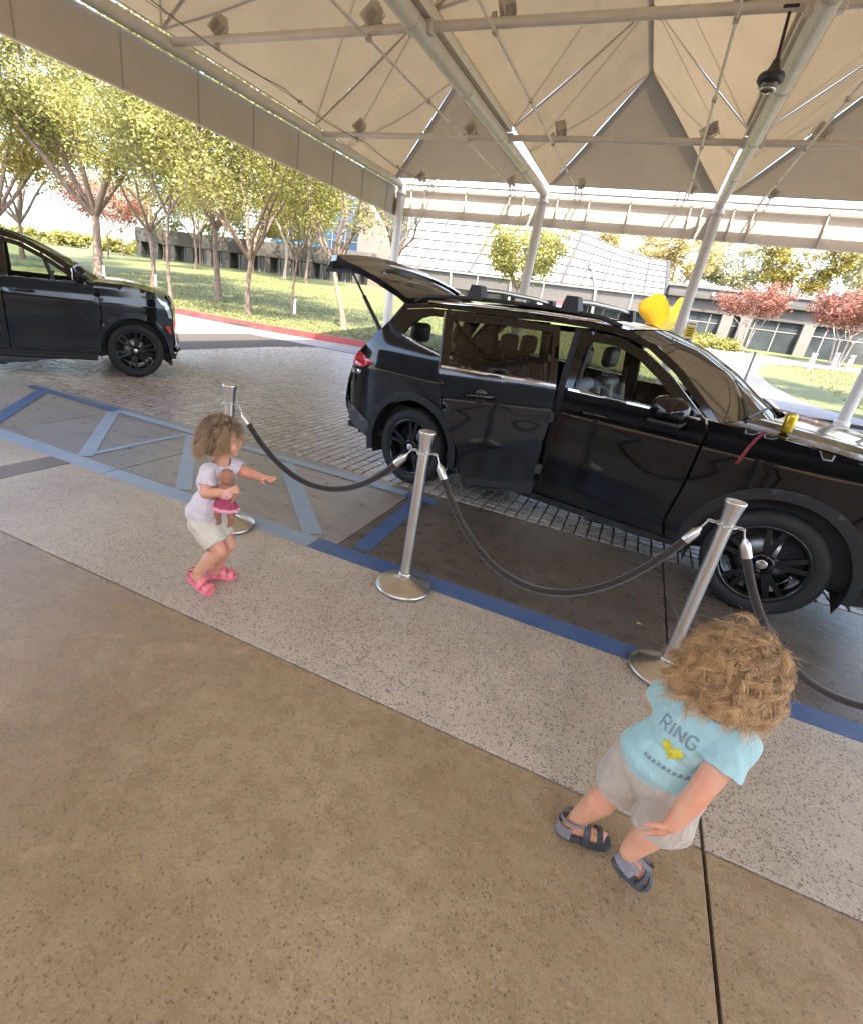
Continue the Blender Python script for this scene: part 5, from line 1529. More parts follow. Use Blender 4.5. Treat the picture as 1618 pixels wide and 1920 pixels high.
# red strap hanging over the wing from the bonnet edge
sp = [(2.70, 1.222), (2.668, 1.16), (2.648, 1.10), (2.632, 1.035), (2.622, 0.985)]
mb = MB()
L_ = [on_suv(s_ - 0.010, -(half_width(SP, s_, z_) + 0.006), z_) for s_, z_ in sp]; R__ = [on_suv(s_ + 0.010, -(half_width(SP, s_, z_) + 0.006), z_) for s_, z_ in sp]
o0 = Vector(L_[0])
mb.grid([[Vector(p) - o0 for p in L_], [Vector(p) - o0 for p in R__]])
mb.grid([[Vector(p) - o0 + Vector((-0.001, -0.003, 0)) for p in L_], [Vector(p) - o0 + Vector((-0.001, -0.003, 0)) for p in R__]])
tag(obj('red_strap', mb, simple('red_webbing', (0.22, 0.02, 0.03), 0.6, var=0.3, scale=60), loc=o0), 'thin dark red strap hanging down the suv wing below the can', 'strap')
# ------------------------------------------------------------------ the charcoal SUV driving off at the left
CP = dict(w=1.02, belt=1.28, crease=1.05, tumble=0.30, f0=0.10, fk=0.34, fl=0.75, r0=-3.7, rk=0.18, rl=0.6)
CANG = math.radians(58)
cc_, cn_ = math.cos(CANG), math.sin(CANG)
C_TC = 1.0
car2 = thing('charcoal_suv', 'charcoal suv leaving at the left picture edge', 'car', (-7.12 - cn_ * C_TC, 5.88 + cc_ * C_TC, -0.012), CANG)
def cmap(sd, off=0.0): return lambda s, z: (s, sd * (half_width(CP, s, z) + off), z)
C_ROOF = [(-4.15, 1.78), (-3.0, 1.845), (-1.9, 1.86), (-1.5, 1.825), (-1.25, 1.765), (-0.95, 1.625), (-0.70, 1.475), (-0.50, 1.335)]
C_RLOW = [(-0.585, 1.318), (-0.75, 1.425), (-1.01, 1.585), (-1.30, 1.725), (-1.6, 1.775), (-3.0, 1.79), (-4.1, 1.73)]
C_FD = [(-1.585, 0.34), (-1.575, 1.28), (-1.585, 1.765), (-1.32, 1.718), (-1.02, 1.575), (-0.76, 1.415), (-0.60, 1.30), (-0.455, 1.20), (-0.445, 0.85), (-0.50, 0.55), (-0.57, 0.34)]
C_FW = [(-1.49, 1.288), (-1.49, 1.69), (-1.34, 1.665), (-1.06, 1.535), (-0.84, 1.395), (-0.70, 1.295)]
C_RD = [(-1.60, 0.34), (-2.45, 0.34), (-2.50, 0.6), (-2.66, 0.9), (-2.70, 1.28), (-2.68, 1.765), (-1.605, 1.77), (-1.592, 1.28)]
C_RW = [(-1.70, 1.29), (-2.58, 1.31), (-2.57, 1.70), (-1.70, 1.705)]
C_RQ = [(-2.47, 0.34)] + circ_arc(-3.07, 0.40, 0.50, 0, 180, 24) + [(-3.9, 0.42), (-4.12, 0.55), (-4.18, 1.0), (-4.15, 1.4), (-4.08, 1.73), (-2.70, 1.775), (-2.715, 1.28), (-2.675, 0.9), (-2.515, 0.6)]
C_QW = [(-2.85, 1.32), (-3.85, 1.36), (-3.78, 1.66), (-2.84, 1.70)]
C_FF = [(-0.58, 1.322), (-0.33, 1.335), (0.10, 1.31), (0.36, 1.265), (0.49, 1.19), (0.555, 1.04), (0.575, 0.80), (0.575, 0.5), (0.56, 0.36), (0.52, 0.345)] + circ_arc(0, 0.40, 0.50, -5, 186, 28) + [(-0.545, 0.34), (-0.485, 0.55), (-0.43, 0.85), (-0.44, 1.20)]
for sd in (-1, 1):
    inw = side_in(sd)
    f = panel('front_door', C_FD, cmap(sd), M_PAINT2, car2, [C_FW], inward=inw, thick=0.035)
    panel('window_glass', C_FW, cmap(sd, -0.016), M_GLASSC, f, res=0.1, thick=0)
    panel('window_bar', [(-0.99, 1.29), (-0.955, 1.29), (-1.02, 1.53), (-1.06, 1.55)], cmap(sd, -0.008), M_BLACK, f, inward=inw, thick=0.02)
    panel('belt_trim', [(-1.56, 1.283), (-0.68, 1.285), (-0.68, 1.27), (-1.56, 1.268)], cmap(sd, 0.006), M_BLACK, f, inward=inw, thick=0.02)
    obj('door_handle', MB().tube([(-1.45, sd * 1.005, 1.125), (-1.43, sd * 1.045, 1.13), (-1.24, sd * 1.045, 1.13), (-1.22, sd * 1.005, 1.125)], [0.014, 0.02, 0.02, 0.014], 8), M_PAINT2, f)
    r = panel('rear_door', C_RD, cmap(sd), M_PAINT2, car2, [C_RW], inward=inw, thick=0.035)
    panel('window_glass', C_RW, cmap(sd, -0.016), M_GLASSD, r, res=0.1, thick=0)
    obj('door_handle', MB().tube([(-1.90, sd * 1.005, 1.13), (-1.88, sd * 1.045, 1.135), (-1.70, sd * 1.045, 1.135), (-1.68, sd * 1.005, 1.13)], [0.014, 0.02, 0.02, 0.014], 8), M_PAINT2, r)
    panel('rear_quarter', C_RQ, cmap(sd), M_PAINT2, car2, [C_QW], inward=inw, thick=0.03)
    panel('quarter_window', C_QW, cmap(sd, -0.016), M_GLASSD, car2, res=0.1, thick=0)
    panel('fender', C_FF, cmap(sd), M_PAINT2, car2, inward=inw, thick=0.03)
    panel('side_frame', C_ROOF + C_RLOW, cmap(sd), M_PAINT2, car2, inward=inw, thick=0.04, res=0.05)
    panel('rocker', [(-2.5, 0.335), (-0.52, 0.335), (-0.54, 0.235), (-2.48, 0.235)], cmap(sd, 0.004), M_CLAD, car2, inward=inw, thick=0.08)
    obj('running_board', MB().box((-2.35, sd * 1.02 - 0.07, 0.262), (-0.62, sd * 1.02 + 0.07, 0.30), 0.012), M_CLAD, car2)
    for cx, a0, a1 in ((0.0, 186, 0), (-3.07, 186, -6)):
        ring = circ_arc(cx, 0.40, 0.565, a0, a1, 30) + circ_arc(cx, 0.40, 0.485, a1, a0, 30)
        panel('arch_lip', ring, cmap(sd, 0.022), M_PAINT2, car2, inward=inw, thick=0.06, res=0.04)
        rows = [[(cx + 0.49 * math.cos(PI * k / 20), sd * yy, 0.38 + 0.49 * math.sin(PI * k / 20)) for k in range(-2, 23)] for yy in (0.58, 0.99)]
        mb = MB().grid(rows); mb.add([(cx, sd * 0.58, 0.4)] + rows[0], [(0, k + 1, k + 2) for k in range(24)])
        obj('wheel_housing', mb, M_INT, car2)
    make_wheel(car2, 0.0, sd * (C_TC - 0.135), 0.403, 0.27, sd, 6, 0.285, steer=-0.05)
    make_wheel(car2, -3.07, sd * (C_TC - 0.135), 0.403, 0.27, sd, 6, 0.285)
    panel('headlight', [(0.34, 1.21), (0.48, 1.14), (0.55, 1.0), (0.555, 0.90), (0.51, 0.93), (0.46, 1.06), (0.37, 1.16)], cmap(sd, 0.010), simple('headlamp_clear', (0.55, 0.54, 0.52), 0.08, metal=0.6, var=0.5, scale=30, coat=1.0), car2, inward=inw, thick=0.02, res=0.04)
    panel('side_marker', [(0.44, 0.80), (0.52, 0.80), (0.545, 0.70), (0.505, 0.69)], cmap(sd, 0.026), simple('marker_red', (0.55, 0.06, 0.02), 0.2, var=0.1), car2, inward=inw, thick=0.02, res=0.04)
    mb = MB()
    rows = []
    for i in range(9):
        v = -1 + 2 * i / 8; sc = math.sqrt(max(0, 1 - abs(v) ** 4)); r_ = []
        for k in range(20):
            a = 2 * PI * k / 20
            r_.append((-0.68 + 0.085 * sc * math.cos(a) + 0.02 * v, sd * (1.12 + 0.14 * v), 1.41 + 0.115 * sc * math.sin(a)))
        r_.append(r_[0]); rows.append(r_)
    mr = obj('door_mirror', mb.grid(rows), M_PAINT2, car2)
    obj('mirror_arm', MB().box((-0.73, sd * 1.03 - 0.07, 1.27), (-0.62, sd * 1.03 + 0.05, 1.32), 0.012), M_BLACK, mr)
    obj('mirror_face', MB().box((-0.77, sd * 1.12 - 0.11, 1.33), (-0.755, sd * 1.12 + 0.11, 1.48), 0.004), M_CHROME, mr)
    obj('mud_flap', MB().box((0.505, sd * 0.86 - 0.1, 0.20), (0.525, sd * 0.86 + 0.1, 0.36)), M_BLACK, car2)
def c_edge(s):
    for (a, b), (c, d) in zip(C_ROOF, C_ROOF[1:]):
        if a <= s <= c: return b + (d - b) * (s - a) / (c - a)
    return C_ROOF[0][1]
rows = []
for s in np.linspace(-4.15, -1.5, 20):
    s = float(s); hw = half_width(CP, s, c_edge(s))
    rows.append([(s, u * hw, c_edge(s) + 0.045 * (1 - abs(u) ** 2.2)) for u in np.linspace(-1, 1, 17)])
obj('roof', MB().grid(rows), M_PAINT2, car2)
def c_scr(u, v):
    s0 = -1.5 + 1.0 * v; hw = half_width(CP, s0, c_edge(s0)) - 0.03
    return (s0 + (0.06 + 0.16 * v) * (1 - u * u), u * hw, c_edge(s0) + 0.04 * (1 - v) * (1 - abs(u) ** 2.2) - 0.004)
obj('windscreen', MB().grid([[c_scr(-1 + 2 * k / 16, v / 10) for k in range(17)] for v in range(11)]), M_GLASSC, car2)
rows = []
for i in range(16):
    v = i / 15; r = []
    for k in range(21):
        u = -1 + 2 * k / 20
        s0 = -0.53 + 0.22 * (1 - u * u); s1 = 0.42 + 0.22 * (1 - u * u); s = s0 + (s1 - s0) * v
        hw = half_width(CP, min(0.45, s0 + (s1 - s0) * v - 0.22 * (1 - u * u)), 1.2) - 0.03
        z = 1.335 + 0.04 * (1 - u * u) + 0.015 * math.exp(-((abs(u) - 0.6) / 0.1) ** 2) - 0.13 * max(0, v - 0.35) ** 2 / 0.42
        r.append((s, u * hw, z))
    rows.append(r)
obj('bonnet', MB().grid(rows), M_PAINT2, car2)
rows = []
for z, ds in ((1.22, -0.10), (1.1, 0.0), (0.95, 0.04), (0.75, 0.05), (0.58, 0.12), (0.42, 0.12), (0.30, 0.0)):
    rows.append([(0.56 + ds * 0.5 + 0.17 * (1 - u * u), u * (half_width(CP, 0.56, z) - 0.005), z) for u in np.linspace(-1, 1, 17)])
obj('front_bumper', MB().grid(rows), M_PAINT2, car2)
obj('bumper_insert', MB().grid([[(p[0] + 0.012, p[1] * 1.0, p[2]) for p in rows[5]], [(p[0] + 0.012, p[1] * 1.0, p[2]) for p in rows[6]]]), M_CLADG, car2)
mb = MB()
for z in (0.72, 0.82, 0.92, 1.02):
    mb.tube([(0.585 + 0.17 * (1 - u * u), u * 0.66, z) for u in np.linspace(-1, 1, 11)], 0.018, 6)
obj('grille', mb, M_CLADG, car2)
fl = MB(); fl.box((-4.0, -0.9, 0.30), (0.6, 0.9, 0.38)); fl.box((-0.5, -0.86, 0.38), (0.5, 0.86, 1.0))
obj('underbody', fl, M_INT, car2)
obj('dashboard', MB().box((-0.85, -0.84, 0.85), (-0.45, 0.84, 1.24), 0.06), M_INT, car2)
obj('rear_end', MB().grid([[(-4.16 - 0.06 * (1 - u * u), u * (half_width(CP, -4.15, z)), z) for u in np.linspace(-1, 1, 9)] for z in (0.4, 0.7, 1.0, 1.3, 1.6, 1.8)]), M_PAINT2, car2)
for y in (-0.42, 0.42): seat(car2, -1.35, y, 0.54, 0.62, 0.68)
for y in (-0.42, 0.42): seat(car2, -2.35, y, 0.54, 0.60, 0.68)
obj('headliner', MB().grid([[(float(s), u * (half_width(CP, float(s), c_edge(float(s))) - 0.05), c_edge(float(s)) - 0.05) for u in np.linspace(-1, 1, 7)] for s in np.linspace(-4.1, -1.5, 9)]), M_HEADLINER, car2)
obj('centre_mirror', MB().box((-1.08, -0.12, 1.56), (-1.05, 0.12, 1.64), 0.012), M_BLACK, car2)
mb = MB()
for k in range(20):
    a0, a1 = 2 * PI * k / 20, 2 * PI * (k + 1) / 20
    mb.tube([(-1.0 + 0.07 * math.sin(a0), 0.42 + 0.19 * math.cos(a0), 1.2 + 0.17 * math.sin(a0)), (-1.0 + 0.07 * math.sin(a1), 0.42 + 0.19 * math.cos(a1), 1.2 + 0.17 * math.sin(a1))], 0.015, 6, False)
obj('steering_wheel', mb, M_INT, car2)

# ================================================================== rope stanchions
def brushed():
    b = NB('brushed_steel')
    co = b.coords('obj', (1, 1, 90))
    f = b.noise(co, 5.0, 4.0, 0.7)
    b.set(Base_Color=b.ramp(f, [(0.3, (0.52, 0.50, 0.46)), (0.7, (0.72, 0.70, 0.65))]), Metallic=1.0, Roughness=b.mapr(f, 0.3, 0.7, 0.26, 0.40))
    return b.m
M_BRUSH = brushed()
def rope_mat():
    b = NB('rope_velour')
    co = b.coords('obj')
    f = b.noise(co, 160.0, 4.0, 0.7)
    b.set(Base_Color=b.ramp(f, [(0.3, (0.012, 0.009, 0.007)), (0.7, (0.045, 0.034, 0.027))]), Roughness=0.9, Sheen_Weight=0.6, Sheen_Roughness=0.4)
    b.bump(f, 0.6, 0.004)
    return b.m
M_ROPE = rope_mat()
SH = 1.02
def make_stanchion():
    t = thing('rope_stanchion', '', 'stanchion', group='rope stanchions along the blue edge')
    base = [(0.0, 0.004), (0.172, 0.004), (0.178, 0.012), (0.178, 0.022), (0.172, 0.028), (0.15, 0.038), (0.11, 0.052), (0.07, 0.068), (0.045, 0.082), (0.034, 0.092)]
    obj('base', MB().lathe(base, 64), M_BRUSH, t)
    obj('pole', MB().lathe([(0.0315, 0.088), (0.0315, 0.905)], 40), M_BRUSH, t)
    obj('foot_collar', MB().lathe([(0.034, 0.088), (0.040, 0.09), (0.040, 0.108), (0.0325, 0.112)], 40), M_BRUSH, t)
    obj('crown', MB().lathe([(0.0318, 0.905), (0.033, 0.912), (0.035, 0.93), (0.040, 0.97), (0.046, 1.005), (0.0475, 1.014), (0.046, 1.019), (0.038, 1.021), (0.0, 1.0215)], 40), M_BRUSH, t)
    mb = MB().lathe([(0.0325, 0.896), (0.050, 0.897), (0.050, 0.901), (0.0325, 0.902)], 40)
    rg = obj('hook_plate', mb, M_BRUSH, t)
    for a in (0, 90, 180, 270):
        c, s = math.cos(math.radians(a)), math.sin(math.radians(a))
        m2 = MB()
        for k in range(14):
            a0, a1 = 2 * PI * k / 14, 2 * PI * (k + 1) / 14
            p = lambda q: (c * (0.063 + 0.017 * math.cos(q)) - s * 0.017 * math.sin(q), s * (0.063 + 0.017 * math.cos(q)) + c * 0.017 * math.sin(q), 0.899)
            m2.tube([p(a0), p(a1)], 0.0035, 6, False)
        obj('ring_loop', m2, M_BRUSH, rg)
    return t
sts = [(-2.371, 2.649, 'rope stanchion behind the girl in the white shirt'), (-0.962, 2.651, 'middle rope stanchion standing clear in front of the suv rear door'), (0.577, 2.712, 'rope stanchion behind the running boy in the aqua shirt'), (2.10, 2.70, '')]
proto = make_stanchion()
for i, (x, y, lab) in enumerate(sts[:3]):
    o = proto if i == 0 else copy_tree(proto)
    o.location = (x, y, 0.0); o.rotation_euler = (0, 0, random.uniform(-0.2, 0.2)); o['label'] = lab
o = copy_tree(proto); o.location = (2.12, 2.70, 0.0); o['label'] = 'rope stanchion beyond the right picture edge holding the last rope'

def rope(label, a, b, low, la, lb):
    """hanging rope between two hooks; a and b are hook points"""
    t = thing('barrier_rope', label, 'rope', ((a[0] + b[0]) / 2, (a[1] + b[1]) / 2, 0), 0, 'dark ropes between the stanchions')
    ox, oy = t.location.x, t.location.y
    A = Vector((a[0] - ox, a[1] - oy, a[2])); B = Vector((b[0] - ox, b[1] - oy, b[2]))
    # catenary found by its lowest point
    span = (B - A).to_2d().length; drop = (A.z + B.z) / 2 - low
    lo, hi = 0.05, 20.0
    for _ in range(60):
        c = (lo + hi) / 2
        if c * (math.cosh(span / 2 / c) - 1) > drop: lo = c
        else: hi = c
    pts = []
    for k in range(61):
        u = k / 60; x = (u - 0.5) * span
        z = low + c * (math.cosh(x / c) - 1)
        p = A.lerp(B, u); pts.append(Vector((p.x, p.y, z + (A.z + B.z) / 2 * 0 + (p.z - (A.z + B.z) / 2))))
    # arc length
    L = [0]
    for p, q in zip(pts, pts[1:]): L.append(L[-1] + (q - p).length)
    def at(d):
        for i in range(60):
            if d <= L[i + 1]:
                return pts[i].lerp(pts[i + 1], (d - L[i]) / (L[i + 1] - L[i]))
        return pts[-1]
    T = L[-1]
    n = 70; d0, d1 = 0.12, T - 0.12
    obj('cord', MB().tube([at(d0 + (d1 - d0) * k / n) for k in range(n + 1)], 0.0195, 14), M_ROPE, t)
    for s0, sg in ((0.0, 1), (T, -1)):
        p = [at(s0 + sg * d) for d in (0.045, 0.06, 0.075, 0.14)]
        e = obj('end_cap', MB().tube(p, [0.008, 0.014, 0.0235, 0.0245], 18), M_BRUSH, t)
        obj('snap_hook', MB().tube([at(s0 + sg * 0.0) + Vector((0, 0, 0.004)), at(s0 + sg * 0.02), at(s0 + sg * 0.05)], 0.0045, 6), M_BRUSH, e)
    return t
hz = 0.897
rope('long dark rope from the left stanchion to the middle one', (-2.371 + 0.075, 2.649, hz), (-0.962 - 0.075, 2.651, hz), 0.50, 1, 1)
rope('dark rope sagging low between the middle and right stanchions', (-0.962 + 0.075, 2.651, hz), (0.577 - 0.075, 2.712, hz), 0.268, 1, 1)
rope('dark rope hanging behind the running boy at the right edge', (0.577 + 0.075, 2.712, hz), (2.12 - 0.075, 2.70, hz), 0.20, 1, 1)

# bits on the ground
tag(obj('fallen_leaf', MB().add([(0, 0, 0.003), (0.02, 0.008, 0.012), (0.045, 0.0, 0.004), (0.02, -0.012, 0.006)], [(0, 1, 2), (0, 2, 3)]), simple('dry_leaf', (0.42, 0.30, 0.12), 0.7, var=0.2), loc=(0.43, 3.2, -0.013)), 'small dry leaf lying on the dark lane beside the suv', 'leaf')
t = thing('drain_cover', 'small pale drain cover set in the pavers under the suv door', 'drain', (0.0, 4.98, -0.01), 0.05)
obj('frame', MB().box((-0.085, -0.05, -0.02), (0.085, 0.05, 0.004), 0.004), M_ALU, t)
for k in range(6): obj('bar', MB().box((-0.06 + k * 0.022, -0.03, 0.004), (-0.05 + k * 0.022, 0.03, 0.007)), M_BLACK, t)
# ================================================================== children
from mathutils import noise as mnoise
def capsule(mb, p0, r0, p1, r1, seg=14):
    p0 = Vector(p0); p1 = Vector(p1); d = p1 - p0; L = d.length
    if L < 1e-6: d = Vector((0, 0, 1))
    d.normalize()
    pts = []; rad = []
    for a in (-85, -60, -30, 0):
        t = math.radians(a); pts.append(p0 + d * (r0 * math.sin(t))); rad.append(r0 * math.cos(t))
    for a in (0, 30, 60, 85):
        t = math.radians(a); pts.append(p1 + d * (r1 * math.sin(t))); rad.append(r1 * math.cos(t))
    mb.tube(pts, rad, seg)
def chain(mb, pts, rads, seg=14):
    for a, ra, b, rb in zip(pts, rads, pts[1:], rads[1:]): capsule(mb, a, ra, b, rb, seg)
def sleeve(mb, pts, rads, seg=22):
    """capsules ending in a flat cuff"""
    chain(mb, pts[:-1], rads[:-1])
    mb.tube([pts[-2], pts[-1]], [rads[-2], rads[-1]], seg)
def cuff(p, n, end, d, r):
    return n.dot(d) > 0.72 and -0.010 < (p - end).dot(d) < 0.02 and (p - end - d * (p - end).dot(d)).length < r * 1.02
def ellipsoid(mb, c, ax, rx, ry, rz, n=14):
    """ax: 3 axes"""
    c = Vector(c); X, Y, Z = [Vector(a) for a in ax]
    rows = []
    for i in range(n + 1):
        t = -PI / 2 + PI * i / n; t = max(-PI / 2 + 0.05, min(PI / 2 - 0.05, t))
        r = []
        for k in range(2 * n):
            a = 2 * PI * k / (2 * n)
            r.append(c + X * (rx * math.cos(t) * math.cos(a)) + Y * (ry * math.cos(t) * math.sin(a)) + Z * (rz * math.sin(t)))
        rows.append(r)
    o = len(mb.v); w = 2 * n
    mb.add([p for r in rows for p in r], [(i * w + k, i * w + (k + 1) % w, (i + 1) * w + (k + 1) % w, (i + 1) * w + k) for i in range(n) for k in range(w)] + [tuple(range(w))[::-1], tuple(range(n * w, (n + 1) * w))], True)
def remesh(mb, voxel, smooth=6, factor=0.5):
    o = bpy.data.objects.new('tmp', mb.mesh('tmp')); COL.objects.link(o)
    md = o.modifiers.new('r', 'REMESH'); md.mode = 'VOXEL'; md.voxel_size = voxel; md.use_smooth_shade = True
    if smooth:
        s = o.modifiers.new('s', 'SMOOTH'); s.iterations = smooth; s.factor = factor
    dg = bpy.context.evaluated_depsgraph_get()
    me = bpy.data.meshes.new_from_object(o.evaluated_get(dg), depsgraph=dg)
    old = o.data; bpy.data.objects.remove(o); bpy.data.meshes.remove(old)
    return me
def np_verts(me):
    a = np.empty(len(me.vertices) * 3, np.float32); me.vertices.foreach_get('co', a); return a.reshape(-1, 3)
HEMS = []
def add_hems(par, mat, r=0.0022):
    for lp in HEMS:
        obj('hem', MB().tube(lp + [lp[0]], r, 6, False), mat, par)
def cloth_finish(me, cut=None, folds=0.003, fscale=22.0, thick=0.0035, stretch=(1, 1, 1)):
    """fold the cloth, cut its openings and give it thickness"""
    bm = bmesh.new(); bm.from_mesh(me)
    bm.normal_update()
    for v in bm.verts:
        p = v.co
        q = Vector((p.x * fscale * stretch[0], p.y * fscale * stretch[1], p.z * fscale * stretch[2]))
        a = mnoise.noise(q) + 0.6 * mnoise.noise(q * 2.3 + Vector((5, 1, 2)))
        ridge = 1 - abs(mnoise.noise(q * 0.7 + Vector((9, 3, 7)))) * 2
        v.co = p + v.normal * (folds * (a + 0.6 * ridge))
    if cut:
        bmesh.ops.delete(bm, geom=[f for f in bm.faces if cut(f.calc_center_median(), f.normal)], context='FACES')
        bmesh.ops.delete(bm, geom=[v for v in bm.verts if not v.link_faces], context='VERTS')
        for _ in range(3):      # even out the cut edge
            bv = [v for v in bm.verts if v.is_boundary]
            nc = {}
            for v in bv:
                nb = [e.other_vert(v).co for e in v.link_edges if e.is_boundary]
                if len(nb) == 2: nc[v] = (nb[0] + nb[1]) * 0.25 + v.co * 0.5
            for v, c in nc.items(): v.co = c
    hems = []
    if cut:
        todo = {e for e in bm.edges if e.is_boundary}
        while todo:
            e = todo.pop(); lp = [e.verts[0], e.verts[1]]
            while True:
                nx = [x for x in lp[-1].link_edges if x in todo]
                if not nx: break
                todo.discard(nx[0]); lp.append(nx[0].other_vert(lp[-1]))
            if len(lp) > 20: hems.append([v.co.copy() for v in lp])
    HEMS[:] = hems
    if thick:
        bm.normal_update()
        be = [e for e in bm.edges if e.is_boundary]
        r = bmesh.ops.extrude_edge_only(bm, edges=be)
        nv = [g for g in r['geom'] if isinstance(g, bmesh.types.BMVert)]
        for v in nv: v.co = v.co - v.normal * 0.0
        src = {}
        for e in r['geom']:
            pass
        for v in nv:
            base = [e.other_vert(v) for e in v.link_edges if e.other_vert(v) not in nv]
            if base: v.co = base[0].co - base[0].normal * thick * 1.5
    for f in bm.faces: f.smooth = True
    bm.to_mesh(me); bm.free(); me.update()
    return me

def skin_mat(name, c, blush):
    b = NB(name); co = b.coords('obj')
    f = b.noise(co, 26.0, 5.0, 0.6); g_ = b.noise(co, 7.0, 3.0)
    col = b.mix(b.mapr(g_, 0.45, 0.62), c, blush)
    col = b.mix(b.mapr(f, 0.4, 0.75, 0, 0.3), col, tuple(x * 0.82 for x in c))
    b.set(Base_Color=col, Roughness=0.5, Subsurface_Weight=0.18, Subsurface_Scale=0.01)
    b.b.inputs['Subsurface Radius'].default_value = (1.0, 0.35, 0.2)
    b.bump(b.noise(co, 300.0, 3.0), 0.12, 0.001)
    return b.m
M_SKIN = skin_mat('child_skin', (0.68, 0.36, 0.225), (0.66, 0.27, 0.165))
M_DOLL = skin_mat('doll_vinyl', (0.34, 0.15, 0.09), (0.38, 0.16, 0.10))
def knit(name, c, var=0.06, fs=420.0):
    b = NB(name); co = b.coords('obj')
    f = b.noise(co, fs, 3.0); g_ = b.noise(co, 9.0, 4.0)
    col = b.mix(b.mapr(g_, 0.3, 0.7), tuple(x * (1 - var) for x in c), tuple(min(1, x * (1 + var)) for x in c))
    col = b.mix(b.mapr(f, 0.35, 0.65, 0, 0.25), col, tuple(x * 0.75 for x in c))
    b.set(Base_Color=col, Roughness=0.9, Sheen_Weight=0.3)
    wr = b.noise(b.coords('obj', (1.0, 1.0, 0.55)), 15.0, 4.0, 0.5, 1.2)
    b.bump(b.math('ADD', b.math('MULTIPLY', f, 0.05), wr), 0.55, 0.025)
    return b.m
M_TEE_W = knit('white_jersey', (0.66, 0.60, 0.63))
M_TEE_A = knit('aqua_jersey', (0.36, 0.58, 0.58))
M_SHORT_C = knit('cream_fleece', (0.62, 0.56, 0.44))
M_SHORT_B = knit('beige_jersey', (0.50, 0.43, 0.34))
M_PINK = simple('pink_foam', (0.80, 0.20, 0.26), 0.45, var=0.06, scale=20)
M_SANDAL = simple('grey_sandal', (0.055, 0.058, 0.065), 0.6, var=0.25, scale=30, bump=0.3, bscale=200)
M_SANDALL = simple('grey_sandal_strap', (0.22, 0.21, 0.22), 0.7, var=0.2, scale=30)
def hair_mat(name, root, tip, light):
    b = NB(name)
    at = b.n('ShaderNodeAttribute'); at.attribute_name = 'along'
    g_ = b.n('ShaderNodeNewGeometry')
    col = b.mix(at.outputs['Fac'], root, tip)
    col = b.mix(b.mapr(g_.outputs['Random Per Island'], 0.55, 1.0, 0, 0.75), col, light)
    col = b.mix(b.mapr(g_.outputs['Random Per Island'], 0.0, 0.3, 0.55, 0.0), col, tuple(x * 0.45 for x in root))
    b.set(Base_Color=col, Roughness=0.5, Sheen_Weight=0.3)
    b.b.inputs['Specular IOR Level'].default_value = 0.6
    return b.m
M_HAIR_G = hair_mat('brown_blond_hair', (0.125, 0.060, 0.023), (0.52, 0.32, 0.15), (0.66, 0.46, 0.25))
M_HAIR_B = hair_mat('dark_blond_hair', (0.30, 0.155, 0.05), (0.74, 0.45, 0.175), (0.95, 0.68, 0.36))

def hand(mb, wrist, direction, palm_n, size=1.0, curl=0.3, spread=0.16, thumb_side=1, r=0.0066):
    """palm with four fingers and a thumb; palm_n points out of the palm"""
    d = Vector(direction).normalized(); n = Vector(palm_n); n = (n - d * n.dot(d)).normalized(); s = d.cross(n) * thumb_side
    w = Vector(wrist); k = size
    pc = w + d * 0.026 * k
    ellipsoid(mb, pc, (d, s, n), 0.030 * k, 0.025 * k, 0.0125 * k, 8)
    for i, (off, ln) in enumerate(((0.018, 0.036), (0.006, 0.041), (-0.006, 0.038), (-0.017, 0.030))):
        a = (off / 0.018) * spread
        b0 = w + d * 0.046 * k + s * off * k
        dd = (d + s * a).normalized(); p = b0; cur = 0.0; L = ln * k / 3
        pts = [p]
        for j in range(3):
            cur += curl * (1.0 if j else 0.6)
            dj = dd * math.cos(cur) + n * math.sin(cur)
            p = p + dj * L; pts.append(p)
        chain(mb, pts, [r * k, r * k * 0.97, r * k * 0.9, r * k * 0.78], 8)
    b0 = w + d * 0.012 * k + s * 0.018 * k
    t1 = b0 + (d * 0.5 + s * 0.75 + n * 0.25).normalized() * 0.024 * k
    t2 = t1 + (d * 0.85 + s * 0.25 + n * 0.3).normalized() * 0.02 * k
    chain(mb, [b0, t1, t2], [r * 1.35 * k, r * 1.1 * k, r * 0.85 * k], 8)

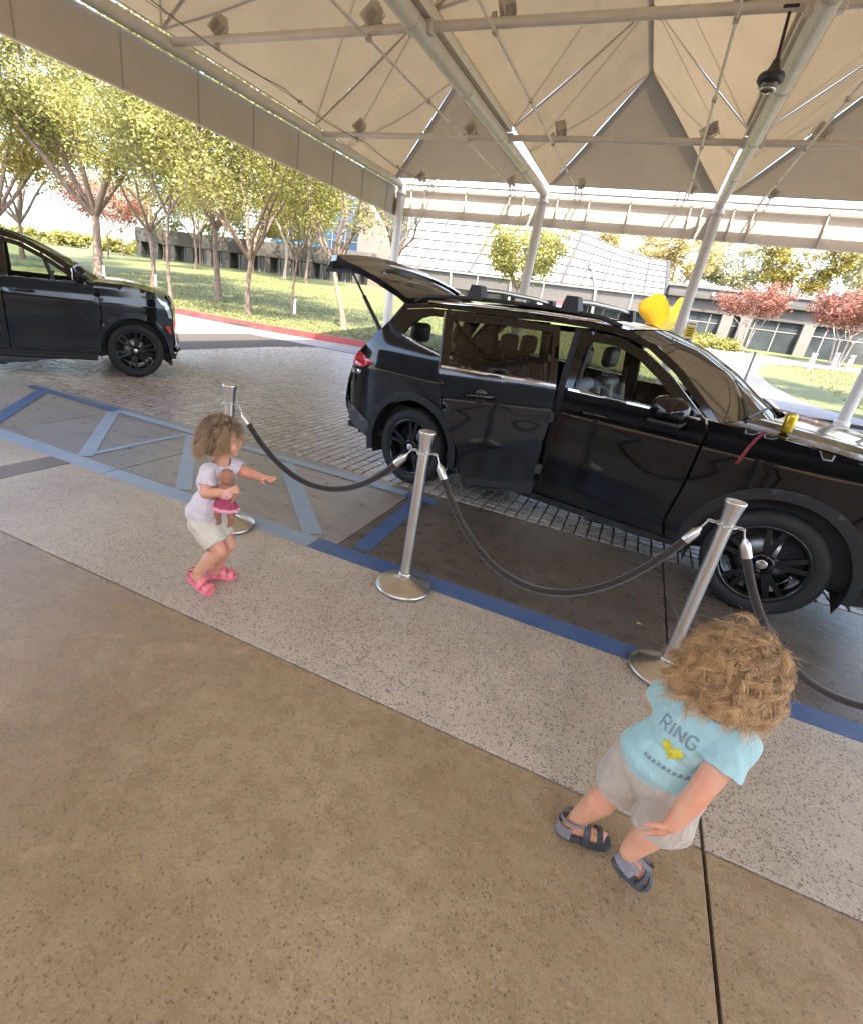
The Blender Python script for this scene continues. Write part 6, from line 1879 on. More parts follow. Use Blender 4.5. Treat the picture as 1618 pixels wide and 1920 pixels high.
def strands(name, roots, normals, head_c, axes, radii, length, down, wind, mat, n_pts=12, rad=0.0016, curl=0.010, turns=1.6, puff=0.5, seed=1, per=10, spread=0.006, gravity=0.38, fly=0.06, shape=None):
    """hair in locks: every lock follows one curling guide and its strands keep together"""
    rng = np.random.default_rng(seed); V = []; F = []; T = []
    hc = Vector(head_c); AX = [Vector(a) for a in axes]
    def push(p, k):
        q = p - hc; c = [q.dot(a) / (r * k) for a, r in zip(AX, radii)]
        m_ = math.sqrt(sum(x * x for x in c))
        if 1e-6 < m_ < 1.0: return hc + q / m_
        if q.z > 0.0 and m_ > 1.22: return hc + q * (1.22 / m_)
        return p
    for r0, n0 in zip(roots, normals):
        L = length * rng.uniform(0.62, 1.15) * (shape(Vector(n0)) if shape else 1.0); step = L / (n_pts - 1)
        ph = rng.uniform(0, 6.28); amp = curl * rng.uniform(0.5, 1.4); tu = turns * rng.uniform(0.7, 1.3) * (1 if rng.random() < 0.5 else -1)
        d = (Vector(n0) * puff + Vector(down) * 0.6 + Vector(wind) * 0.45 + Vector(rng.normal(0, 0.16, 3))).normalized()
        p = Vector(r0); guide = [p]; dd = d
        lift = 1.03 + 0.10 * rng.random()
        for k in range(1, n_pts):
            t = k / (n_pts - 1)
            dd = (dd * 0.72 + Vector(down) * gravity + Vector(wind) * (0.35 * t)).normalized()
            p = push(p + dd * step, lift); guide.append(p)
        out = []
        for k, q in enumerate(guide):
            t = k / (n_pts - 1)
            dr = (guide[min(k + 1, n_pts - 1)] - guide[max(0, k - 1)]).normalized()
            u = dr.orthogonal().normalized(); v = dr.cross(u); an = ph + 6.28 * tu * t
            out.append(q + (u * math.cos(an) + v * math.sin(an)) * amp * min(1.0, t * 1.6))
        for s_ in range(per):
            o = Vector(rng.normal(0, 1, 3)) * spread
            wild = rng.random() < fly
            endcut = rng.uniform(0.82, 1.0)
            base = len(V); w0 = rad * rng.uniform(0.7, 1.25)
            wob = Vector(rng.normal(0, 1, 3)) * (0.02 if wild else 0.003)
            for k in range(n_pts):
                t = k / (n_pts - 1)
                kk = t * endcut * (n_pts - 1); i0 = min(n_pts - 2, int(kk)); q = out[i0].lerp(out[i0 + 1], kk - i0)
                q = q + o * (0.9 - 0.55 * math.sin(PI * min(1, t * 0.8)) + 0.3 * t) + wob * t * t * 2
                dr = (out[i0 + 1] - out[i0]).normalized(); u = dr.orthogonal().normalized(); v = dr.cross(u)
                w = w0 * (1.0 - 0.8 * t)
                for j in range(3):
                    an = 2 * PI * j / 3
                    V.append(q + u * (w * math.cos(an)) + v * (w * math.sin(an))); T.append(t)
            for k in range(n_pts - 1):
                for j in range(3):
                    a = base + k * 3 + j; b_ = base + k * 3 + (j + 1) % 3
                    F.append((a, b_, b_ + 3, a + 3))
    me = from_numpy(name, np.array([tuple(v) for v in V]), np.array(F), mat, True)
    at = me.attributes.new('along', 'FLOAT', 'POINT'); at.data.foreach_set('value', np.array(T, np.float32))
    return me
def scalp(head_c, axes, radii, n, ok, seed):
    rng = np.random.default_rng(seed); R_ = []; N_ = []
    hc = Vector(head_c); AX = [Vector(a) for a in axes]
    while len(R_) < n:
        v = rng.normal(0, 1, 3); v /= np.linalg.norm(v)
        if not ok(v): continue
        p = hc + AX[0] * float(v[0] * radii[0]) + AX[1] * float(v[1] * radii[1]) + AX[2] * float(v[2] * radii[2])
        R_.append(p); N_.append((AX[0] * float(v[0]) + AX[1] * float(v[1]) + AX[2] * float(v[2])).normalized())
    return R_, N_

def face(mb, hc, F_, L_, U_, k=1.0):
    """nose, brow, cheeks, lips, chin and ears on a child's head"""
    hc = Vector(hc)
    ellipsoid(mb, hc + F_ * 0.077 * k - U_ * 0.018 * k, (F_, L_, U_), 0.015 * k, 0.011 * k, 0.011 * k, 6)
    capsule(mb, hc + F_ * 0.076 * k + U_ * 0.012 * k, 0.007 * k, hc + F_ * 0.083 * k - U_ * 0.016 * k, 0.009 * k, 8)
    for s in (-1, 1):
        ellipsoid(mb, hc + F_ * 0.056 * k + L_ * s * 0.036 * k - U_ * 0.034 * k, (F_, L_, U_), 0.030 * k, 0.030 * k, 0.030 * k, 8)
        ellipsoid(mb, hc + L_ * s * 0.074 * k - F_ * 0.004 * k - U_ * 0.012 * k, ((F_ + L_ * s * 0.4).normalized(), L_, U_), 0.014 * k, 0.008 * k, 0.021 * k, 7)
        capsule(mb, hc + F_ * 0.070 * k + L_ * s * 0.018 * k + U_ * 0.020 * k, 0.009 * k, hc + F_ * 0.060 * k + L_ * s * 0.045 * k + U_ * 0.016 * k, 0.008 * k, 8)
    ellipsoid(mb, hc + F_ * 0.072 * k - U_ * 0.046 * k, (F_, L_, U_), 0.011 * k, 0.018 * k, 0.0065 * k, 6)
    ellipsoid(mb, hc + F_ * 0.069 * k - U_ * 0.056 * k, (F_, L_, U_), 0.011 * k, 0.015 * k, 0.0065 * k, 6)
    ellipsoid(mb, hc + F_ * 0.054 * k - U_ * 0.074 * k, (F_, L_, U_), 0.022 * k, 0.024 * k, 0.018 * k, 7)
def eyes(par, hc, F_, L_, U_, off, k=1.0, iris=(0.10, 0.06, 0.03)):
    hc = Vector(hc)
    for s in (-1, 1):
        c = hc + F_ * 0.0625 * k + L_ * s * 0.028 * k - U_ * 0.0 * k - Vector(off)
        mb = MB(); ellipsoid(mb, c, (F_, L_, U_), 0.0085 * k, 0.012 * k, 0.0075 * k, 8)
        e = obj('eye', mb, simple('eye_white', (0.48, 0.40, 0.36), 0.4, var=0.03), par)
        mb = MB(); ellipsoid(mb, c + F_ * 0.006 * k, (F_, L_, U_), 0.0035 * k, 0.0052 * k, 0.0052 * k, 6)
        obj('iris', mb, simple('iris_brown', iris, 0.1, var=0.1), e)
        mb = MB().tube([c + F_ * 0.002 * k + L_ * (-0.013 * k) + U_ * 0.020 * k, c + F_ * 0.007 * k + U_ * 0.0235 * k, c + F_ * 0.0 * k + L_ * (0.013 * k) + U_ * 0.019 * k], 0.0022 * k, 5)
        obj('eyebrow', mb, simple('brow_hair', (0.20, 0.12, 0.06), 0.8), par)
    mb = MB().tube([hc + F_ * 0.079 * k - U_ * 0.0515 * k + L_ * (x * 0.016 * k) - F_ * (0.006 * x * x * k) - Vector(off) for x in (-1, -.5, 0, .5, 1)], 0.0017 * k, 5)
    obj('mouth_line', mb, simple('lip_line', (0.36, 0.10, 0.08), 0.5), par)

def local_axes(heel, toe, up=Vector((0, 0, 1))):
    f = (Vector(toe) - Vector(heel)).normalized()
    s = up.cross(f).normalized(); u = f.cross(s)
    return f, s, u
def foot_flesh(mb, heel, toe, ankle, ar):
    f, s, u = local_axes(heel, toe); L = (Vector(toe) - Vector(heel)).length
    h = Vector(heel)
    capsule(mb, h + f * 0.022 + u * 0.022, 0.022, h + f * L * 0.55 + u * 0.021, 0.022)
    capsule(mb, h + f * L * 0.5 + u * 0.020 + s * 0.009, 0.018, h + f * L * 0.78 + u * 0.014 + s * 0.012, 0.015)
    capsule(mb, h + f * L * 0.5 + u * 0.020 - s * 0.009, 0.018, h + f * L * 0.76 + u * 0.013 - s * 0.014, 0.014)
    capsule(mb, h + f * L * 0.40 + u * 0.030, 0.020, Vector(ankle), ar)
    capsule(mb, h + f * 0.03 + u * 0.03, 0.021, Vector(ankle), ar)
    for i in range(5):
        o = 0.024 - i * 0.0115
        capsule(mb, h + f * (L * 0.80 - 0.003 * i) + s * o + u * 0.012, 0.0075, h + f * (L * 0.95 - 0.006 * i) + s * o * 1.05 + u * 0.009, 0.0068, 8)
def sole_outline(L, w):
    pts = []
    for k in range(28):
        a = 2 * PI * k / 28
        x = 0.5 - 0.5 * math.cos(a)            # 0 heel .. 1 toe
        wid = w * (0.82 + 0.25 * x - 0.16 * math.exp(-((x - 0.42) / 0.16) ** 2))
        pts.append((x * L, wid * abs(math.sin(a)) ** 0.62 * (1 if math.sin(a) > 0 else -1)))
    return pts
def band(mb, h, f, s, u, x0, x1, w, ht, th=0.006, a0=0, a1=180, n=12, base=0.0):
    """a strap arching over the foot between stations x0 and x1"""
    for dth in (0.0, th):
        rows = []
        for x in (x0, (x0 + x1) / 2, x1):
            r = []
            for k in range(n + 1):
                a = math.radians(a0 + (a1 - a0) * k / n)
                r.append(h + f * x + s * ((w + dth) * math.cos(a)) + u * (base + (ht + dth) * math.sin(a) ** 0.8 if math.sin(a) > 0 else base))
            rows.append(r)
        mb.grid(rows)
        if dth == 0: first = rows
    for i in (0, 2):
        mb.grid([first[i], rows[i]])
def clog(par, heel, toe, mat, off, name='sandal'):
    f, s, u = local_axes(heel, toe); L = (Vector(toe) - Vector(heel)).length + 0.012
    h = Vector(heel) - f * 0.006 - Vector(off)
    ol = sole_outline(L, 0.037)
    mb = MB()
    n = len(ol)
    rings = []
    for z, k in ((-0.018, 0.93), (-0.014, 1.0), (-0.002, 1.03), (0.008, 1.02), (0.010, 0.9)):
        rings.append([h + f * (L / 2 + (x - L / 2) * k) + s * (y * k) + u * z for x, y in ol])
    for a, b in zip(rings, rings[1:]): mb.grid([a + [a[0]], b + [b[0]]])
    mb.add(rings[0], [tuple(range(n))]); mb.add(rings[-1], [tuple(range(n))])
    o = obj(name, mb, mat, par)
    m2 = MB()
    band(m2, h, f, s, u, L * 0.50, L * 0.66, 0.038, 0.052)
    band(m2, h, f, s, u, L * 0.74, L * 0.90, 0.036, 0.036)
    obj('strap', m2, mat, o)
    m3 = MB()   # raised heel wall and back strap
    rows = []
    for z in (0.0, 0.018, 0.030):
        rows.append([h + f * (0.036 + 0.040 * -math.cos(a) * (1 - z * 2)) + s * (0.034 * math.sin(a)) + u * z for a in np.linspace(-2.2, 2.2, 15)])
    m3.grid(rows)
    rows2 = [[h + f * (0.03 - 0.034 * math.cos(a)) + s * (0.036 * math.sin(a)) + u * (0.052 + dz - 0.012 * math.cos(a)) for a in np.linspace(-2.0, 2.0, 15)] for dz in (0.0, 0.013)]
    m3.grid(rows2)
    obj('heel_strap', m3, mat, o)
    m4 = MB()
    for x in (0.58, 0.82):
        m4.box((-0.006, -0.006, -0.003), (0.006, 0.006, 0.003))
        m4.v[-8:] = [tuple(h + f * (L * x + v[0]) + s * (0.026 + v[1]) + u * (0.046 - (0.016 if x > 0.7 else 0) + v[2])) for v in m4.v[-8:]]
    obj('buckle', m4, mat, o)
    return o
def trek_sandal(par, heel, toe, off, mat, mat2):
    f, s, u = local_axes(heel, toe); L = (Vector(toe) - Vector(heel)).length + 0.01
    h = Vector(heel) - f * 0.006 - Vector(off)
    ol = sole_outline(L, 0.038); n = len(ol); mb = MB(); rings = []
    for z, k in ((-0.020, 0.95), (-0.016, 1.0), (0.0, 1.03), (0.010, 1.0), (0.011, 0.9)):
        rings.append([h + f * (L / 2 + (x - L / 2) * k) + s * (y * k) + u * z for x, y in ol])
    for a, b in zip(rings, rings[1:]): mb.grid([a + [a[0]], b + [b[0]]])
    mb.add(rings[0], [tuple(range(n))]); mb.add(rings[-1], [tuple(range(n))])
    o = obj('sandal', mb, mat, par)
    m2 = MB()
    band(m2, h, f, s, u, L * 0.44, L * 0.56, 0.037, 0.055)
    band(m2, h, f, s, u, L * 0.70, L * 0.80, 0.037, 0.038)
    obj('strap', m2, mat, o)
    m3 = MB()
    rows = [[h + f * (0.036 - 0.042 * math.cos(a)) + s * (0.037 * math.sin(a)) + u * z for a in np.linspace(-1.7, 1.7, 15)] for z in (0.0, 0.022, 0.05)]
    m3.grid(rows)
    rows = [[h + f * (0.045 - 0.046 * math.cos(a)) + s * (0.036 * math.sin(a)) + u * (0.062 + dz) for a in np.linspace(-PI, PI, 21)] for dz in (0, 0.016)]
    m3.grid(rows)
    obj('ankle_strap', m3, mat2, o)

# ------------------------------------------------------------------ girl with the doll
GB = Vector((-1.88, 1.97, 0.0))
girl = thing('person', 'small child in white shirt and pink sandals hugging a doll', 'person', GB)
gF = Vector((0.94, 0.34, 0)).normalized(); gL = Vector((-gF.y, gF.x, 0)); U = Vector((0, 0, 1))
g = {k: Vector(v) - GB for k, v in dict(
    pel=(-1.93, 1.965, .425), belly=(-1.912, 1.970, .515), chest=(-1.882, 1.982, .645), up=(-1.862, 1.99, .705), nb=(-1.845, 1.997, .765), nt=(-1.838, 2.0, .81),
    head=(-1.832, 2.0, .898), kR=(-1.79, 1.915, .288), aR=(-1.915, 1.872, .115), hR=(-1.972, 1.862, .085), tR=(-1.808, 1.868, .026),
    kL=(-1.835, 2.035, .262), aL=(-1.928, 2.037, .078), heL=(-1.968, 2.008, .022), tL=(-1.838, 2.098, .022),
    sR=(-1.860, 1.925, .725), eR=(-1.838, 1.872, .628), wR=(-1.735, 1.892, .650), sL=(-1.845, 2.052, .732), eL=(-1.74, 2.098, .702), wL=(-1.662, 2.102, .700)).items()}
hipR = g['pel'] - gL * 0.048 - U * 0.01; hipL = g['pel'] + gL * 0.048 - U * 0.01
mb = MB()
chain(mb, [hipR, hipR.lerp(g['kR'], .55), g['kR']], [.068, .060, .043]); chain(mb, [hipL, hipL.lerp(g['kL'], .55), g['kL']], [.068, .060, .043])
def calf(mb, k, a, r=1.0):
    m_ = Vector(k).lerp(Vector(a), .35) - gF * 0.006
    chain(mb, [k, m_, a], [.042 * r, .042 * r, .027 * r])
calf(mb, g['kR'], g['aR']); calf(mb, g['kL'], g['aL'])
foot_flesh(mb, g['hR'], g['tR'], g['aR'], .027); foot_flesh(mb, g['heL'], g['tL'], g['aL'], .027)
ellipsoid(mb, g['pel'], (gF, gL, U), .082, .098, .085); ellipsoid(mb, g['belly'] + gF * .012, (gF, gL, U), .084, .092, .095)
ellipsoid(mb, g['chest'], (gF, gL, U), .070, .088, .095); ellipsoid(mb, g['up'], (gF, gL, U), .056, .085, .055)
chain(mb, [g['nb'] - U * .02, g['nt']], [.040, .036])
chain(mb, [g['up'], g['sR']], [.045, .040]); chain(mb, [g['up'], g['sL']], [.045, .040])
chain(mb, [g['sR'], g['eR'], g['wR']], [.038, .031, .022]); chain(mb, [g['sL'], g['eL'], g['wL']], [.038, .030, .021])
hc = g['head']
ellipsoid(mb, hc + U * .012 - gF * .012, (gF, gL, U), .090, .076, .084); ellipsoid(mb, hc + gF * .018 - U * .028, (gF, gL, U), .064, .062, .062)
chain(mb, [g['nt'], hc - U * .03], [.038, .05])
face(mb, hc, gF, gL, U)
hand(mb, g['wL'], Vector((0.92, 0.05, 0.16)), Vector((0.15, 0.2, -1)), 1.0, curl=0.16, spread=0.30, thumb_side=-1)
hand(mb, g['wR'], Vector((0.75, 0.55, 0.30)), Vector((-0.35, 0.75, 0.1)), 1.0, curl=0.45, spread=0.10, thumb_side=-1)
obj('body', remesh(mb, 0.0034, 4), M_SKIN, girl)
eyes(girl, hc + GB, gF, gL, U, GB)
# shirt
mb = MB()
ellipsoid(mb, g['belly'] + gF * .006 - U * .012, (gF, gL, U), .101, .110, .10); ellipsoid(mb, g['pel'] + U * .045, (gF, gL, U), .103, .116, .075)
ellipsoid(mb, g['chest'], (gF, gL, U), .085, .102, .10); ellipsoid(mb, g['up'] + U * .006, (gF, gL, U), .066, .094, .056)
chain(mb, [g['up'] + U * .01, g['nb'] - U * .012], [.056, .044])
sleeveR = g['sR'].lerp(g['eR'], .66); sleeveL = g['sL'].lerp(g['eL'], .55)
sleeve(mb, [g['up'], g['sR'] + U * .002, sleeveR], [.052, .046, .047])
sleeve(mb, [g['up'], g['sL'] + U * .004, sleeveL], [.053, .047, .048])
dR = (g['eR'] - g['sR']).normalized(); dL = (g['eL'] - g['sL']).normalized()
hem_z = g['pel'].z + 0.028
def cut(p, n):
    if cuff(p, n, sleeveR, dR, .047) or cuff(p, n, sleeveL, dL, .048): return True
    if p.z < hem_z + 0.10 * (p - g['pel']).dot(gF): return True
    if p.z > g['nb'].z - .012 and (p - g['nb']).to_2d().length < .05: return True
    return False
gt = obj('shirt', cloth_finish(remesh(mb, 0.0042, 5), cut, 0.0060, 19, stretch=(1, 1, 0.6)), M_TEE_W, girl); add_hems(gt, M_TEE_W)
# shorts
mb = MB()
ellipsoid(mb, g['pel'] + U * .012, (gF, gL, U), .098, .110, .088)
endR = hipR.lerp(g['kR'], .80); endL = hipL.lerp(g['kL'], .72)
sleeve(mb, [hipR, hipR.lerp(g['kR'], .4), endR], [.080, .076, .066]); sleeve(mb, [hipL, hipL.lerp(g['kL'], .4), endL], [.080, .075, .066])
qR = (g['kR'] - hipR).normalized(); qL = (g['kL'] - hipL).normalized()
def cut(p, n):
    if cuff(p, n, endR, qR, .066) or cuff(p, n, endL, qL, .066): return True
    return p.z > g['pel'].z + .09
sh = obj('shorts', cloth_finish(remesh(mb, 0.0045, 5), cut, 0.0035, 20), M_SHORT_C, girl); add_hems(sh, M_SHORT_C)
# tiny printed bows on the shorts
bv = BVHTree.FromObject(sh, bpy.context.evaluated_depsgraph_get()) if False else None
clog(girl, g['hR'] + GB, g['tR'] + GB, M_PINK, GB); clog(girl, g['heL'] + GB, g['tL'] + GB, M_PINK, GB)
# hair
hax = (gF, gL, U); hr = (.098, .084, .094); hcc = hc + U * .012 - gF * .012
mb = MB(); ellipsoid(mb, hcc + U * .004 - gF * .006, hax, .095, .083, .092); ellipsoid(mb, hcc - gF * .045 - U * .045, hax, .055, .072, .07)
def cut(p, n):
    q = p - hcc
    return q.dot(gF) > .030 and q.z < .045 or (q.dot(gF) > -0.005 and q.z < -0.03)
cap = cloth_finish(remesh(mb, 0.005, 6), cut, 0.004, 45, 0)
cap.attributes.new('along', 'FLOAT', 'POINT')
obj('hair_cap', cap, M_HAIR_G, girl)
ok = lambda v: v[2] > -0.25 and not (v[0] > 0.42 and v[2] < 0.52) and not (v[0] > 0.15 and v[2] < -0.1)
R_, N_ = scalp(hcc, hax, hr, 300, ok, 5)
gflow = (-gF * 0.30 - U * 0.90)
obj('hair', strands('hair', R_, N_, hcc, hax, (.099, .085, .095), 0.128, gflow, -gF * 0.12, M_HAIR_G, n_pts=11, rad=0.0011, curl=0.012, turns=1.0, puff=0.10, seed=6, per=18, spread=0.006, gravity=0.40, fly=0.03), None, girl)
# side locks falling over the ear and temple
rs = []; ns = []
for k in range(26):
    t_ = k / 25
    v = (gF * (0.30 + 0.28 * math.sin(t_ * PI)) - gL * (0.55 + 0.3 * t_) + U * (0.72 - 0.35 * t_)).normalized()
    rs.append(hcc + gF * v.dot(gF) * .100 + gL * v.dot(gL) * .086 + U * v.z * .096); ns.append(v)
obj('side_lock', strands('side_lock', rs, ns, hcc, hax, (.102, .089, .098), 0.140, (-U * 0.95 - gF * 0.15), Vector((0, 0, 0)), M_HAIR_G, n_pts=11, rad=0.0011, curl=0.006, turns=0.7, puff=0.1, seed=16, per=18, spread=0.006, gravity=0.4, fly=0.05), None, girl)

# doll held against the chest
DB = Vector((-1.742, 1.915, 0.47))
doll = thing('baby_doll', 'brown baby doll in pink skirt held under the child arm', 'doll', DB)
dF = Vector((0.25, -0.9, 0.1)).normalized(); dU = Vector((0.03, 0.02, 1)).normalized(); dL = dU.cross(dF).normalized()
dh = Vector((0.004, 0.005, 0.262)); dp = Vector((0.0, 0.0, 0.115))
mb = MB()
ellipsoid(mb, dh, (dF, dL, dU), .040, .036, .043); ellipsoid(mb, dh + dF * .012 - dU * .018, (dF, dL, dU), .030, .031, .026); ellipsoid(mb, dh + dF * .040 - dU * .008, (dF, dL, dU), .006, .005, .005, 6)
chain(mb, [dh - dU * .03, dh - dU * .05], [.02, .018])
chain(mb, [dh - dU * .062, dp], [.034, .036]); ellipsoid(mb, dp, (dF, dL, dU), .036, .042, .035)
for s in (-1, 1):
    a = dp + dL * s * .022 - dU * .01; k_ = a + dL * s * .016 + dF * .014 - dU * .058; e_ = k_ - dL * s * .006 - dF * .008 - dU * .048
    chain(mb, [a, k_, e_], [.021, .018, .0125]); capsule(mb, e_, .012, e_ + dF * .022 - dU * .004, .0095, 10)
    a = dh - dU * .062 + dL * s * .03; k_ = a + dL * s * .02 - dU * .038 + dF * .005; e_ = k_ + dF * .028 - dU * .02
    chain(mb, [a, k_, e_], [.014, .0125, .009]); capsule(mb, e_, .0095, e_ + dF * .012, .007, 8)
    ellipsoid(mb, dh + dL * s * .037 - dU * .004, (dF, dL, dU), .006, .005, .009, 6)
obj('body', remesh(mb, 0.0026, 3), M_DOLL, doll)
mb = MB()
rows = []
for i in range(8):
    v = i / 7; r = []
    for k in range(41):
        a = 2 * PI * k / 40
        rad = .038 + .024 * v + .006 * v * math.sin(9 * a)
        r.append(dp + dL * (rad * 1.08 * math.cos(a)) + dF * (rad * math.sin(a)) + dU * (.030 - .058 * v))
    rows.append(r)
obj('skirt', MB().grid(rows), simple('magenta_cloth', (0.34, 0.045, 0.10), 0.8, var=0.35, scale=60), doll)
fr = MB(); fr.grid([[p + (p - dp).normalized() * 0.0015 for p in rows[6]], [p + (p - dp).normalized() * 0.006 - dU * .004 for p in rows[7]]])
obj('frill', fr, simple('pink_frill', (0.75, 0.32, 0.38), 0.8, var=0.1), doll)
mb = MB(); ellipsoid(mb, dp + dU * .055, (dF, dL, dU), .041, .045, .044)
obj('top', mb, simple('pale_pink_cloth', (0.68, 0.36, 0.36), 0.85, var=0.15, scale=40), doll)

# ------------------------------------------------------------------ running boy
BB = Vector((0.36, 1.42, 0.0))
boy = thing('person', 'curly haired child in aqua shirt and beige shorts running', 'person', BB)
bF = Vector((0.514, 0.857, 0)).normalized(); bR = Vector((bF.y, -bF.x, 0)); bL = -bR
b = {k: Vector(v) - BB for k, v in dict(
    pel=(.395, 1.405, .475), belly=(.405, 1.402, .560), chest=(.424, 1.392, .655), up=(.440, 1.386, .712), nb=(.451, 1.383, .772), nt=(.456, 1.382, .818), head=(.452, 1.384, .905),
    kL=(.322, 1.468, .268), aL=(.247, 1.462, .082), hL=(.203, 1.450, .022), tL=(.376, 1.486, .022),
    kR=(.455, 1.385, .305), aR=(.402, 1.352, .172), hR=(.382, 1.338, .128), tR=(.492, 1.392, .030),
    sR=(.508, 1.340, .722), eR=(.458, 1.255, .590), wR=(.425, 1.222, .478), sL=(.370, 1.430, .742), eL=(.335, 1.505, .645), wL=(.405, 1.575, .665)).items()}
hipR = b['pel'] + bR * .052 - U * .01; hipL = b['pel'] - bR * .052 - U * .01
mb = MB()
chain(mb, [hipR, hipR.lerp(b['kR'], .55), b['kR']], [.072, .064, .046]); chain(mb, [hipL, hipL.lerp(b['kL'], .55), b['kL']], [.072, .064, .046])
for s in 'LR':
    m_ = b['k' + s].lerp(b['a' + s], .35) - bF * .008
    chain(mb, [b['k' + s], m_, b['a' + s]], [.045, .045, .028])
foot_flesh(mb, b['hL'], b['tL'], b['aL'], .028); foot_flesh(mb, b['hR'], b['tR'], b['aR'], .028)
ellipsoid(mb, b['pel'], (bF, bL, U), .088, .105, .088); ellipsoid(mb, b['belly'] + bF * .01, (bF, bL, U), .086, .096, .10)
ellipsoid(mb, b['chest'], (bF, bL, U), .074, .092, .10); ellipsoid(mb, b['up'], (bF, bL, U), .058, .088, .056)
chain(mb, [b['nb'] - U * .02, b['nt']], [.042, .037])
chain(mb, [b['up'], b['sR']], [.046, .041]); chain(mb, [b['up'], b['sL']], [.046, .041])
chain(mb, [b['sR'], b['sR'].lerp(b['eR'], .4), b['eR'], b['eR'].lerp(b['wR'], .35), b['wR']], [.039, .038, .030, .031, .0215]); chain(mb, [b['sL'], b['eL'], b['wL']], [.039, .031, .022])
hc = b['head']
ellipsoid(mb, hc + U * .012 - bF * .012, (bF, bL, U), .092, .078, .086); ellipsoid(mb, hc + bF * .018 - U * .028, (bF, bL, U), .065, .063, .063)
chain(mb, [b['nt'], hc - U * .03], [.04, .05])
face(mb, hc, bF, bL, U)
hand(mb, b['wR'], Vector((-0.42, -0.02, -0.9)), Vector((-0.5, 0.75, 0.2)), 1.08, curl=0.28, spread=0.12, thumb_side=-1)
hand(mb, b['wL'], Vector((0.6, 0.7, 0.25)), Vector((0.7, -0.6, 0.1)), 1.05, curl=0.5, spread=0.08, thumb_side=1)
obj('body', remesh(mb, 0.0034, 4), M_SKIN, boy)
eyes(boy, hc + BB, bF, bL, U, BB)
mb = MB()
ellipsoid(mb, b['belly'] - U * .01, (bF, bL, U), .106, .118, .10); ellipsoid(mb, b['pel'] + U * .055, (bF, bL, U), .110, .126, .07)
ellipsoid(mb, b['chest'], (bF, bL, U), .090, .108, .10); ellipsoid(mb, b['up'] + U * .006, (bF, bL, U), .070, .100, .058)
chain(mb, [b['up'] + U * .01, b['nb'] - U * .012], [.058, .046])
slR = b['sR'].lerp(b['eR'], .50); slL = b['sL'].lerp(b['eL'], .60)
vR = (b['eR'] - b['sR']).normalized(); vL = (b['eL'] - b['sL']).normalized()
sleeve(mb, [b['up'], b['sR'] + U * .004, slR], [.056, .052, .061]); sleeve(mb, [b['up'], b['sL'] + U * .004, slL], [.056, .052, .055])
def cut(p, n):
    if cuff(p, n, slR, vR, .061) or cuff(p, n, slL, vL, .055): return True
    if p.z < b['pel'].z + .030 + 0.05 * (p - b['pel']).dot(bF): return True
    if p.z > b['nb'].z - .012 and (p - b['nb']).to_2d().length < .052: return True
    return False
tee = obj('shirt', cloth_finish(remesh(mb, 0.0042, 5), cut, 0.0065, 16, stretch=(1, 1, 0.7)), M_TEE_A, boy); add_hems(tee, M_TEE_A)
# print on the back of the shirt: letters over a yellow heart
tvs = np_verts(tee.data); polys = [tuple(p.vertices) for p in tee.data.polygons]
bvh = BVHTree.FromPolygons([Vector(v) for v in tvs], polys)
def on_back(u, v):
    """u to the right across the back, v up it, metres about the shoulder blades"""
    c = b['chest'] + bR * u + U * (v + 0.02) - bF * 0.4
    hit = bvh.ray_cast(c, bF)
    if hit[0] is None: return c + bF * 0.31
    return hit[0] - bF * 0.0022
def print_patch(name, polys_, mat):
    mb = MB()
    for pl in polys_:
        V2, T = cdt(pl, (), 0.008)
        mb.add([on_back(float(a), float(c_)) for a, c_ in V2], [tuple(t) for t in T], True)
    return obj(name, mb, mat, tee)
M_INK = simple('grey_print', (0.20, 0.26, 0.27), 0.85, var=0.3, scale=60)
def stroke(x0, y0, x1, y1, w=0.0055):
    d = Vector((x1 - x0, y1 - y0)).normalized(); n_ = Vector((-d.y, d.x)) * w / 2
    return [(x0 + n_.x, y0 + n_.y), (x0 - n_.x, y0 - n_.y), (x1 - n_.x, y1 - n_.y), (x1 + n_.x, y1 + n_.y)]
def letter(ch, x, y, h=0.034, w=0.022):
    S = {'I': [(0.5, 0, 0.5, 1)], 'N': [(0, 0, 0, 1), (0, 1, 1, 0), (1, 0, 1, 1)], 'G': [(1, .85, .7, 1), (.7, 1, .2, 1), (.2, 1, 0, .75), (0, .75, 0, .25), (0, .25, .25, 0), (.25, 0, .8, 0), (.8, 0, 1, .2), (1, .2, 1, .48), (1, .48, .55, .48)],
         'O': [(0, .2, 0, .8), (0, .8, .3, 1), (.3, 1, .7, 1), (.7, 1, 1, .8), (1, .8, 1, .2), (1, .2, .7, 0), (.7, 0, .3, 0), (.3, 0, 0, .2)], 'S': [(1, .85, .6, 1), (.6, 1, .2, .95), (.2, .95, 0, .75), (0, .75, 1, .3), (1, .3, .8, .05), (.8, .05, .3, 0), (.3, 0, 0, .15)], 'T': [(0, 1, 1, 1), (.5, 0, .5, 1)], 'R': [(0, 0, 0, 1), (0, 1, .8, 1), (.8, 1, 1, .8), (1, .8, .8, .55), (.8, .55, 0, .5), (.45, .5, 1, 0)]}
    return [stroke(x + a * w, y + c_ * h, x + d * w, y + e * h) for a, c_, d, e in S[ch]]
pl = []
for ch, x in zip('RING', (-0.057, -0.036, -0.013, 0.020)): pl += letter(ch, x, 0.002)
print_patch('shirt_letters', pl, M_INK)
hp = []
for k in range(30):
    t_ = 2 * PI * k / 30
    hp.append((0.0022 * 16 * math.sin(t_) ** 3 / 1.15 + 0.000, -0.038 + 0.0019 * (13 * math.cos(t_) - 5 * math.cos(2 * t_) - 2 * math.cos(3 * t_) - math.cos(4 * t_))))
print_patch('shirt_heart', [hp], simple('yellow_print', (0.62, 0.56, 0.06), 0.85, var=0.25, scale=90))
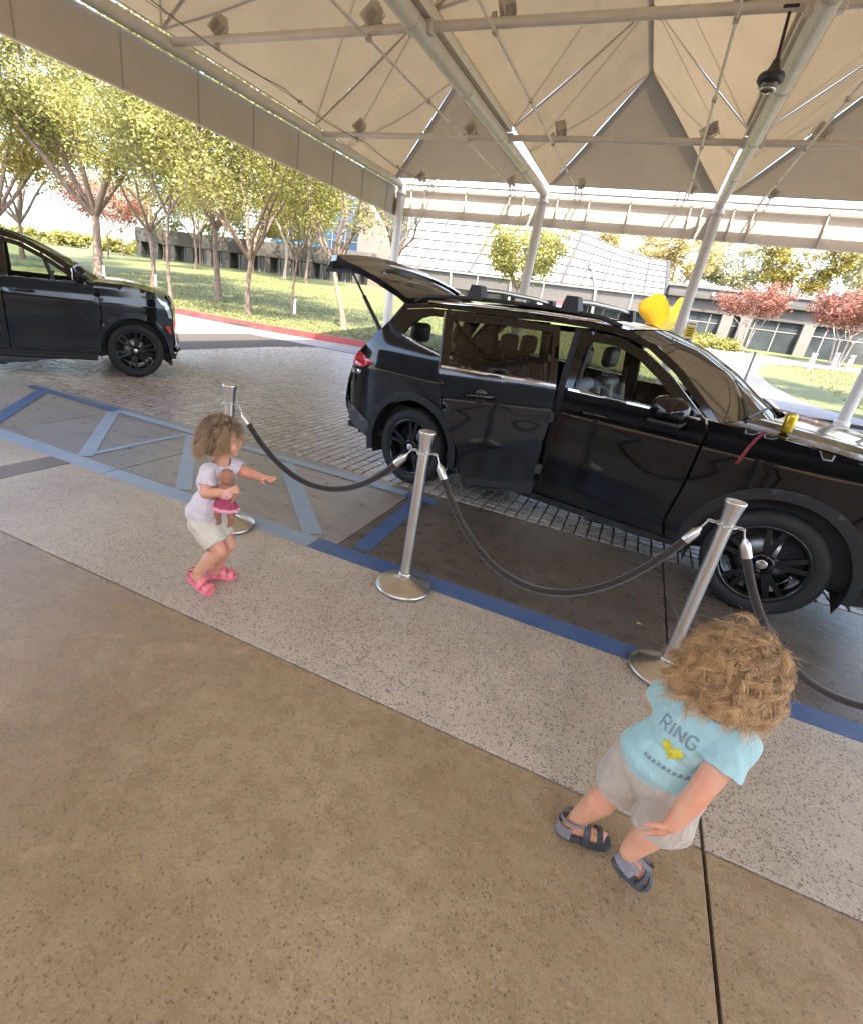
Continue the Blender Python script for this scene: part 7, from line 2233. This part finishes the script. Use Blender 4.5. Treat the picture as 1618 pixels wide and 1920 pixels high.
pl = []
for k in range(9):
    x = -0.055 + k * 0.0135
    pl += [stroke(x, -0.098, x + 0.004, -0.086, 0.004), stroke(x + 0.006, -0.098, x + 0.006, -0.087, 0.004)]
print_patch('shirt_small_print', pl, M_INK)
# shorts
mb = MB()
ellipsoid(mb, b['pel'] + U * .012, (bF, bL, U), .105, .120, .092)
eR_ = hipR.lerp(b['kR'], .98); eL_ = hipL.lerp(b['kL'], .78)
sleeve(mb, [hipR, hipR.lerp(b['kR'], .4), eR_], [.088, .084, .082]); sleeve(mb, [hipL, hipL.lerp(b['kL'], .4), eL_], [.088, .083, .080])
qR = (b['kR'] - hipR).normalized(); qL = (b['kL'] - hipL).normalized()
def cut(p, n):
    if cuff(p, n, eR_, qR, .082) or cuff(p, n, eL_, qL, .080): return True
    return p.z > b['pel'].z + .085
bs = obj('shorts', cloth_finish(remesh(mb, 0.0045, 5), cut, 0.0065, 17, stretch=(1.3, 1.3, 0.6)), M_SHORT_B, boy); add_hems(bs, M_SHORT_B)
trek_sandal(boy, b['hL'] + BB, b['tL'] + BB, BB, M_SANDAL, M_SANDALL); trek_sandal(boy, b['hR'] + BB, b['tR'] + BB, BB, M_SANDAL, M_SANDALL)
hax = (bF, bL, U); hr = (.102, .088, .097); hcc = hc + U * .012 - bF * .012
mb = MB(); ellipsoid(mb, hcc + U * .006 - bF * .006, hax, .106, .094, .099); ellipsoid(mb, hcc - bF * .045 - U * .040, hax, .066, .086, .070)
def cut(p, n):
    q = p - hcc
    return q.dot(bF) > .035 and q.z < .045 or (q.dot(bF) > 0.0 and q.z < -0.04)
cap = cloth_finish(remesh(mb, 0.005, 6), cut, 0.007, 40, 0)
cap.attributes.new('along', 'FLOAT', 'POINT')
obj('hair_cap', cap, M_HAIR_B, boy)
ok = lambda v: v[2] > -0.45 and not (v[0] > 0.45 and v[2] < 0.45) and not (v[0] > 0.2 and v[2] < -0.1)
R_, N_ = scalp(hcc, hax, (.104, .091, .098), 380, ok, 8)
obj('hair', strands('hair', R_, N_, hcc, hax, (.106, .094, .099), 0.098, (-bF * 0.12 - U * 0.62 + bR * 0.02), Vector((-0.45, -0.1, 0.05)), M_HAIR_B, n_pts=12, rad=0.00095, curl=0.015, turns=1.1, puff=0.36, seed=9, per=26, spread=0.0055, gravity=0.30, fly=0.05), None, boy)
